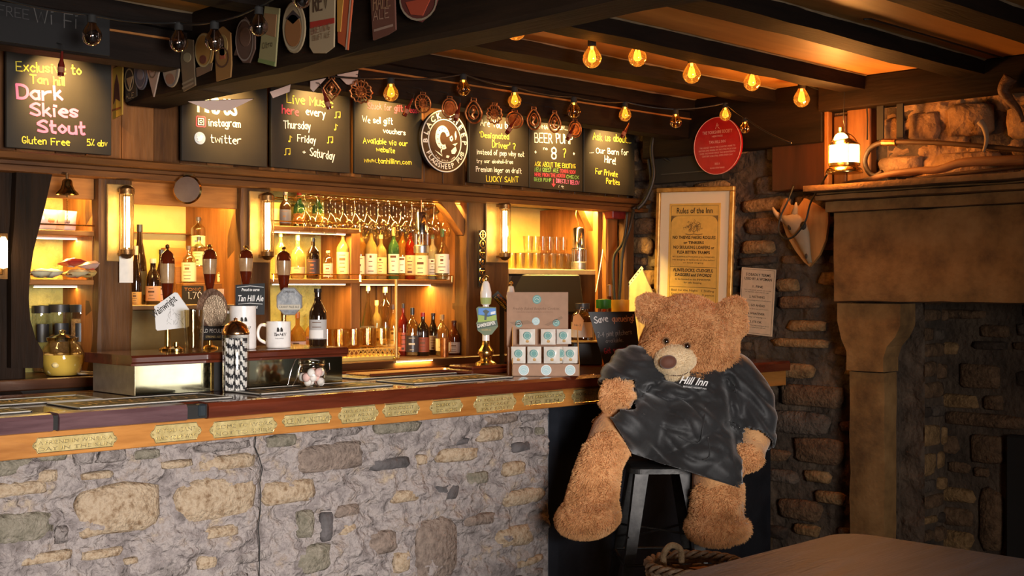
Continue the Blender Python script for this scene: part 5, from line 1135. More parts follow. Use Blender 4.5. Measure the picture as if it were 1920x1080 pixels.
strip(745, 812, 4.915, 1.127, 1.6, 'bright strip light along the front of the counter below the rum bottles')
# ============================================================ BOTTLES
PROF = {
 'spirit': [(.001, 0), (.92, 0), (1, .02), (1, .60), (.93, .66), (.62, .73), (.34, .78), (.30, .82), (.30, .93)],
 'wine':   [(.001, 0), (.94, 0), (1, .015), (1, .56), (.86, .64), (.5, .72), (.37, .78), (.36, .93)],
 'champ':  [(.001, 0), (.94, 0), (1, .015), (1, .42), (.92, .52), (.66, .66), (.42, .78), (.36, .93)],
 'ale':    [(.001, 0), (.94, 0), (1, .02), (1, .52), (.95, .60), (.66, .70), (.42, .77), (.38, .86), (.38, .95)],
 'cone':   [(.001, 0), (.96, 0), (1, .03), (.92, .30), (.60, .52), (.30, .70), (.22, .78), (.20, .93)],
 'round':  [(.001, 0), (.75, 0), (.95, .04), (1, .25), (.98, .50), (.80, .62), (.45, .70), (.26, .74), (.24, .90)],
 'tall':   [(.001, 0), (.94, 0), (1, .02), (1, .70), (.8, .76), (.42, .80), (.36, .84), (.36, .94)],
}
def liquid(name, col, tr=.75, rough=.06):
    if name in MC: return MC[name]
    m, N, L, p = _new(name); p.inputs['Base Color'].default_value = c4(col); setp(p, rough=rough, trans=tr, ior=1.18, coat=.5); MC[name] = m; return m
GB = {'dark': plain('dark_glass', (.018, .008, .004), .08, 0, coat=.6), 'brown': liquid('brown_glass', (.10, .022, .005), .35), 'amber': liquid('amber_spirit', (.75, .33, .05)), 'gold': liquid('golden_spirit', (.92, .62, .18)),
      'clear': thin_glass('bottle_glass', (.90, .86, .70), refl=.2), 'green': liquid('green_glass', (.06, .16, .05), .5), 'red': liquid('red_rum', (.28, .02, .008), .5), 'pale': liquid('pale_spirit', (.95, .82, .45))}
bc = {}
def bottle(x, ytop, Yp, z, kind, glass, cap, lab_col, label, wpx=None, h1=.10, h2=.48, caplen=.09, ybase=None, deco=None, group='bottles on the back bar', nm='bottle', lblw=1.0, decoc=(.12, .05, .02)):
    top = PY(x, ytop, Yp); H = top.z-z; d = dY(x, Yp); Rr = (wpx or 20)*.5*d/F_PX
    t = thing(nm, label, 'bottle', (top.x, Yp, z), FACE, group)
    pr = [(r_*Rr, h*H) for r_, h in PROF[kind]]; nk = pr[-1][0]
    B().lathe(pr+[(nk*.9, pr[-1][1]), (.0005, pr[-1][1])], 20).obj('glass_body', GB[glass], t, smooth=True)
    if glass in ('clear',): B().lathe([(.0005, .005), (Rr*.9, .006), (Rr*.92, H*.42), (.0005, H*.42)], 16).obj('contents', GB['pale'], t, smooth=True)
    if cap: B().lathe([(nk*1.12, pr[-1][1]-caplen*H*.25), (nk*1.18, pr[-1][1]), (nk*1.15, H), (.0005, H)], 14).obj('cap', plainc(cap, .35), t, smooth=True)
    _q = random.Random(int(x*3)); h1 += _q.uniform(-.02, .03); h2 += _q.uniform(-.07, .05)
    if lab_col:
        m = plainc(lab_col, .6); B().lathe([(Rr*1.012, H*h1), (Rr*1.012, H*h2)], 20).obj('label', m, t, smooth='all')
        b = B(); zc = H*(h1+h2)/2; hh = H*(h2-h1)
        rq = random.Random(int(x*7)); nl = rq.choice((3, 4, 5)); big = rq.randrange(nl)
        for k in range(nl):
            zz = zc+hh*(.36-.72*k/(nl-1)); ww = rq.uniform(.35, 1.1); th_ = hh*(.06 if k == big else .018); b.lathe([(Rr*1.02, zz-th_), (Rr*1.02, zz+th_)], 8, a0=-PI/2-ww/2, a1=-PI/2+ww/2)
        b.obj('label_print', plainc(decoc), t)
    return t
ZN2 = 1.425; ZC = 1.135; ZM = 1.545
# niche with the dark wine bottles
bottle(262, 421, 5.30, ZN2, 'champ', 'dark', (.03, .03, .03), (.05, .04, .03), 'tall black sparkling wine bottle at the back beside the white card', 26, group='bottles on the beige shelf')
bottle(255, 461, 5.16, ZN2, 'champ', 'dark', (.75, .62, .3), (.75, .42, .10), 'dark bottle with gold foil neck and an orange label', 20, .02, .26, .34, group='bottles on the beige shelf')
bottle(287, 485, 5.14, ZN2, 'ale', 'dark', (.80, .68, .38), (.70, .35, .15), 'dark ale bottle with a big cream cap and orange label', 27, .06, .42, .2, group='bottles on the beige shelf')
bottle(303, 468, 5.22, ZN2, 'champ', 'dark', (.03, .03, .03), (.7, .35, .25), 'dark bottle half hidden behind the pump handle next the white clip', 24, .04, .35, group='bottles on the beige shelf')
# stepped stand for the others
a = XP(338, 5.2); c_ = XP(440, 5.2); st = thing('bottle_steps', 'small stepped wooden riser lifting the clear bottles above the beige shelf', 'riser', (a, 5.17, ZN2))
z1 = PY(354, 531, 5.2).z-ZN2; z2 = PY(373, 500, 5.27).z-ZN2; z3 = PY(372, 466, 5.34).z-ZN2
B().box(0, 0, 0, c_-a, .07, z1, .002).obj('lower_step', 'oak', st); B().box(0, .071, 0, c_-a, .14, z2, .002).obj('middle_step', 'oak', st); B().box(0, .141, 0, c_-a, .21, z3, .002).obj('upper_step', 'oak', st)
bottle(354, 461, 5.205, ZN2+z1, 'spirit', 'clear', (.10, .07, .05), (.80, .66, .38), 'clear gin bottle with a cream label and dark stopper, on the lowest step', 27, .06, .58, .2, decoc=(.2, .12, .05), group='bottles on the riser')
bottle(373, 444, 5.275, ZN2+z2, 'spirit', 'clear', (.06, .06, .05), (.45, .55, .25), 'clear bottle with a green tinged label in the middle of the riser', 24, .06, .5, .2, group='bottles on the riser')
bottle(372, 407, 5.345, ZN2+z3, 'spirit', 'clear', (.06, .05, .05), (.50, .60, .30), 'topmost clear bottle with a green and blue label', 27, .04, .42, .2, group='bottles on the riser', decoc=(.12, .12, .35))
bottle(400, 445, 5.275, ZN2+z2, 'ale', 'brown', (.05, .04, .04), (.85, .80, .68), 'brown bottle with a plain white label on the riser', 24, .25, .6, .14, group='bottles on the riser')
bottle(415, 500, 5.20, ZN2+z1, 'spirit', 'gold', (.85, .7, .3), (.9, .8, .5), 'small yellow miniature bottle beside the inner post', 15, .1, .6, .12, group='bottles on the riser')
t = thing('chalk_label', 'small black chalked card propped on the beige shelf below the gin bottle', 'sign', PY(362, 572, 5.155)); t.location.z = ZN2+.001; w_ = .11
B().box(-w_/2, 0, 0, w_/2, .006, .085).obj('card', 'chalkb', t); write(t, 'TONIC', -.045, .062, .012, CH_O, -.001, width=.09); write(t, '1.70', -.03, .026, .03, CH_W, -.001, width=.08); write(t, '*', .03, .008, .012, CH_R, -.001)
t = thing('white_card', 'pinkish white card leaning at the end of the beige shelf', 'card', PY(421, 572, 5.15)); t.location.z = ZN2+.001; B().box(-.035, 0, 0, .038, .004, .07).obj('sheet', plainc((.78, .62, .52)), t); B().box(-.02, -.001, .02, .0, 0, .045).obj('print', plainc((.7, .3, .25)), t)
t = thing('note_card', 'blank white paper note pinned under the first wall lamp', 'note', PY(237, 530, 4.975)); hh = PY(237, 470, 4.975).z-t.location.z; B().box(-.033, -.002, 0, .03, 0, hh).obj('sheet', 'paper', t); B().ball((0, -.004, hh-.01), .006, 8, 6).obj('pin', 'red', t)
# top shelf of the wide niche
bottle(535, 359, 5.14, 1.80, 'wine', 'dark', (.03, .03, .05), (.06, .06, .10), 'dark blue-black wine bottle on the short upper shelf', 22, .1, .5, .14)
bottle(561, 361, 5.28, 1.80, 'wine', 'green', (.45, .03, .02), (.5, .2, .1), 'bottle with a red cap behind the first hanging glasses', 22)
bottle(596, 363, 5.30, 1.80, 'wine', 'green', (.2, .03, .02), (.3, .25, .1), 'green bottle seen through the hanging glasses', 22)
t = thing('amber_carton', 'small amber carton at the near end of the upper shelf', 'box', PY(517, 424, 5.2)); t.location.z = 1.80; B().box(-.035, 0, 0, .035, .07, .12, .002).obj('carton', plainc((.55, .32, .08)), t); B().box(-.028, -.001, .02, .028, 0, .09).obj('carton_label', plainc((.8, .6, .3)), t)
# lit middle shelf
bottle(526, 436, 5.2, ZM, 'spirit', 'gold', (.8, .65, .3), (.85, .7, .35), 'pale gold bottle at the near end of the brightly lit shelf', 20)
bottle(558, 441, 5.2, ZM, 'round', 'gold', (.75, .55, .2), (.75, .5, .2), 'squat golden bottle second along the brightly lit shelf', 28, .08, .3, .1)
bottle(587, 446, 5.14, ZM, 'spirit', 'dark', (.02, .02, .02), (.06, .03, .02), 'black bottle standing on the brightly lit shelf', 25, .12, .5, .1, decoc=(.5, .12, .03))
bottle(615, 470, 5.2, ZM, 'tall', 'clear', (.5, .4, .2), (.40, .38, .32), 'short clear jar with a grey label on the brightly lit shelf', 18, .1, .55)
bottle(643, 432, 5.2, ZM, 'spirit', 'gold', (.8, .6, .25), (.88, .68, .28), 'large yellow labelled bottle against the divider post', 24, .08, .55)
# whisky shelf
for x, yt, kind, gl, cap, lc, w_, lab, Yp, kw in (
 (676, 423, 'spirit', 'amber', (.12, .08, .05), (.78, .62, .35), 22, 'whisky bottle with a cream label, first past the divider post', 5.28, {}),
 (696, 428, 'spirit', 'gold', (.04, .03, .03), (.72, .66, .52), 22, 'whisky bottle with a black stopper and grey-cream label', 5.22, {}),
 (714, 440, 'spirit', 'gold', (.8, .6, .3), (.85, .62, .25), 22, 'golden bottle with a plain yellow label on the whisky shelf', 5.22, {}),
 (738, 428, 'spirit', 'green', (.75, .72, .6), (.86, .80, .60), 21, 'green glass whisky bottle with a white capsule', 5.20, {'caplen': .3}),
 (754, 426, 'spirit', 'amber', (.03, .02, .02), (.84, .78, .62), 20, 'amber whisky bottle with a black cap and white label', 5.26, {}),
 (769, 427, 'spirit', 'red', (.05, .05, .10), (.6, .45, .2), 20, 'reddish bottle with a navy cap just before the tall jug lamp', 5.22, {}),
 (789, 450, 'tall', 'gold', None, (.90, .74, .42), 28, 'wide bottle with a big cream label under the hanging jug lamp', 5.20, {'h2': .6}),
 (811, 440, 'spirit', 'pale', (.10, .16, .12), (.66, .60, .48), 20, 'pale bottle with a dark green cap on the whisky shelf', 5.24, {}),
 (829, 429, 'round', 'clear', (.04, .14, .14), (.72, .70, .62), 27, 'clear bottle with a teal stopper at the far end of the whisky shelf', 5.18, {'caplen': .22})):
    bottle(x, yt, Yp, ZM, kind, gl, cap, lc, lab, w_, group='bottles on the whisky shelf', **kw)
for i, (x, yt, col) in enumerate(((840, 487, (.85, .75, .5)), (846, 487, (.75, .68, .5)), (852, 486, (.65, .5, .3)))):
    p = PY(x, 515, 5.16); hgt = PY(x, yt, 5.16).z-ZM; t = thing('miniature_carton', ['cream', 'off-white', 'tan'][i]+' slim carton at the end of the whisky shelf', 'box', (p.x, 5.16, ZM), FACE)
    B().box(-.009, -.015, 0, .009, .015, hgt, .001).obj('carton', plainc(col), t); B().box(-.006, -.016, hgt*.3, .006, -.0152, hgt*.6).obj('carton_label', plainc((.3, .15, .08)), t)
p = PY(861, 518, 5.14); t = thing('pepper_mill', 'dark ribbed jar at the far end of the brass rail', 'jar', (p.x, 5.13, ZM)); B().lathe([(.001, 0), (.02, 0), (.022, .03), (.018, .05), (.020, .085), (.012, .10), (.001, .105)], 16).obj('jar_body', GB['brown'], t, smooth=True); B().ball((0, 0, .108), .009, 8, 6).obj('knob', 'brass', t)
# counter bottles
for x, yt, kind, gl, cap, lc, w_, lab, Yp, kw in (
 (665, 553, 'champ', 'green', (.4, .3, .15), (.75, .6, .3), 24, 'green bottle rising behind the glass mugs', 5.38, {}),
 (690, 533, 'cone', 'clear', (.8, .6, .25), None, 34, 'wide cone-shaped clear decanter behind the glass mugs', 5.34, {}),
 (706, 563, 'spirit', 'gold', (.8, .6, .3), (.85, .6, .25), 20, 'golden bottle half behind the glass mugs', 5.36, {}),
 (722, 538, 'tall', 'clear', (.7, .5, .2), (.85, .66, .35), 22, 'tall slim clear bottle next the vertical brass pole', 5.34, {'h2': .3}),
 (737, 571, 'spirit', 'amber', (.06, .03, .03), (.75, .55, .25), 20, 'amber bottle with a dark cap touching the vertical brass pole', 5.32, {}),
 (756, 569, 'spirit', 'red', (.04, .03, .03), (.6, .12, .05), 19, 'orange-red bottle just past the vertical brass pole', 5.24, {}),
 (773, 577, 'spirit', 'clear', (.03, .03, .03), (.05, .04, .04), 24, 'clear bottle with a black cap and black label', 5.18, {'decoc': (.7, .6, .4), 'caplen': .3}),
 (793, 586, 'spirit', 'dark', (.40, .02, .02), (.25, .05, .02), 24, 'dark rum bottle with a red cap', 5.16, {}),
 (812, 587, 'ale', 'dark', (.05, .03, .03), (.45, .33, .2), 19, 'dark bottle with a tan label between the rum and the clear bottle', 5.2, {})):
    bottle(x, yt, Yp, ZC, kind, gl, cap, lc, lab, w_, group='bottles on the back counter', **kw)
bottle(829, 590, 5.06, ZC, 'spirit', 'clear', (.35, .22, .12), (.8, .7, .55), 'clear bottle with a pale label behind the copper cup', 24, .1, .4, .2, group='bottles on the back counter')
bottle(851, 601, 5.08, ZC, 'ale', 'brown', (.06, .02, .02), (.50, .46, .44), 'brown ale bottle with a hill on its grey label, nearer of the pair', 23, .05, .42, .06, group='pair of ale bottles')
bottle(869, 601, 5.14, ZC, 'ale', 'brown', (.06, .02, .02), (.50, .46, .44), 'brown ale bottle with a hill on its grey label, nearer the dark post', 21, .05, .42, .06, group='pair of ale bottles')
bottle(584, 592, 5.28, ZC, 'spirit', 'amber', (.04, .03, .02), (.3, .1, .05), 'amber bottle peeping out behind the big dark beer bottle', 26)
bottle(558, 585, 5.12, ZC, 'round', 'amber', (.5, .15, .03), (.62, .40, .32), 'squat orange liqueur bottle behind the small white mug', 32, .1, .45, .1)
t = thing('copper_cup', 'tall copper measuring cup in front of the clear bottle', 'cup', PY(833, 690, 4.98)); t.location.z = 1.135; t.location.y = 4.98; B().lathe([(.001, 0), (.021, 0), (.023, .10), (.021, .10), (.019, .004)], 20).obj('cup_body', 'copper', t, smooth=True); B().tube([(.02, 0, .09), (.045, 0, .08), (.045, 0, .03), (.02, 0, .02)], .003, 6).obj('handle', 'copper', t)
# vertical brass pole
t = thing('brass_pole', 'slim vertical brass pole rising from the back counter to the whisky shelf', 'pole', (PY(743, 670, 4.99).x, 4.99, 1.135)); B().tube([(0, 0, 0), (0, 0, .41)], .008, 10).obj('tube', pbr, t, smooth=True); B().lathe([(.001, 0), (.018, 0), (.018, .006), (.009, .01)], 12).obj('foot', 'brass', t)
# ---- glass crate and mugs
cx = (XP(622, 5.05), XP(738, 5.05)); t = thing('glass_crate', 'amber plastic crate with a diamond lattice, on the back counter', 'crate', (cx[0], 5.0, ZC)); am = liquid('amber_plastic', (.72, .42, .10), .3, .3); W_ = cx[1]-cx[0]
B().box(0, 0, 0, W_, .28, .022, .003).obj('tray', plain('tray_yellow', (.62, .40, .10), .5), t)
b = B(); nn = 14
for k in range(nn):
    for s_ in (-1, 1): xa = W_*(k+.5)/nn; b.tube([(xa-s_*W_/nn*.5, -.002, .022), (xa+s_*W_/nn*.5, -.002, .058)], .0028, 5)
for k in range(7):
    for s_ in (-1, 1): ya = .28*(k+.5)/7; b.tube([(W_, ya-s_*.02, .022), (W_, ya+s_*.02, .058)], .0028, 5)
b.obj('lattice', am, t); q = B(); 
for zz in (.058,): q.tube([(0, 0, zz), (W_, 0, zz), (W_, .28, zz), (0, .28, zz)], .004, 6, closed=True)
q.obj('rim', am, t)
gm = thin_glass('warm_mug_glass', (.98, .90, .70), refl=.09)
def mug(p, s_=1.0, lab='', grp=None):
    t = thing('glass_mug', lab, 'mug', p, FACE, grp); B().lathe([(.001, .004), (.036*s_, 0), (.038*s_, .01), (.037*s_, .095*s_), (.034*s_, .095*s_), (.034*s_, .014), (.001, .012)], 14).obj('glass_body', gm, t, smooth=True)
    B().tube([(.036*s_, 0, .08*s_), (.062*s_, 0, .075*s_), (.064*s_, 0, .03*s_), (.036*s_, 0, .022*s_)], .005*s_, 6).obj('handle', gm, t, smooth='all'); return t
k0 = mug((cx[0]+.05, 5.06, ZC+.062), 1, 'dimpled glass mug in the amber crate', 'glass mugs in the crate')
for i in range(1, 9):
    dup(k0, (cx[0]+.05+(i % 5)*.09, 5.06+.10*(i//5), ZC+.062), rz=FACE+.4*i)
for i, x in enumerate((590, 605)): dup(k0, (XP(x, 5.22), 5.22, ZC), rz=FACE+1+i, label='glass mug on the counter behind the dark beer bottle', group='glass mugs on the counter')
# ---- hanging wine glasses
def wineglass(p, s_=1.0, lab=''):
    t = thing('wine_glass', lab, 'wine glass', p, 0, 'wine glasses hanging upside down')
    B().lathe([(.001, 0), (.034*s_, -.002), (.034*s_, -.004), (.006, -.008), (.0035, -.02), (.0035, -.07*s_), (.008, -.082*s_), (.028*s_, -.105*s_), (.037*s_, -.135*s_), (.036*s_, -.16*s_), (.029*s_, -.185*s_)], 16).obj('glass_bowl', 'glassw', t, smooth='all'); return t
g0 = wineglass((XP(572, 5.1), 5.1, 1.955), .98, 'upturned wine glass hanging under the lintel'); cnt = 0
for row, Yr in enumerate((5.1, 5.19, 5.28, 5.37)):
    for k in range(13):
        if row == 0 and k == 0: continue
        X = XP(572, 5.1)+.076*k+.02*row
        if X > XP(855, 5.1)+.1: continue
        dup(g0, (X, Yr, 1.953), rz=cnt*.7, scale=R.uniform(.93, 1.04)); cnt += 1
rk = thing('glass_rack', 'brass rod rack holding the wine glasses under the lintel', 'rack', (XP(565, 5.1), 5.1, 1.955)); 
for i, yy in enumerate((-.045, .045, .135, .225, .315)): B().tube([(0, yy, 0), (1.12, yy, 0)], .003, 6).obj('rod', 'brass', rk)
strip_ = None
# ---- tumblers
tg = thin_glass('tumbler_glass', (1, .985, .93), refl=.10)
def tumbler(p, h, r_, lab='', grp=''):
    t = thing('tumbler', lab, 'glass', p, 0, grp); B().lathe([(.001, .006), (r_*.8, 0), (r_*.82, .004), (r_, h), (r_*.94, h), (r_*.76, .012), (.001, .012)], 14).obj('glass_body', tg, t, smooth=True); return t
T0 = tumbler((XP(975, 5.2), 5.2, 1.611), .095, .032, 'straight tumbler in the lower tier on the pale shelf', 'tumblers in the lower tier')
hz = .098
for r_ in range(3):
    for k in range(9):
        if r_ == 0 and k == 0: continue
        dup(T0, (XP(975, 5.2)+.066*k, 5.2+.07*r_, 1.611))
for k in range(6): 
    q = dup(T0, (XP(997, 5.2)+.060*k, 5.23, 1.611+hz+.004), label='tumbler stacked in the upper tier on the pale shelf', group='tumblers in the upper tier')
pl_ = thing('glass_sheet', 'clear sheet of glass between the two tiers of tumblers', 'sheet', (XP(985, 5.2), 5.18, 1.611+.0955)); B().box(0, 0, 0, .50, .16, .003).obj('glass_pane', 'glass', pl_)
# ---- mining lamps
def miner_lamp(p, h, lab, hook=True):
    t = thing('miners_lamp', lab, 'lamp', p); s_ = h
    B().lathe([(.001, 0), (.19*s_, 0), (.19*s_, .17*s_), (.17*s_, .19*s_), (.001, .19*s_)], 24).obj('base', 'steel', t, smooth=True)
    B().lathe([(.14*s_, .19*s_), (.14*s_, .46*s_)], 20).obj('glass_cylinder', 'glass', t, smooth='all')
    for k in range(6): q = PI/3*k; B().tube([(.165*s_*math.cos(q), .165*s_*math.sin(q), .19*s_), (.165*s_*math.cos(q), .165*s_*math.sin(q), .47*s_)], .012*s_, 6).obj('guard_rod', 'steel', t)
    B().lathe([(.001, .46*s_), (.19*s_, .46*s_), (.19*s_, .49*s_), (.165*s_, .51*s_), (.15*s_, .96*s_), (.12*s_, 1.0*s_), (.001, 1.0*s_)], 24).obj('bonnet', 'chrome', t, smooth=True)
    if hook: B().tube(sm([(0, 0, 1.0*s_), (-.05*s_, 0, 1.15*s_), (-.12*s_, 0, 1.3*s_), (-.05*s_, 0, 1.47*s_), (.08*s_, 0, 1.45*s_), (.14*s_, 0, 1.25*s_)]), .014*s_, 6).obj('hook', 'copper', t)
    return t
p = PY(1088, 507, 5.12); miner_lamp((p.x, 5.13, 1.611), .255, 'steel miner\'s safety lamp with a tall hook on the pale shelf')
p = PY(790, 474, 5.02); hh = (474-398)*dY(790, 5.02)/F_PX; lm = miner_lamp((p.x, 5.02, p.z), hh, 'brass miner\'s lamp hanging in front of the whisky bottles', False); B().tube([(0, 0, hh), (0, 0, 1.962-p.z)], .003, 6).obj('hanging_wire', 'copper', lm)
# ---- bell and clock at the lintel
p = PY(126, 365, 4.86); t = thing('brass_bell', 'brass ship bell with a chain, hanging from the lintel over the snack shelves', 'bell', p); s_ = dY(126, 4.86)/F_PX
B().lathe([(21*s_, 0), (20*s_, 3*s_), (13*s_, 10*s_), (10*s_, 18*s_), (9*s_, 26*s_), (6*s_, 29*s_), (.001, 30*s_)], 24).obj('bell_body', 'brass', t, smooth=True)
B().tube([(0, 0, 29*s_), (0, 0, 38*s_), (0, .05, 42*s_)], 3*s_, 8).obj('bracket', dbr, t); B().ball((0, 0, -2*s_), 3*s_, 10, 8).obj('clapper', dbr, t)
b = B()
for k in range(14): 
    zz = -4*s_-k*3.6*s_; b.tube([(1.3*s_*math.cos(q)*(1 if k % 2 else 0), 1.3*s_*math.cos(q)*(0 if k % 2 else 1), zz+2.2*s_*math.sin(q)) for q in np.linspace(0, 2*PI, 8, endpoint=False)], .4*s_, 4, closed=True)
b.obj('chain', 'brass', t)
p = PY(353, 356, 4.84); t = thing('chrome_speaker', 'round chrome wall clock or dome fixed under the lintel above the clear bottles', 'clock', p, FACE); t.name = 'round_clock'; t['label'] = 'round chrome-rimmed disc fixed under the lintel above the clear bottles'; t['category'] = 'clock'
s_ = dY(353, 4.84)/F_PX; Q = Matrix.Rotation(PI/2, 4, 'X')
B().lathe([(.001, 0), (26*s_, 0), (27*s_, 6*s_), (24*s_, 9*s_), (.001, 9*s_)], 32, Q).obj('case', 'brass', t, smooth=True); B().lathe([(24*s_, 9*s_), (24*s_, 10*s_), (.001, 10.5*s_)], 32, Q).obj('dial', noisy('clock_dial', [(.22, .13, .10), (.42, .30, .25)], scale=3, rough=.25, bump=0, metal=.7), t)
B().box(-.02, 0, 15*s_, .02, .04, 30*s_).obj('bracket', dbr, t)
# ---- strip of horse brasses down the post
p = PY(904, 432, 4.975); t = thing('brass_strap', 'leather strap hung with small horse brasses down the post beside the lamp', 'horse brass strap', p); s_ = dY(904, 4.975)/F_PX
B().box(-8*s_, 0, -106*s_, 8*s_, .004, 0, .001).obj('strap', 'blackm', t)
for k in range(6):
    zz = (-8-17*k)*s_; B().tube([(6.8*s_*math.cos(q), -.004, zz+7.5*s_*math.sin(q)) for q in np.linspace(0, 2*PI, 18, endpoint=False)], 1.1*s_, 5, closed=True).obj('brass_ring', 'brass', t)
    b = B(); 
    if k % 2: b.ball((0, -.004, zz), 3*s_, 8, 6, sc=(1, .4, 1.2))
    else: b.tube([(-5*s_, -.004, zz), (5*s_, -.004, zz)], 1*s_, 5); b.tube([(0, -.004, zz-5*s_), (0, -.004, zz+5*s_)], 1*s_, 5)
    b.obj('brass_motif', 'brass', t)
# ---- snack shelves
def packet(p, w_, h, th, col, lab, rz=0, tilt=0, nm='crisp_packet', cat='packet', grp=None, col2=None):
    t = thing(nm, lab, cat, p, rz, grp); t.rotation_euler[0] = tilt; n = 8; vs = []; fs = []
    for s_ in (-1, 1):
        for i in range(n+1):
            for j in range(n+1):
                u, v = i/n*2-1, j/n*2-1; k = max(0, (1-u*u))**.6*max(0, (1-v*v))**.6
                vs.append((u*w_/2, s_*(th/2*k+.0006+.002*math.sin(9*u+4*v)*k), (v+1)*h/2))
    N1 = (n+1)**2
    for i in range(n):
        for j in range(n): a = i*(n+1)+j; fs += [(a, a+n+1, a+n+2, a+1), (N1+a, N1+a+1, N1+a+n+2, N1+a+n+1)]
    B().add(vs, fs).obj('wrapper', plain('foil_%.2f_%.2f_%.2f' % col, col, .3, .0, coat=.4), t, smooth='all')
    if col2: B().add([(x*.7, y*1.05-.0015, (z-h/2)*.45+h/2) for x, y, z in vs[:N1]], [f for f in fs if max(f) < N1]).obj('print', plainc(col2, .4), t, smooth='all')
    return t
for i, (x, y, w_, col, c2, rz, lab) in enumerate(((84, 432, .10, (.75, .62, .5), (.7, .25, .1), .3, 'white and orange crisp packet on the upper snack shelf'), (100, 432, .09, (.65, .48, .3), (.3, .15, .1), -.2, 'tan crisp packet leaning in the middle of the upper snack shelf'), (122, 432, .115, (.78, .74, .70), (.18, .16, .2), .1, 'white crisp packet with dark print below the bell'))):
    packet((PY(x, y, 5.15).x, 5.13+.02*i, 1.743), w_, .088, .05, col, lab, rz, .15, col2=c2)
for i, (x, col, c2, lab, zz) in enumerate(((66, (.68, .66, .45), (.2, .22, .12), 'green and white snack bags lying on the lower shelf', 0), (84, (.72, .68, .5), (.12, .12, .1), 'silver snack bag lying beside the red packet', .0), (117, (.45, .04, .03), (.7, .5, .4), 'red snack packet on top of the lower shelf pile', .045), (125, (.7, .6, .35), (.5, .12, .06), 'striped yellow packet under the red one', .0), (165, (.68, .45, .4), (.6, .1, .08), 'pink and white striped packet at the end of the lower shelf', .035), (168, (.72, .5, .16), (.45, .2, .05), 'gold packet at the bottom of the end pile', 0))):
    t = packet((PY(min(x, 150), 520, 5.14).x, 5.10+.02*(i % 2), 1.538+zz+.018), .085, .10, .035, col, lab, rz=.15*(i-2), tilt=PI/2-.12, col2=c2, grp=None)
    t.location.y -= 0.0
# ---- jars below the shelves
for i, (x, yt, Yp, w_) in enumerate(((78, 572, 5.30, 30), (112, 570, 5.26, 36), (150, 570, 5.20, 34))):
    p = PY(x, yt, Yp); H = p.z-1.135; r_ = w_*.5*dY(x, Yp)/F_PX
    t = thing('storage_jar', ['clear storage jar with a black lid, nearest the curved timber', 'storage jar with a black lid and dark label, middle of three', 'storage jar with a black lid full of pasta-like snacks'][i], 'jar', (p.x, Yp, 1.135), 0, 'black-lidded storage jars')
    B().lathe([(.001, 0), (r_, .003), (r_, H*.9)], 20).obj('glass_body', 'glass', t, smooth='all'); B().lathe([(.001, .004), (r_*.94, .006), (r_*.94, H*(.3, .55, .78)[i]), (.001, H*(.3, .55, .8)[i])], 18).obj('contents', noisy('dry_snacks', [(.25, .12, .04), (.6, .36, .14)], scale=60, rough=.7, bump=.8), t)
    B().lathe([(r_*1.08, H*.88), (r_*1.1, H*.99), (.001, H)], 20).obj('lid', 'black', t, smooth=True); B().lathe([(r_*1.01, H*.45), (r_*1.01, H*.72)], 12, a0=-PI*.8, a1=-PI*.3).obj('label', 'black', t)
p = PY(109, 690, 5.06); s_ = dY(109, 5.06)/F_PX; t = thing('pickled_egg_jar', 'big round glass jar of pickled eggs in yellow vinegar', 'jar', (p.x, 5.02, 1.135), FACE)
B().lathe([(.001, 0), (27*s_, 0), (33*s_, 8*s_), (39*s_, 26*s_), (39*s_, 42*s_), (34*s_, 56*s_), (27*s_, 62*s_), (26*s_, 68*s_)], 28).obj('glass_body', 'glass', t, smooth='all')
B().lathe([(.001, 2*s_), (26*s_, 2*s_), (32*s_, 9*s_), (37*s_, 26*s_), (37*s_, 40*s_), (.001, 40*s_)], 28).obj('vinegar', liquid('yellow_vinegar', (.90, .58, .10), .15, .1), t, smooth=True)
B().lathe([(28*s_, 66*s_), (29*s_, 72*s_), (10*s_, 77*s_), (5*s_, 79*s_), (7*s_, 84*s_), (.001, 87*s_)], 20).obj('lid', thin_glass('frosted_lid', (.9, .8, .5), refl=.2), t, smooth=True)
rg = random.Random(3)
for k in range(16):
    q = 2*PI*k/6; lv = k//6; rr_ = (26+rg.uniform(-2, 3))*s_*(.9 if lv == 0 else 1.05); B().ball((rr_*math.cos(q+lv*.5), rr_*math.sin(q+lv*.5), (11+12*lv)*s_), 8.5*s_, 10, 8, sc=(1, 1, .85)).obj('egg', plainc((.88, .68, .30), .4), t, smooth='all')
t = thing('paper_roll', 'white folded paper lying on the back counter beside the egg jar', 'paper', (PY(183, 676, 4.98).x, 4.98, 1.136), .1); B().box(-.09, -.02, 0, .09, .06, .006, .001, Matrix.Rotation(.06, 4, 'Y')).obj('sheet', 'paper', t); B().box(-.05, -.02, .006, .1, .05, .012, .001, Matrix.Rotation(.1, 4, 'Y')).obj('sheet', 'paper', t); t.name = 'folded_paper'
# ---- till below the pale shelf
t = thing('till_monitor', 'black till screen turned away, below the pale shelf', 'till', (PY(1030, 560, 4.95).x, 4.95, 1.135), math.radians(-20))
B().box(-.27, -.02, .22, .25, .02, .455, .01, Matrix.Rotation(-.25, 4, 'X')).obj('screen', plain('glossy_black', (.006, .006, .006), .5, spec=.25), t); B().box(-.05, .02, .01, .05, .08, .3, .006).obj('stand', 'blackm', t); B().box(-.16, -.10, 0, .16, .14, .02, .004).obj('base', 'blackm', t)
t = thing('grey_panel', 'sloping grey panel beneath the near end of the pale shelf', 'panel', (XP(958, 5.06), 5.10, 1.38)); B().prism([(0, .19), (.24, .19), (.20, .02), (.05, .02)], 0, .02).obj('panel_board', plain('grey_plastic', (.045, .038, .03), .6), t)
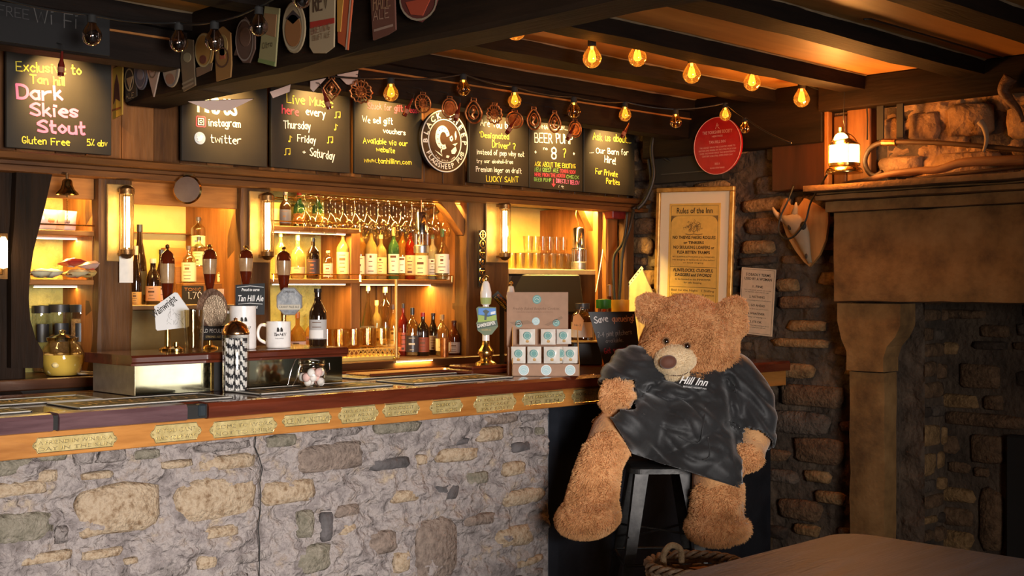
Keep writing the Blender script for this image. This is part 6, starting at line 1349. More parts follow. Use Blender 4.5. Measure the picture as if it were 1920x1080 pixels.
# ============================================================ PLINTH ON THE COUNTER
ZT = 1.101
p0 = PY(253, 742, 4.27); p1 = PY(641, 715, 4.27); xa, xb = p0.x, p1.x
pl = thing('display_plinth', 'raised mahogany-topped plinth with mirrored brass panels, standing on the bar', 'plinth', (xa, 4.27, ZT))
mir = noisy('mirror_brass', [(.55, .50, .30), (.80, .74, .50)], scale=4, rough=.10, bump=.02, metal=1, dist=.001)
mir2 = noisy('brushed_side', [(.42, .36, .30), (.56, .50, .42)], scale=30, rough=.32, bump=.1, metal=.9, dist=.002)
L_ = xb-xa; x_m = PY(395, 700, 4.27).x-xa; x_m2 = PY(418, 700, 4.27).x-xa
B().box(.002, .003, 0, L_, .33, .112).obj('core', 'blackm', pl)
B().box(0, -.002, .002, x_m, .002, .110).obj('mirror_panel', mir, pl); B().box(x_m2, -.002, .002, L_, .002, .110).obj('mirror_panel', mir, pl)
B().box(x_m, -.006, 0, x_m+.012, .004, .112, .002).obj('brass_edge', 'brass', pl); B().box(x_m+.012, .004, 0, x_m2, .006, .112).obj('recess', 'brass', pl)
B().box(-.002, 0, .002, .0, .33, .110).obj('side_panel', mir2, pl)
q = B(); prof = [(-.012, .112), (-.012, .120), (-.020, .126), (-.020, .142), (-.010, .150), (.36, .150), (.36, .112)]; n = len(prof)
vs = [(x, y, z) for x in (-.022, L_+.02) for y, z in prof]; q.add(vs, [tuple(range(n)), tuple(reversed(range(n, 2*n)))]+[(i, i+n, (i+1) % n+n, (i+1) % n) for i in range(n)]).obj('mahogany_top', 'mahog', pl)
ZP = ZT+.151
# ============================================================ BAR MATS
matb = plain('rubber_black', (.012, .011, .010), .6); edge_w = plain('mat_edge', (.50, .47, .42), .4)
def barmat(pts, words, lab):
    P = [PZ(x, y, ZT+.004) for x, y in pts]     # near-left, near-right, far-right, far-left
    xs_ = [P[0].x, P[1].x]; ys_ = [(P[0].y+P[1].y)/2, (P[2].y+P[3].y)/2]
    cx_, cy_ = sum(xs_)/2, sum(ys_)/2; w_, h = abs(xs_[1]-xs_[0]), min(.25, abs(ys_[1]-ys_[0])); cy_ = min(cy_, 4.66-h/2)
    t = thing('bar_mat', lab, 'bar mat', (cx_, cy_, ZT), group='rubber mats on the bar'); B().box(-w_/2, -h/2, 0, w_/2, h/2, .004, .001).obj('mat', matb, t)
    b = B(); e = .007
    for x0, x1, y0, y1 in ((-w_/2, w_/2, -h/2, -h/2+e), (-w_/2, w_/2, h/2-e, h/2), (-w_/2, -w_/2+e, -h/2, h/2), (w_/2-e, w_/2, -h/2, h/2)): b.box(x0, y0, 0, x1, y1, .0065, .001)
    b.obj('raised_edge', edge_w, t)
    Mx = Matrix.Rotation(-PI/2, 4, 'X')
    printed(t, words, 0, 0, h*.62, GOLDP, width=w_*.8, M_=Matrix.Translation((0, -h*.22, .0052)) @ Matrix.Rotation(-PI/2, 4, 'X'), y=0, bold=.001); return t
barmat([(152, 766), (432, 744), (401, 735), (123, 754)], 'DARK SKIES STOUT', 'long black rubber bar mat with gold lettering in front of the mirrored plinth')
barmat([(503, 741), (728, 721), (690, 713), (470, 729)], 'TAN HILL ALE', 'bar mat under the sweet jar and tongs')
barmat([(690, 712), (872, 697), (838, 689), (650, 705)], 'LUCKY SAINT LAGER', 'bar mat lying further back, beyond the plinth end')
barmat([(775, 720), (965, 707), (938, 699), (740, 711)], 'BLACK SHEEP BEST', 'bar mat beside the cookie display box')
barmat([(-60, 765), (190, 747), (165, 738), (-60, 755)], 'GAMEKEEPER ALE', 'bar mat at the cut-off end of the bar, behind')
barmat([(-90, 782), (60, 771), (45, 762), (-90, 772)], 'STOUT', 'bar mat at the cut-off end of the bar, nearest the edge')
t = thing('drip_tray_mat', 'brown slatted drip mat on the bar before the glass crate', 'drip mat', PZ(735, 690, ZT)); t.location.y = 4.50; t.location.x = 3.75; t.location.z = ZT+.0068; b = B()
for k in range(9): b.box(-.30, -.10+.022*k, 0, .30, -.10+.022*k+.012, .006, .001)
b.obj('slats', 'oak', t)['kind'] = 'stuff'
B().box(-.31, -.11, 0, .31, -.10, .012, .001).obj('frame', 'mahog', t); B().box(-.31, .10, 0, .31, .11, .012, .001).obj('frame', 'mahog', t)
# ============================================================ HAND PUMPS
ruby = liquid('ruby_glass', (.11, .014, .004), .3, .05); band = noisy('clear_band', [(.26, .14, .06), (.42, .26, .13)], scale=20, rough=.15, bump=0)
def pump(x, ytop, ybot, lab, Yp=4.55, wpx=27):
    p = PY(x, ytop, Yp); s_ = dY(x, Yp)/F_PX; H = (ybot-ytop)*s_; r_ = wpx*.5*s_; base = ZP if Yp < 4.62 and x < 640 else ZT
    t = thing('beer_pump', lab, 'beer pump', (p.x, Yp, base), group='ruby handled beer pumps'); z0 = p.z-base-H; 
    B().lathe([(.001, 0), (.035, 0), (.033, .006), (.012, .014), (.010, max(.02, z0*.5)), (.018, max(.03, z0-.02)), (.010, max(.032, z0)), (.001, max(.033, z0+.002))], 18).obj('brass_column', 'brass', t, smooth=True)
    pr = [(r_*.42, 0), (r_*.62, H*.12), (r_*.86, H*.36), (r_*.97, H*.52), (r_, H*.68), (r_*.97, H*.76), (r_*.8, H*.84), (r_*.4, H*.89), (.001, H*.895)]
    B().lathe(pr[:3], 20, z=z0).obj('grip_lower', ruby, t, smooth=True); B().lathe(pr[2:5], 20, z=z0).obj('grip_band', band, t, smooth=True); B().lathe(pr[4:], 20, z=z0).obj('grip_upper', ruby, t, smooth=True)
    B().lathe([(r_*.2, H*.88), (r_*.28, H*.90), (r_*.15, H*.92), (r_*.34, H*.955), (r_*.30, H*.985), (.001, H)], 16, z=z0).obj('finial', 'glassw' if 0 else 'brass', t, smooth=True); return t, s_
def clip_plate(t, x, y, Yp, outline, mat, nm='clip'):
    """front plate hung on a pump; outline in photo pixels about (x,y)"""
    s_ = dY(x, Yp)/F_PX; c = PY(x, y, Yp); o = c-t.location; cs = math.cos(FACE); sn = math.sin(FACE)
    Mx = Matrix.Translation(o) @ Matrix.Rotation(FACE, 4, 'Z'); b = B(); b.prism([((a-x)*s_, -(c_-y)*s_) for a, c_ in outline], -.006, 0, Mx); b.obj(nm, mat, t); return Mx, s_
t, s_ = pump(314, 458, 572, 'ruby glass beer pump handle behind the tilted white clip')
Mx, s_ = clip_plate(t, 322, 584, 4.50, [(290, 574), (296, 571), (328, 548), (333, 549), (355, 580), (355, 612), (350, 614), (296, 620), (293, 617)], plainc((.74, .72, .70), .4), 'tilted_clip')
R_ = Mx @ Matrix.Rotation(-.66, 4, 'Y'); printed(t, 'Wainwright', 0, 0, .042, INK, M_=Mx @ Matrix.Rotation(-.66, 4, 'Y') @ Matrix.Translation((-.012, 0, .020)), y=-.0068, width=.118, bold=.0006)
b = B(); rg = random.Random(8)
for k in range(40):
    a_ = rg.uniform(-.018, .055); c_ = rg.uniform(-.06, .01); ribbon(b, [(a_, c_), (a_+rg.uniform(-.004, .012), c_+rg.uniform(-.014, .016))], .0013, -.0068)
b.v = [tuple(Mx @ Vector(v)) for v in b.v]; b.obj('clip_drawing', plainc((.35, .33, .32)), t)
B().lathe([(.001, 0), (.03, 0), (.03, .01), (.012, .02), (.012, .035), (.001, .036)], 16, cx=-.03, cy=-.12).obj('brass_stand', 'brass', t, smooth=True)
t, s_ = pump(393, 458, 545, 'ruby glass beer pump handle above the round bronze clip')
Mx, s_ = clip_plate(t, 400, 585, 4.47, ov_(398, 580, 29, 39)[6:19]+[(374, 640), (428, 640)][0:0]+ov_(398, 580, 29, 39)[19:]+ov_(398, 580, 29, 39)[:6], noisy('bronze_dark', [(.10, .05, .03), (.22, .12, .07)], scale=20, rough=.4, bump=.2, metal=.5), 'bronze_clip')
B().prism([((a-400)*s_+.003, -(c_-585)*s_) for a, c_ in ov_(402, 584, 22, 31)], -.010, -.006, Mx).obj('medallion', noisy('bronze_light', [(.20, .13, .08), (.48, .36, .24)], scale=45, rough=.4, bump=.7, metal=.7, dist=.004), t)
B().box(-.055, -.011, -.115, .06, -.004, -.055, .004, Mx).obj('name_panel', SB, t); printed(t, 'OLD PECULIER', .002, -.083, .022, SW, M_=Mx, y=-.0118, width=.105); printed(t, 'STRONG ALE', .002, -.104, .012, GOLDP, M_=Mx, y=-.0118, width=.06)
t, s_ = pump(461, 460, 536, 'ruby glass beer pump handle above the black square clip')
Mx, s_ = clip_plate(t, 470, 562, 4.50, [(442, 534), (497, 531), (496, 590), (476, 590), (442, 578)], plainc((.016, .018, .020), .45), 'black_clip')
for s1, zz, sz, wd in (('Proud to serve', .036, .018, .075), ('Tan Hill Ale', -.006, .036, .105), ('YORKSHIRE', -.036, .013, .06)): printed(t, s1, 0, zz, sz, WHITE, M_=Mx, y=-.0068, width=wd, italic=.25, bold=.0004)
b = B(); ribbon(b, [(-.055, .052), (0, .058), (.055, .052)], .002, -.0066); ribbon(b, [(-.05, -.018), (0, -.014), (.05, -.018)], .002, -.0066); b.v = [tuple(Mx @ Vector(v)) for v in b.v]; b.obj('flourish', WHITE, t)
t, s_ = pump(532, 462, 546, 'ruby glass beer pump handle above the silver octagonal clip')
oc = [(543+26*math.cos(q), 565+28*math.sin(q)) for q in np.linspace(PI/8, 2*PI+PI/8, 8, endpoint=False)]
Mx, s_ = clip_plate(t, 543, 565, 4.50, oc, plainc((.20, .17, .14), .4), 'octagon_clip')
B().prism([((a-543)*s_*.92, -(c_-565)*s_*.92) for a, c_ in oc], -.009, -.006, Mx).obj('silver_face', noisy('silver_scene', [(.10, .11, .12), (.30, .32, .34), (.55, .55, .53)], scale=18, rough=.4, bump=.1, metal=.3), t)
B().box(-.048, -.012, -.036, .048, -.008, -.014, .002, Mx).obj('ribbon', plainc((.55, .50, .40)), t); printed(t, 'CANNY PALE ALE', 0, -.029, .015, INK, M_=Mx, y=-.0125, width=.086); printed(t, 'CUMBERLAND', 0, .036, .014, INK, M_=Mx, y=-.0095, width=.05)
# gamekeeper pump
p = PY(911, 700, 4.32); t = thing('painted_beer_pump', 'brass beer pump with a white china handle and a colourful hillside clip', 'beer pump', (p.x, 4.32, ZT)); s_ = dY(911, 4.32)/F_PX
B().box(-.17, -.09, 0, .10, .12, .022, .006).obj('block', 'mahog', t); B().box(-.15, -.07, .022, .08, .10, .038, .006).obj('block_top', 'mahog', t)
B().lathe([(.001, .038), (20*s_, .038), (19*s_, .046), (11*s_, .056), (10*s_, .066), (15*s_, .09), (14*s_, .105), (8*s_, .125), (7*s_, .15), (.001, .15)], 24).obj('brass_body', 'brass', t, smooth=True)
zc = PY(911, 550, 4.32).z-ZT; b0 = zc-22*s_
B().lathe([(7*s_, .15), (6*s_, b0), (8*s_, b0+1*s_), (10.5*s_, b0+14*s_), (10.5*s_, b0+24*s_), (7*s_, b0+40*s_), (4*s_, b0+45*s_), (.001, b0+46*s_)], 20).obj('china_handle', 'white', t, smooth=True)
B().lathe([(.001, b0+44*s_), (5*s_, b0+45*s_), (4*s_, b0+50*s_), (5*s_, b0+53*s_), (.001, b0+56*s_)], 14).obj('finial', 'brass', t, smooth=True)
B().lathe([(9.6*s_, b0+2*s_), (10.9*s_, b0+14*s_)], 20).obj('painted_band', plainc((.35, .42, .15)), t)
Mx, s_ = clip_plate(t, 912, 600, 4.28, [(893, 578), (897, 575), (930, 576), (932, 602), (934, 612), (922, 627), (908, 629), (896, 620), (893, 606), (896, 600)], plainc((.10, .14, .05), .4), 'painted_clip')
cp = lambda pts, col, y0=-.008, y1=-.006, nm='clip_art': B().prism([((a-912)*s_, -(c_-600)*s_) for a, c_ in pts], y0, y1, Mx).obj(nm, plainc(col, .4), t)
cp([(897, 578), (929, 578), (930, 590), (915, 594), (897, 590)], (.05, .22, .62)); cp([(897, 590), (930, 590), (931, 601), (896, 604)], (.30, .42, .04)); cp([(905, 583), (911, 580), (918, 584), (914, 588), (912, 600), (908, 600), (909, 588)], (.02, .04, .02), -.009, -.008); cp([(920, 585), (929, 583), (929, 588), (920, 590)], (.75, .78, .80), -.009, -.008)
B().prism([((a-912)*s_, -(c_-600)*s_) for a, c_ in [(894, 608), (932, 600), (933, 610), (895, 618)]], -.010, -.008, Mx).obj('name_ribbon', plainc((.02, .05, .02), .4), t)
printed(t, 'GAMEKEEPER', 0, 0, .022, SW, M_=Mx @ Matrix.Translation((0, 0, -.028)) @ Matrix.Rotation(-.2, 4, 'Y'), y=-.0106, width=.088, bold=.0006); printed(t, 'GOLDEN ALE', 0, -.050, .012, GOLDP, M_=Mx, y=-.0085, width=.045)
p = PY(936, 565, 4.62); t = thing('tilted_tap_badge', 'black tap badge tilted over with orange letters behind the painted pump', 'tap badge', (p.x, 4.60, ZT), FACE); zc = p.z-ZT
B().box(-.012, 0, 0, .012, .015, zc).obj('stem', 'black', t); Q = Matrix.Translation((0, -.004, zc)) @ Matrix.Rotation(math.radians(48), 4, 'Y'); B().box(-.055, -.008, -.022, .055, 0, .022, .002, Q).obj('badge', SB, t)
printed(t, 'BURNING', 0, .002, .016, CH_O, M_=Q, y=-.0085, width=.08); printed(t, 'LANTERN', 0, -.016, .016, CH_Y, M_=Q, y=-.0085, width=.08)
p = PY(958, 548, 4.62); t = thing('china_pump_handle', 'white china pump handle with a gold tip behind the cookie box', 'beer pump', (p.x, 4.62, ZT)); zc = p.z-ZT
B().lathe([(.02, 0), (.012, .04), (.010, zc-.09), (.02, zc-.06), (.024, zc-.02), (.014, zc+.03), (.001, zc+.035)], 18).obj('handle', 'white', t, smooth=True); B().ball((0, 0, zc+.045), .012, 10, 8).obj('finial', 'brass', t)
# ============================================================ MUGS, BOTTLE, GLASS on the plinth
def china_mug(x, y0, y1, wpx, lab, Yp, hside=-1, square=False):
    s_ = dY(x, Yp)/F_PX; p = PY(x, y1, Yp); H = (y1-y0)*s_; r_ = wpx*.5*s_; t = thing('china_mug', lab, 'mug', (p.x, Yp, ZP), FACE)
    B().lathe([(.001, .002), (r_*.94, 0), (r_, .004), (r_*.98, H), (r_*.90, H), (r_*.88, .012), (.001, .01)], 32).obj('cup', 'white', t, smooth=True)
    B().tube(sm([(hside*r_*.95, 0, H*.84), (hside*(r_+.022), 0, H*.86), (hside*(r_+.034), 0, H*.62), (hside*(r_+.028), 0, H*.32), (hside*r_*.95, 0, H*.16)], 5), .0065, 8).obj('handle', 'white', t, smooth='all')
    def wrap(txt_o):pass
    cyl = lambda a, z: (r_*1.01*math.sin(a), -r_*1.01*math.cos(a), z)
    b = B()
    for k in (-1, 1): # little boot-like emblem pair
        c_ = .30+k*.14; zz = H*.68; w_ = .11; pts = [(c_-w_, zz-.006), (c_+w_, zz-.006), (c_+w_*.9, zz+.004), (c_+w_*.2, zz+.012), (c_-w_*.8, zz+.010)]
        b.add([cyl(a, z) for a, z in pts], [(0, 1, 2, 3, 4)])
    b.obj('emblem', INK, t); TW.append((t, r_*1.012, .30, H*.46)); return t, r_, H
TW = []
t, r_, H = china_mug(522, 602, 651, 46, 'small white china mug with a black inn logo, handle toward the straw jar', 4.40)
t2, r2, H2 = china_mug(455, 573, 653, 50, 'tall white china tankard with a black inn logo, behind the straw jar', 4.42)
for t, r_, a0, z in TW: # logo lettering wrapped round the cup by placing each letter
    for i, ch in enumerate('Tan Hill'):
        if ch == ' ': continue
        a = a0+(i-3.5)*.125; printed(t, ch, 0, z, .019, INK, M_=Matrix.Rotation(a, 4, 'Z') @ Matrix.Translation((0, -r_, 0)), y=0, italic=.35, bold=.0003)
    for i in range(10): a = a0+(i-4.5)*.075; printed(t, 'THEINNPUB.'[i], 0, z-.012, .007, INK, M_=Matrix.Rotation(a, 4, 'Z') @ Matrix.Translation((0, -r_, 0)), y=0)
s_ = dY(596, 4.42)/F_PX; p = PY(596, 651, 4.42)
bt = bottle(596, 541, 4.42, ZP, 'ale', 'dark', (.015, .01, .008), (.42, .40, .38), 'large dark glossy beer bottle with a grey landscape label on the plinth', 33, .10, .50, .07, group='bottle on the plinth')
rr_ = 33*.5*s_*1.03; Hb = PY(596, 541, 4.42).z-ZP
B().lathe([(rr_, Hb*.14), (rr_, Hb*.28)], 14, a0=-PI*.85, a1=-PI*.25).obj('label_foot', plainc((.75, .72, .68)), bt)
t = thing('straight_glass', 'empty straight pint glass on the plinth before the bronze clip', 'glass', (PY(364, 657, 4.36).x, 4.36, ZP)); s_ = dY(364, 4.36)/F_PX
B().lathe([(.001, .004), (16*s_, 0), (16.5*s_, .008), (19.5*s_, 78*s_), (18.5*s_, 78*s_), (15*s_, .014), (.001, .012)], 24).obj('glass_body', 'glassw', t, smooth=True)
# ============================================================ ON THE COUNTER
p = PZ(441, 734, ZT); s_ = (p.x*CF[0]+p.y*CF[1])/F_PX; jd = s_*F_PX
t = thing('straw_jar', 'tall glass dispenser with a gold dome lid, full of black and white striped paper straws', 'straw jar', (p.x, p.y-.003, ZT), FACE); s_ *= 1.005
B().lathe([(.001, .004), (24*s_, 0), (25*s_, .01), (25*s_, 104*s_), (23*s_, 110*s_)], 28).obj('glass_body', 'glass', t, smooth=True)
B().lathe([(25*s_, 106*s_), (26*s_, 109*s_), (25*s_, 112*s_), (20*s_, 124*s_), (10*s_, 131*s_), (3*s_, 133*s_), (4*s_, 136*s_), (.001, 138*s_)], 28).obj('dome_lid', noisy('rose_gold', [(.60, .33, .16), (.85, .52, .28)], scale=20, rough=.2, bump=0, metal=1), t, smooth=True)
b1, b2 = B(), B(); rg = random.Random(6)
for k in range(34):
    rr_ = 21*s_*math.sqrt(rg.random()); q = rg.uniform(0, 2*PI); ax, ay = rr_*math.cos(q), rr_*math.sin(q); dx, dy = rg.uniform(-.006, .006), rg.uniform(-.006, .006); ns = 26; h0, h1 = .006, 100*s_; ph = rg.random()*6; tr = 3.1*s_
    for i in range(ns*2):  # helical stripe : white / dark quads
        z0_, z1_ = h0+(h1-h0)*i/(ns*2), h0+(h1-h0)*(i+1)/(ns*2)
        for j in range(6):
            a0_, a1_ = PI/3*j, PI/3*(j+1); dark_ = ((i*.62+j+ph) % 6) < 2.7; bb = b1 if dark_ else b2
            f0, f1 = z0_/h1, z1_/h1
            v = [(ax+dx*f0+tr*math.cos(a0_), ay+dy*f0+tr*math.sin(a0_), z0_), (ax+dx*f0+tr*math.cos(a1_), ay+dy*f0+tr*math.sin(a1_), z0_), (ax+dx*f1+tr*math.cos(a1_), ay+dy*f1+tr*math.sin(a1_), z1_), (ax+dx*f1+tr*math.cos(a0_), ay+dy*f1+tr*math.sin(a0_), z1_)]
            n_ = len(bb.v); bb.v += v; bb.f.append((n_, n_+1, n_+2, n_+3))
b2.obj('straws', 'white', t)['kind'] = 'stuff'; b1.obj('straw_stripes', plainc((.02, .02, .025)), t)['kind'] = 'stuff'
p = PZ(590, 726, ZT+.005); s_ = (p.x*CF[0]+p.y*CF[1])/F_PX
t = thing('sweet_jar', 'small round clip-top glass jar of pink and white marshmallows', 'jar', (p.x, p.y+.02, ZT+.0065), FACE)
B().lathe([(.001, .003), (18*s_, 0), (25*s_, 8*s_), (28*s_, 20*s_), (26*s_, 33*s_), (22*s_, 38*s_), (23*s_, 42*s_)], 28).obj('glass_body', 'glass', t, smooth='all')
B().lathe([(24*s_, 42*s_), (25*s_, 46*s_), (24*s_, 50*s_), (.001, 52*s_)], 28).obj('glass_lid', gm, t, smooth=True); B().tube([(24*s_*math.cos(q), 24*s_*math.sin(q), 41*s_) for q in np.linspace(0, 2*PI, 24, endpoint=False)], .0015, 5, closed=True).obj('wire_clip', 'chrome', t)
B().tube([(24*s_, 0, 41*s_), (33*s_, 0, 44*s_), (34*s_, 0, 32*s_), (26*s_, 0, 26*s_)], .002, 6).obj('latch', 'chrome', t)
for k in range(14):
    q = k*2.4; rr_ = (17 if k < 9 else 8)*s_; c_ = (rr_*math.cos(q), rr_*math.sin(q), (9+(k % 3)*9)*s_)
    B().ball(c_, 7.5*s_, 10, 8, sc=(1, .8, 1.1)).obj('marshmallow', plainc(((.85, .80, .76), (.85, .55, .50))[k % 2]), t, smooth='all')
t = thing('serving_tongs', 'wire serving tongs leaning against the marshmallow jar', 'tongs', (p.x, p.y, ZT+.006), FACE)
B().tube(sm([(-50*s_, -.01, 2*s_), (-44*s_, 0, 30*s_), (-36*s_, .0, 50*s_), (-29*s_, 0, 53*s_), (-26*s_, -.004, 46*s_), (-32*s_, -.012, 20*s_), (-40*s_, -.03, 2*s_)]), .0018, 6).obj('wire', 'chrome', t, smooth='all')
# cookie display box
p = PZ(1023, 705, ZT); s_ = (p.x*CF[0]+p.y*CF[1])/F_PX
t = thing('cookie_display', 'brown card counter display box with a tall printed back and round teal seals', 'display box', (p.x, p.y, ZT), FACE); cx_ = 1023; W2 = 64*s_
kx = lambda x: (x-cx_)*s_; kz = lambda y: (705-y)*s_
B().box(kx(960), 0, 0, kx(1087), .004, kz(683)).obj('front_panel', 'kraft', t); B().box(kx(960), .004, 0, kx(1087), .16, .006).obj('tray_floor', 'kraft', t)
B().box(kx(952), .075, 0, kx(1083), .079, kz(652)).obj('step_panel', 'kraft', t); B().box(kx(950), .15, 0, kx(1068), .156, kz(548)).obj('back_panel', 'kraft', t)
for xx in (kx(960), kx(1087)-.004):
    q = B(); o_ = [(0, 0), (0, kz(683)), (.07, kz(655)), (.15, kz(615)), (.15, 0)]; q.add([(xx+dx, y, z) for dx in (0, .004) for y, z in o_], [(0, 1, 2, 3, 4), (9, 8, 7, 6, 5)]+[(i, i+5, (i+1) % 5+5, (i+1) % 5) for i in range(5)]); q.obj('side_panel', plainc((.55, .28, .08)), t)
teal = plainc((.10, .30, .27), .5); lteal = plainc((.42, .60, .62), .5)
def seal(x, y, r_, yy, m, ring=True):
    B().prism([(kx(x)+r_*s_*math.cos(q), kz(y)+r_*s_*math.sin(q)) for q in np.linspace(0, 2*PI, 24, endpoint=False)], yy-.001, yy).obj('seal', m, t)
    b = B(); ribbon(b, [(kx(x)+r_*s_*.7*math.cos(q), kz(y)+r_*s_*.7*math.sin(q)) for q in np.linspace(0, 2*PI, 20)], .001, yy-.0015); ribbon(b, [(kx(x)-r_*s_*.4, kz(y)), (kx(x), kz(y-r_*.2)), (kx(x)+r_*s_*.4, kz(y+r_*.1))], .0015, yy-.0015); b.obj('seal_print', SW, t)
seal(1008, 562, 8.5, .15, teal); seal(1006, 604, 7.5, .15, lteal); seal(973, 609, 7, .15, teal); seal(1045, 607, 7, .15, teal)
for x in (982, 1024, 1069): seal(x, 694, 10, 0, plainc((.80, .82, .80))); seal(x, 694, 8.5, -.001, lteal)
printed(t, 'Freshly Baked Bespoke Cookies', kx(1006), kz(582), .019, plainc((.22, .12, .07)), y=.149, width=90*s_, italic=.3); printed(t, 'individually wrapped and baked in small batches', kx(1004), kz(587), .007, plainc((.22, .12, .07)), y=.149, width=70*s_)
for pts in ([(955, 606), (990, 602), (1002, 608), (965, 612)], [(1022, 611), (1055, 594), (1058, 598), (1030, 613)]): B().prism([(kx(a), kz(c_)) for a, c_ in pts], .149, .1495).obj('ribbon_print', plainc((.30, .18, .11)), t)
ck0 = None
for i, (x, y0, y1, w_, yy) in enumerate(((989, 620, 648, 30, .085), (1029, 620, 648, 28, .085), (1059, 620, 647, 28, .09), (972, 652, 682, 27, .02), (1002, 652, 682, 26, .022), (1035, 652, 682, 30, .015), (1052, 652, 682, 24, .03), (1070, 652, 682, 28, .02))):
    o = t.matrix_basis if False else None; a = kx(x); Mrot = Matrix.Rotation(FACE, 4, 'Z'); pos = Vector(t.location)+Mrot @ Vector((a, yy+.012, kz(y1) if i < 3 else kz(y1)))
    pk_ = packet(pos, w_*s_, (y1-y0)*s_*1.05, .022, (.78, .72, .64), ['wrapped cookie in the upper tier at its near end', 'wrapped cookie in the upper tier, middle', 'wrapped cookie in the upper tier at its far end', 'wrapped cookie at the near end of the front tier', 'second wrapped cookie of the front tier', 'wrapped cookie of the front tier below the upper middle one', 'wrapped cookie half hidden in the front tier', 'wrapped cookie at the far end of the front tier'][i], FACE, 0, 'wrapped_cookie', 'cookie', 'wrapped cookies in the display box')
    rr_ = 7.5*s_; b = B(); b.prism([(rr_*math.cos(q)-.002*(i % 3), (y1-y0)*s_*.62+rr_*math.sin(q)) for q in np.linspace(0, 2*PI, 22, endpoint=False)], -.0155, -.0135); b.obj('seal', teal, pk_)
    b = B(); ribbon(b, [(rr_*.7*math.cos(q)-.002*(i % 3), (y1-y0)*s_*.62+rr_*.7*math.sin(q)) for q in np.linspace(0, 2*PI, 18)], .0009, -.0158); b.obj('seal_print', SW, pk_)
    B().ball((0, -.001, (y1-y0)*s_*.25), .012, 12, 8, sc=(1.1, .95, .8)).obj('cookie', plainc((.60, .36, .14)), pk_, smooth='all')
# things around the till end
t = thing('card_machine_base', 'black box under the bottles between the cookie box and the pitcher sign', 'box', PY(1102, 690, 4.35)); t.location.z = ZT; t.rotation_euler[2] = FACE; B().box(-.075, 0, 0, .075, .16, .115, .004).obj('case', 'black', t); B().box(-.08, -.005, .115, .08, .165, .122, .002).obj('lid', plainc((.35, .22, .08)), t)
zb = ZT+.1225
def small_jar(x, y0, Yp, wpx, lab, capc, body, lbl=None, z=zb, nm='sauce_bottle'):
    s_ = dY(x, Yp)/F_PX; p = PY(x, y0, Yp); H = p.z-z; r_ = wpx*.5*s_; t = thing(nm, lab, 'bottle', (p.x, Yp, z), FACE)
    B().lathe([(.001, 0), (r_, .002), (r_, H*.6), (r_*.8, H*.72), (r_*.5, H*.78), (r_*.5, H*.86)], 20).obj('glass_body', body, t, smooth=True); B().lathe([(r_*.62, H*.84), (r_*.64, H*.99), (.001, H)], 18).obj('cap', plainc(capc, .35), t, smooth=True)
    if lbl: B().lathe([(r_*1.02, H*.1), (r_*1.02, H*.5)], 16, a0=-PI*.9, a1=-PI*.2).obj('label', plainc(lbl), t)
    return t
small_jar(1092, 568, 4.42, 44, 'clear square-shouldered bottle with a white label beside the cookie box', (.05, .05, .05), 'glassw', (.75, .68, .58))
t = thing('orange_tag', 'orange paper tag hung on the clear bottle beside the cookie box', 'tag', PY(1083, 604, 4.30), FACE); B().prism([(-.03, -.035), (.02, -.045), (.032, .01), (.005, .045), (-.022, .03)], 0, .002).obj('card', plainc((.62, .24, .06)), t); printed(t, 'No 2', 0, -.02, .016, INK, y=-.0006); B().tube([(.005, .001, .04), (.02, .06, .075), (.04, .14, .07)], .001, 5).obj('string', 'paper', t)
t = small_jar(1132, 560, 4.48, 28, 'jar with a wide bright green lid behind the pitcher sign', (.05, .30, .04), 'amberg', None, ZT, 'green_lidded_jar'); 
p = PY(1132, 560, 4.48); s_ = dY(1132, 4.48)/F_PX; B().lathe([(14*s_, p.z-ZT-18*s_), (14.5*s_, p.z-ZT-2*s_), (.001, p.z-ZT)], 24).obj('green_lid', plain('green_lid', (.03, .26, .03), .4), t, smooth=True)
p = PY(1163, 562, 4.50); s_ = dY(1163, 4.50)/F_PX; t = thing('yellow_tub', 'plain yellow tub behind the pitcher sign beside the paper folder', 'tub', (p.x, 4.50, ZT), FACE); B().lathe([(.001, 0), (14*s_, 0), (17*s_, p.z-ZT), (15.5*s_, p.z-ZT), (13*s_, .01)], 24).obj('tub_body', plain('yellow_tub', (.80, .42, .03), .5), t, smooth=True)
t = small_jar(1143, 533, 4.60, 16, 'slim brown glass bottle above the green lidded jar', (.3, .15, .05), GB['brown'], None, ZT, 'brown_bottle')
P = [PX(x, y, 5.88) for x, y in ((1154, 592), (1158, 562), (1205, 503), (1228, 556), (1232, 640), (1160, 640))]; t = thing('paper_folder', 'pale papers in a pointed plastic folder leaning beside the gold frame', 'folder', P[2]); t.rotation_euler = (0, 0, -PI/2)
B().prism([(-(p.y-P[2].y), p.z-P[2].z) for p in P], -.008, 0).obj('papers', plain('folder_paper', (.70, .55, .28), .6), t)
a, c_ = (-(P[1].y-P[2].y), P[1].z-P[2].z), (0, 0); b = B(); ribbon(b, [(a[0], a[1]), (c_[0], c_[1])], .022, -.009); b.obj('binding', plainc((.75, .7, .55)), t); b = B()
for k in range(11): f = (k+.5)/11; b.ball((a[0]*(1-f), -.010, a[1]*(1-f)), .0045, 6, 4, sc=(1, .3, 1))
b.obj('punched_holes', INK, t)
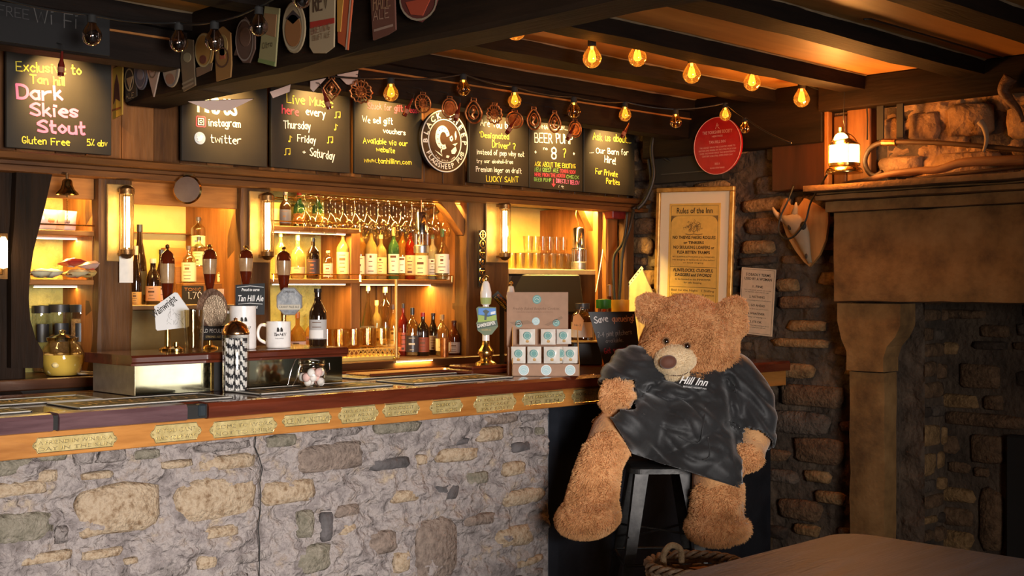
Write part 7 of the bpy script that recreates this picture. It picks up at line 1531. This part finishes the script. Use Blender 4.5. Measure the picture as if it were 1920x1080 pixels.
# pitcher sign
P = [(1103, 585), (1190, 584), (1203, 690), (1135, 700)]; D0 = 6.22; s_ = D0/F_PX
o_ = at(1150, 697, D0); t = thing('pitcher_sign', 'black chalk sign about saving queueing, propped on the bar behind the teddy bear', 'sign', (o_.x, o_.y, ZT), FACE); zz0 = CAMZ+(540-697)*s_-ZT
gx = lambda x: (x-1150)*s_; gz = lambda y: CAMZ+(540-y)*s_-ZT
B().prism([(gx(x), max(0, gz(y))) for x, y in P], -.006, .006).obj('board', plain('sign_black', (.016, .013, .012), .5), t); B().box(-.03, .006, 0, .03, .12, .006).obj('foot', 'blackm', t)
w2 = lambda s1, x0, y0, x1, y1, cp_, m, st: write(t, s1, gx(x0), gz(y0), cp_*s_, m, -.0075, width=(x1-x0)*s_, stroke=st, rot=-math.atan2(y1-y0, x1-x0))
w2('Save', 1115, 606, 1142, 602, 12, WHITE, .2); w2('queueing!', 1148, 603, 1190, 601, 11, plainc((.85, .45, .25)), .18); w2('2-4 pint pitchers', 1121, 632, 1186, 626, 9, plainc((.40, .38, .36)), .12); w2('available.', 1136, 643, 1170, 640, 7, plainc((.40, .38, .36)), .13); w2('Get yours here', 1133, 663, 1196, 655, 10, plainc((.55, .04, .08)), .16)
# ============================================================ STOOL
D0 = 5.62
def bp(x, y, f=0): return at(x, y, D0-f)
px = lambda n, f=0: n*(D0-f)/F_PX
o_ = bp(1236, 540, .02); sx, sy = o_.x, o_.y; ang = FACE+math.radians(3)
t = thing('bar_stool', 'tall grey metal bar stool with splayed legs under the teddy bear', 'stool', (sx, sy, 0), ang)
gun = noisy('gunmetal', [(.035, .035, .036), (.09, .086, .082)], scale=14, rough=.5, bump=.1, metal=.85)
ol = rounded(.30, .30, .05); n = len(ol); q = B(); vs = [(x, y, .690) for x, y in ol]+[(x, y, .712) for x, y in ol]+[(x*.93, y*.93, .718) for x, y in ol]
q.add(vs, [tuple(reversed(range(n))), tuple(range(2*n, 3*n))]+[(i+k*n, (i+1) % n+k*n, (i+1) % n+n+k*n, i+n+k*n) for k in (0, 1) for i in range(n)]); q.obj('seat', gun, t)
for a in (-1, 1):
    for c_ in (-1, 1):
        q = B(); top = Vector((a*.125, c_*.125, .705)); bot = Vector((a*.225, c_*.225, 0)); w0, w1 = .030, .017
        vs = []
        for P_, w_ in ((top, w0), (bot, w1)):
            vs += [(P_.x-a*0, P_.y, P_.z), (P_.x-a*w_*2, P_.y, P_.z), (P_.x-a*w_*2, P_.y-c_*.008, P_.z), (P_.x-a*.008, P_.y-c_*.008, P_.z), (P_.x-a*.008, P_.y-c_*w_*2, P_.z), (P_.x, P_.y-c_*w_*2, P_.z)]
        q.add(vs, [(i, (i+1) % 6, (i+1) % 6+6, i+6) for i in range(6)]+[tuple(range(6)), tuple(range(11, 5, -1))]); q.obj('leg', gun, t)
for z, r_ in ((.30, .225-.1*.3/.745-.006), ):
    for a in range(4):
        c0 = Matrix.Rotation(PI/2*a, 3, 'Z') @ Vector((r_, r_, z)); c1 = Matrix.Rotation(PI/2*(a+1), 3, 'Z') @ Vector((r_, r_, z)); B().tube([c0, c1], .007, 8).obj('footrest', gun, t)
B().tube([(-.17, -.17, .42), (.17, .17, .42)], .005, 6).obj('cross_brace', gun, t); B().tube([(.17, -.17, .42), (-.17, .17, .42)], .005, 6).obj('cross_brace', gun, t)
# ============================================================ TEDDY BEAR
FWD = Vector((CF[0], CF[1], 0)); RGT = Vector((CR[0], CR[1], 0)); UP = Vector((0, 0, 1))
bear_o = bp(1290, 870, 0); bear_o.z = .77
bear = thing('teddy_bear', 'giant light brown teddy bear in a dark grey hooded blanket, slumped on the bar stool', 'teddy bear', bear_o)
def ell(b, x, y, f, rr, rot=0, tilt=0):
    """ellipsoid: rr = (right, up, depth) in metres; rot turns it in the picture plane"""
    c = bp(x, y, f)-bear_o; Bs = Matrix((RGT, -FWD, UP)).transposed().to_4x4()
    T = Matrix.Translation(c) @ Bs @ Matrix.Rotation(-rot, 4, 'Y') @ Matrix.Rotation(tilt, 4, 'X') @ Matrix.Diagonal((rr[0], rr[2], rr[1], 1))
    b.ball((0, 0, 0), 1, 24, 16, T)
def cap(b, pts):
    """chain of balls: (x, y, f, r)"""
    for a, c in zip(pts, pts[1:]):
        for k in range(9):
            q = k/8; ell(b, *[a[i]+(c[i]-a[i])*q for i in range(3)], rr=((a[3]+(c[3]-a[3])*q),)*3)
def solid(b, voxel, smooth=4, name='body'):
    me = bpy.data.meshes.new(name); me.from_pydata(b.v, [], b.f); me.update(); o = bpy.data.objects.new(name, me); COL.objects.link(o)
    r = o.modifiers.new('r', 'REMESH'); r.mode = 'VOXEL'; r.voxel_size = voxel
    s = o.modifiers.new('s', 'SMOOTH'); s.factor = .5; s.iterations = smooth
    bpy.context.view_layer.update(); dg = bpy.context.evaluated_depsgraph_get(); m2 = bpy.data.meshes.new_from_object(o.evaluated_get(dg)); bpy.data.objects.remove(o); m2.materials.clear(); return m2
b = B()
ell(b, 1294, 640, .0, (.215, .160, .19), rot=.05); ell(b, 1286, 610, -.01, (.165, .135, .17)); ell(b, 1338, 655, -.0, (.105, .115, .15)); ell(b, 1240, 655, .02, (.095, .11, .15)); ell(b, 1295, 690, .0, (.14, .06, .13))
ell(b, 1229, 573, .02, (.092, .046, .05), rot=-.34); ell(b, 1210, 586, .03, (.04, .045, .04)); ell(b, 1364, 591, .03, (.106, .062, .05), rot=.76); ell(b, 1384, 610, .03, (.045, .05, .045))
cap(b, [(1300, 700, 0, .12), (1290, 770, 0, .20), (1280, 800, .02, .16)])
cap(b, [(1215, 805, .05, .10), (1150, 812, .20, .098), (1127, 862, .29, .088), (1113, 918, .30, .101), (1108, 958, .30, .112)]); ell(b, 1102, 970, .33, (.138, .082, .15), rot=.16)
cap(b, [(1330, 840, .05, .11), (1345, 885, .18, .108), (1345, 930, .20, .112), (1345, 962, .20, .115)]); ell(b, 1346, 990, .23, (.142, .075, .15))
cap(b, [(1225, 690, .02, .09), (1180, 700, .1, .08), (1157, 738, .18, .066)]); ell(b, 1156, 742, .225, (.082, .076, .08))
cap(b, [(1380, 700, .0, .08), (1412, 760, .04, .075), (1416, 820, .09, .072), (1402, 848, .13, .07)]); ell(b, 1400, 853, .15, (.084, .070, .08), rot=.25)
bm_ = solid(b, .013, 5)
fur = noisy('bear_plush', [(.42, .18, .06), (.60, .29, .11), (.72, .38, .16)], scale=9, detail=6, rough=.9, bump=.6, bscale=90, dist=.01, sheen=.3)
bm_.materials.append(fur)
for p_ in bm_.polygons: p_.use_smooth = True
body = bpy.data.objects.new('body', bm_); COL.objects.link(body); body.parent = bear
# blanket hoodie
h = B()
ell(h, 1300, 725, -.02, (.215, .12, .19)); ell(h, 1305, 765, .0, (.235, .16, .225)); ell(h, 1268, 800, .06, (.26, .15, .24), rot=.35); ell(h, 1300, 850, .10, (.235, .14, .22), rot=.35); ell(h, 1350, 860, .10, (.10, .15, .20))
cap(h, [(1240, 800, .08, .15), (1180, 795, .22, .125)]); cap(h, [(1330, 850, .08, .14), (1345, 885, .19, .125)])
cap(h, [(1238, 695, .0, .12), (1185, 697, .09, .112), (1162, 720, .16, .094), (1158, 730, .185, .087)])
cap(h, [(1372, 712, -.01, .12), (1408, 752, .03, .100), (1416, 800, .08, .096), (1408, 838, .12, .092)])
ell(h, 1335, 690, -.06, (.16, .06, .13)); ell(h, 1275, 730, .09, (.15, .055, .12), rot=.1)
hm = solid(h, .0095, 4)
# folds : long soft creases following the slump, deeper over the belly
for v in hm.vertices:
    w_ = v.co+bear_o; rx = w_.dot(RGT)-bear_o.dot(RGT); z = w_.z-bear_o.z
    n_ = v.normal; arm = 1 if abs(rx) < .22 else .55
    u = z*1.0+rx*.55+mn.noise(Vector((rx*3, z*3, 1.7)))*.10
    f1 = math.sin(u*42+mn.noise(Vector((rx*5, z*5, 4)))*3.5); f2 = mn.noise(Vector((rx*9+z*5, u*22, w_.y*6)))
    mask = .5+.5*mn.noise(Vector((rx*4.5, z*4.5, 9)))
    wd_ = w_; sxp = 960+F_PX*w_.dot(RGT)/w_.dot(FWD); syp = 540-F_PX*(w_.z-CAMZ)/w_.dot(FWD)
    for (ax_, ay_, bx_, by_, wd_, dp_) in ((1366, 712, 1386, 850, 9, .040), (1222, 722, 1190, 764, 7, .022), (1290, 812, 1240, 800, 5, .010)):
        L2 = (bx_-ax_)**2+(by_-ay_)**2; q = max(0, min(1, ((sxp-ax_)*(bx_-ax_)+(syp-ay_)*(by_-ay_))/L2)); dd = math.hypot(sxp-ax_-(bx_-ax_)*q, syp-ay_-(by_-ay_)*q)
        if n_.dot(FWD) < .2: v.co += FWD*dp_*math.exp(-(dd/wd_)**2)
    v.co += n_*((abs(f1)**.7*.016-.010)*mask*arm*1.6+f2*.014)
bmm = bmesh.new(); bmm.from_mesh(hm)
def cut(p0, p1, f0=.3):
    a = bp(p0[0], p0[1], f0)-bear_o; c = bp(p1[0], p1[1], f0)-bear_o; view = (a+bear_o)-Vector((0, 0, CAMZ)); nrm = (c-a).cross(view).normalized()
    if nrm.z > 0: nrm = -nrm
    r = bmesh.ops.bisect_plane(bmm, geom=bmm.verts[:]+bmm.edges[:]+bmm.faces[:], plane_co=a, plane_no=nrm, clear_outer=False)
    return a, nrm
def below(co, a, n): return (co-a).dot(n) > 0
hz_ = bp(1300, 700, 0)
pl1 = cut((1136, 768), (1186, 851)); pl2 = cut((1186, 851), (1390, 916)); 
def paw(co):
    w_ = co+bear_o; c1 = bp(1156, 748, .21); c2 = bp(1406, 868, .16)
    return ((w_-c1).length < .02) or False
kill = []
cL = bp(1157, 741, .20)-bear_o; dL = (bp(1154, 752, .27)-bp(1185, 697, .09)).normalized(); cR = bp(1404, 845, .13)-bear_o; dR = (bp(1399, 858, .17)-bp(1416, 800, .08)).normalized()
for f in bmm.faces:
    c = f.calc_center_median(); w_ = c+bear_o; sxp = 960+F_PX*w_.dot(RGT)/w_.dot(FWD); syp = 540-F_PX*(w_.z-CAMZ)/w_.dot(FWD)
    inarmR = (sxp > 1392); inarmL = (sxp < 1196 and syp < 768 and w_.dot(FWD) > 0)
    if (below(c, *pl1) or below(c, *pl2)) and not inarmR and not (inarmL and syp < 760): kill.append(f)
    elif inarmR and (c-cR).dot(dR) > -.055 and syp > 800: kill.append(f)
    elif (c-cL).dot(dL) > -.045 and (c-cL).length < .13 and sxp < 1193 and syp > 712: kill.append(f)
bmesh.ops.delete(bmm, geom=kill, context='FACES'); bmm.to_mesh(hm); bmm.free()
vel = noisy('charcoal_velvet', [(.004, .004, .0045), (.011, .011, .012), (.024, .023, .025)], scale=5, detail=5, rough=.6, bump=.25, bscale=60, dist=.004, sheen=.35)
hm.materials.append(vel)
for p_ in hm.polygons: p_.use_smooth = True
hood = bpy.data.objects.new('hooded_blanket', hm); COL.objects.link(hood); hood.parent = bear
so = hood.modifiers.new('thick', 'SOLIDIFY'); so.thickness = .012; so.offset = -1
# pocket seam lines and chest logo
from mathutils.bvhtree import BVHTree
bv = BVHTree.FromPolygons([v.co for v in hm.vertices], [tuple(p_.vertices) for p_ in hm.polygons])
def on_hood(x, y, off=.003):
    o = Vector((0, 0, CAMZ))-bear_o; d = (bp(x, y)-Vector((0, 0, CAMZ))).normalized(); r = bv.ray_cast(o, d); return (r[0]-d*off) if r[0] else (bp(x, y, .2)-bear_o)
for nm, pts in (('pocket_seam', [(1205, 775), (1240, 800), (1280, 822), (1310, 830), (1318, 800), (1322, 765)]), ('pocket_seam', [(1318, 862), (1330, 855), (1327, 820)])):
    B().tube(sm([on_hood(*p_) for p_ in pts]), .0035, 6).obj(nm, vel, bear, smooth='all')
lo = on_hood(1298, 720, .006); nM = Matrix.Translation(lo) @ Matrix((RGT, FWD, UP)).transposed().to_4x4() @ Matrix.Rotation(math.radians(6), 4, 'Y') @ Matrix.Rotation(math.radians(-12), 4, 'X')
printed(bear, 'Hill Inn', 0, -.004, .046, WHITE, M_=nM, y=-.012, width=.125, italic=.5, bold=.0006, name='chest_lettering'); printed(bear, "BRITAIN'S HIGHEST INN", .01, -.020, .010, WHITE, M_=nM, y=-.012, width=.10, name='chest_lettering')
# muzzle, nose, mouth, eyes
cre = noisy('cream_plush', [(.72, .54, .32), (.88, .70, .46)], scale=14, rough=.9, bump=.3, bscale=120, dist=.004)
q = B(); ell(q, 1266, 674, .155, (.093, .066, .075), rot=.12); ell(q, 1269, 703, .135, (.055, .026, .05), rot=.05); mm = solid(q, .008, 3); mm.materials.append(cre)
for p_ in mm.polygons: p_.use_smooth = True
mz = bpy.data.objects.new('muzzle', mm); COL.objects.link(mz); mz.parent = bear
q = B(); ell(q, 1253, 679, .222, (.038, .030, .022), rot=.15); q.obj('nose', plain('nose_brown', (.14, .045, .022), .7, sheen=.5), bear, smooth='all')
bvh2 = BVHTree.FromPolygons([v.co for v in mm.vertices], [tuple(p_.vertices) for p_ in mm.polygons])
def on_m(bvx, x, y, off=.001):
    o = Vector((0, 0, CAMZ))-bear_o; d = (bp(x, y)-Vector((0, 0, CAMZ))).normalized(); r = bvx.ray_cast(o, d); return (r[0]-d*off) if r[0] else None
ml = [on_m(bvh2, x, y) for x, y in ((1243, 697), (1250, 702), (1262, 704), (1275, 704), (1285, 701), (1290, 697))]; ml = [m_ for m_ in ml if m_]
if len(ml) > 2: B().tube(sm(ml), .0028, 6).obj('mouth', plainc((.10, .05, .03)), bear, smooth='all')
bvb = BVHTree.FromPolygons([v.co for v in bm_.vertices], [tuple(p_.vertices) for p_ in bm_.polygons])
for x, y in ((1249, 640), (1288, 649)):
    p_ = on_m(bvb, x, y, .004)
    if p_: e = B().ball(tuple(p_), .0125, 14, 10).obj('eye', plain('eye_black', (.012, .006, .004), .08, coat=1), bear, smooth='all'); B().tube([p_+RGT*.016*math.cos(a)+UP*.016*math.sin(a) for a in np.linspace(0, 2*PI, 14, endpoint=False)], .003, 5, closed=True).obj('eyelid', plainc((.25, .12, .05)), bear, smooth='all')
# fur : short strands over the plush that shows
def furry(mesh, n, length, mat, name, seed, skip=None, rad=.0011, clump=.0):
    rg = np.random.default_rng(seed); mesh.calc_loop_triangles(); T = np.array([t_.vertices[:] for t_ in mesh.loop_triangles]); V = np.array([v.co[:] for v in mesh.vertices]); Nn = np.array([v.normal[:] for v in mesh.vertices])
    A = .5*np.linalg.norm(np.cross(V[T[:, 1]]-V[T[:, 0]], V[T[:, 2]]-V[T[:, 0]]), axis=1); i = rg.choice(len(T), n, p=A/A.sum()); u, v = rg.random(n), rg.random(n); m_ = u+v > 1; u[m_], v[m_] = 1-u[m_], 1-v[m_]
    w_ = np.stack([1-u-v, u, v], 1); P = (V[T[i]]*w_[:, :, None]).sum(1); N_ = (Nn[T[i]]*w_[:, :, None]).sum(1); N_ /= np.linalg.norm(N_, axis=1)[:, None]
    vd = (P+np.array(bear_o)-np.array([0, 0, CAMZ])); keep = (N_*vd).sum(1) < .35*np.linalg.norm(vd, axis=1)
    if skip is not None:
        for k in np.nonzero(keep)[0]:
            loc_, nn, _, dist = skip.find_nearest(Vector(P[k]))
            if loc_ is not None and (Vector(P[k])-loc_).dot(nn) < -.004 and dist < .35: keep[k] = False
    P, N_ = P[keep], N_[keep]; n = len(P)
    sw = np.array([[mn.noise(Vector(p_)*14+Vector((k*7, 0, 0))) for k in range(3)] for p_ in P]); tuft = np.array([[mn.noise(Vector(p_)*55+Vector((k*7, 3, 0))) for k in range(3)] for p_ in P])
    dr = N_+sw*.8+tuft*.5+rg.normal(0, .22, (n, 3))+np.array([0, 0, -.30]); dr /= np.linalg.norm(dr, axis=1)[:, None]; L = length*(.7+.6*rg.random(n))[:, None]
    d2 = dr+np.array([0, 0, -.35])+tuft*.8; d2 /= np.linalg.norm(d2, axis=1)[:, None]
    pts = np.stack([P-N_*.002, P+dr*L*.5, P+dr*L*.5+d2*L*.5], 1).reshape(-1, 3)
    hc = bpy.data.hair_curves.new(name); hc.add_curves([3]*n); hc.attributes['position'].data.foreach_set('vector', pts.astype(np.float32).ravel())
    ra = hc.attributes.get('radius') or hc.attributes.new('radius', 'FLOAT', 'POINT'); ra.data.foreach_set('value', np.tile(np.array([rad, rad*.8, rad*.25], np.float32), n))
    hc.materials.append(mat); o = bpy.data.objects.new(name, hc); COL.objects.link(o); o.parent = bear; o['kind'] = 'stuff'; return o
fur2 = noisy('bear_fur', [(.56, .25, .085), (.80, .42, .17), (.90, .54, .26)], scale=9, detail=6, rough=.75, bump=0)
furry(bm_, 120000, .0125, fur2, 'fur', 1, bv)
furry(mm, 9000, .006, noisy('cream_fur', [(.80, .62, .38), (.95, .80, .56)], scale=14, rough=.75, bump=0), 'muzzle_fur', 2, None, .0007)
flush_text()
# lettering and marks ride on the part that carries them
HOST = ('board', 'plate', 'sheet', 'print', 'disc', 'painted_clip', 'black_clip', 'octagon_clip', 'bronze_clip', 'tilted_clip', 'cup', 'back_panel', 'mat', 'badge', 'card', 'hooded_blanket')
RIDE = ('lettering', 'icon', 'music_note', 'arrow', 'emblem', 'stripe', 'border', 'screw', 'crest', 'rule_line', 'medallion', 'name_panel', 'silver_face', 'ribbon', 'clip_art', 'name_ribbon', 'clip_drawing', 'flourish', 'ram_head', 'dark_spots', 'pocket_seam')
for o in list(bpy.data.objects):
    if o.parent is None or o.parent.parent is not None or o.get('category') is None and o.name.split('.')[0] not in RIDE: continue
    if o.name.split('.')[0] in RIDE:
        hs = [c for c in o.parent.children if c.name.split('.')[0] in HOST]
        if hs: o.parent = hs[0]
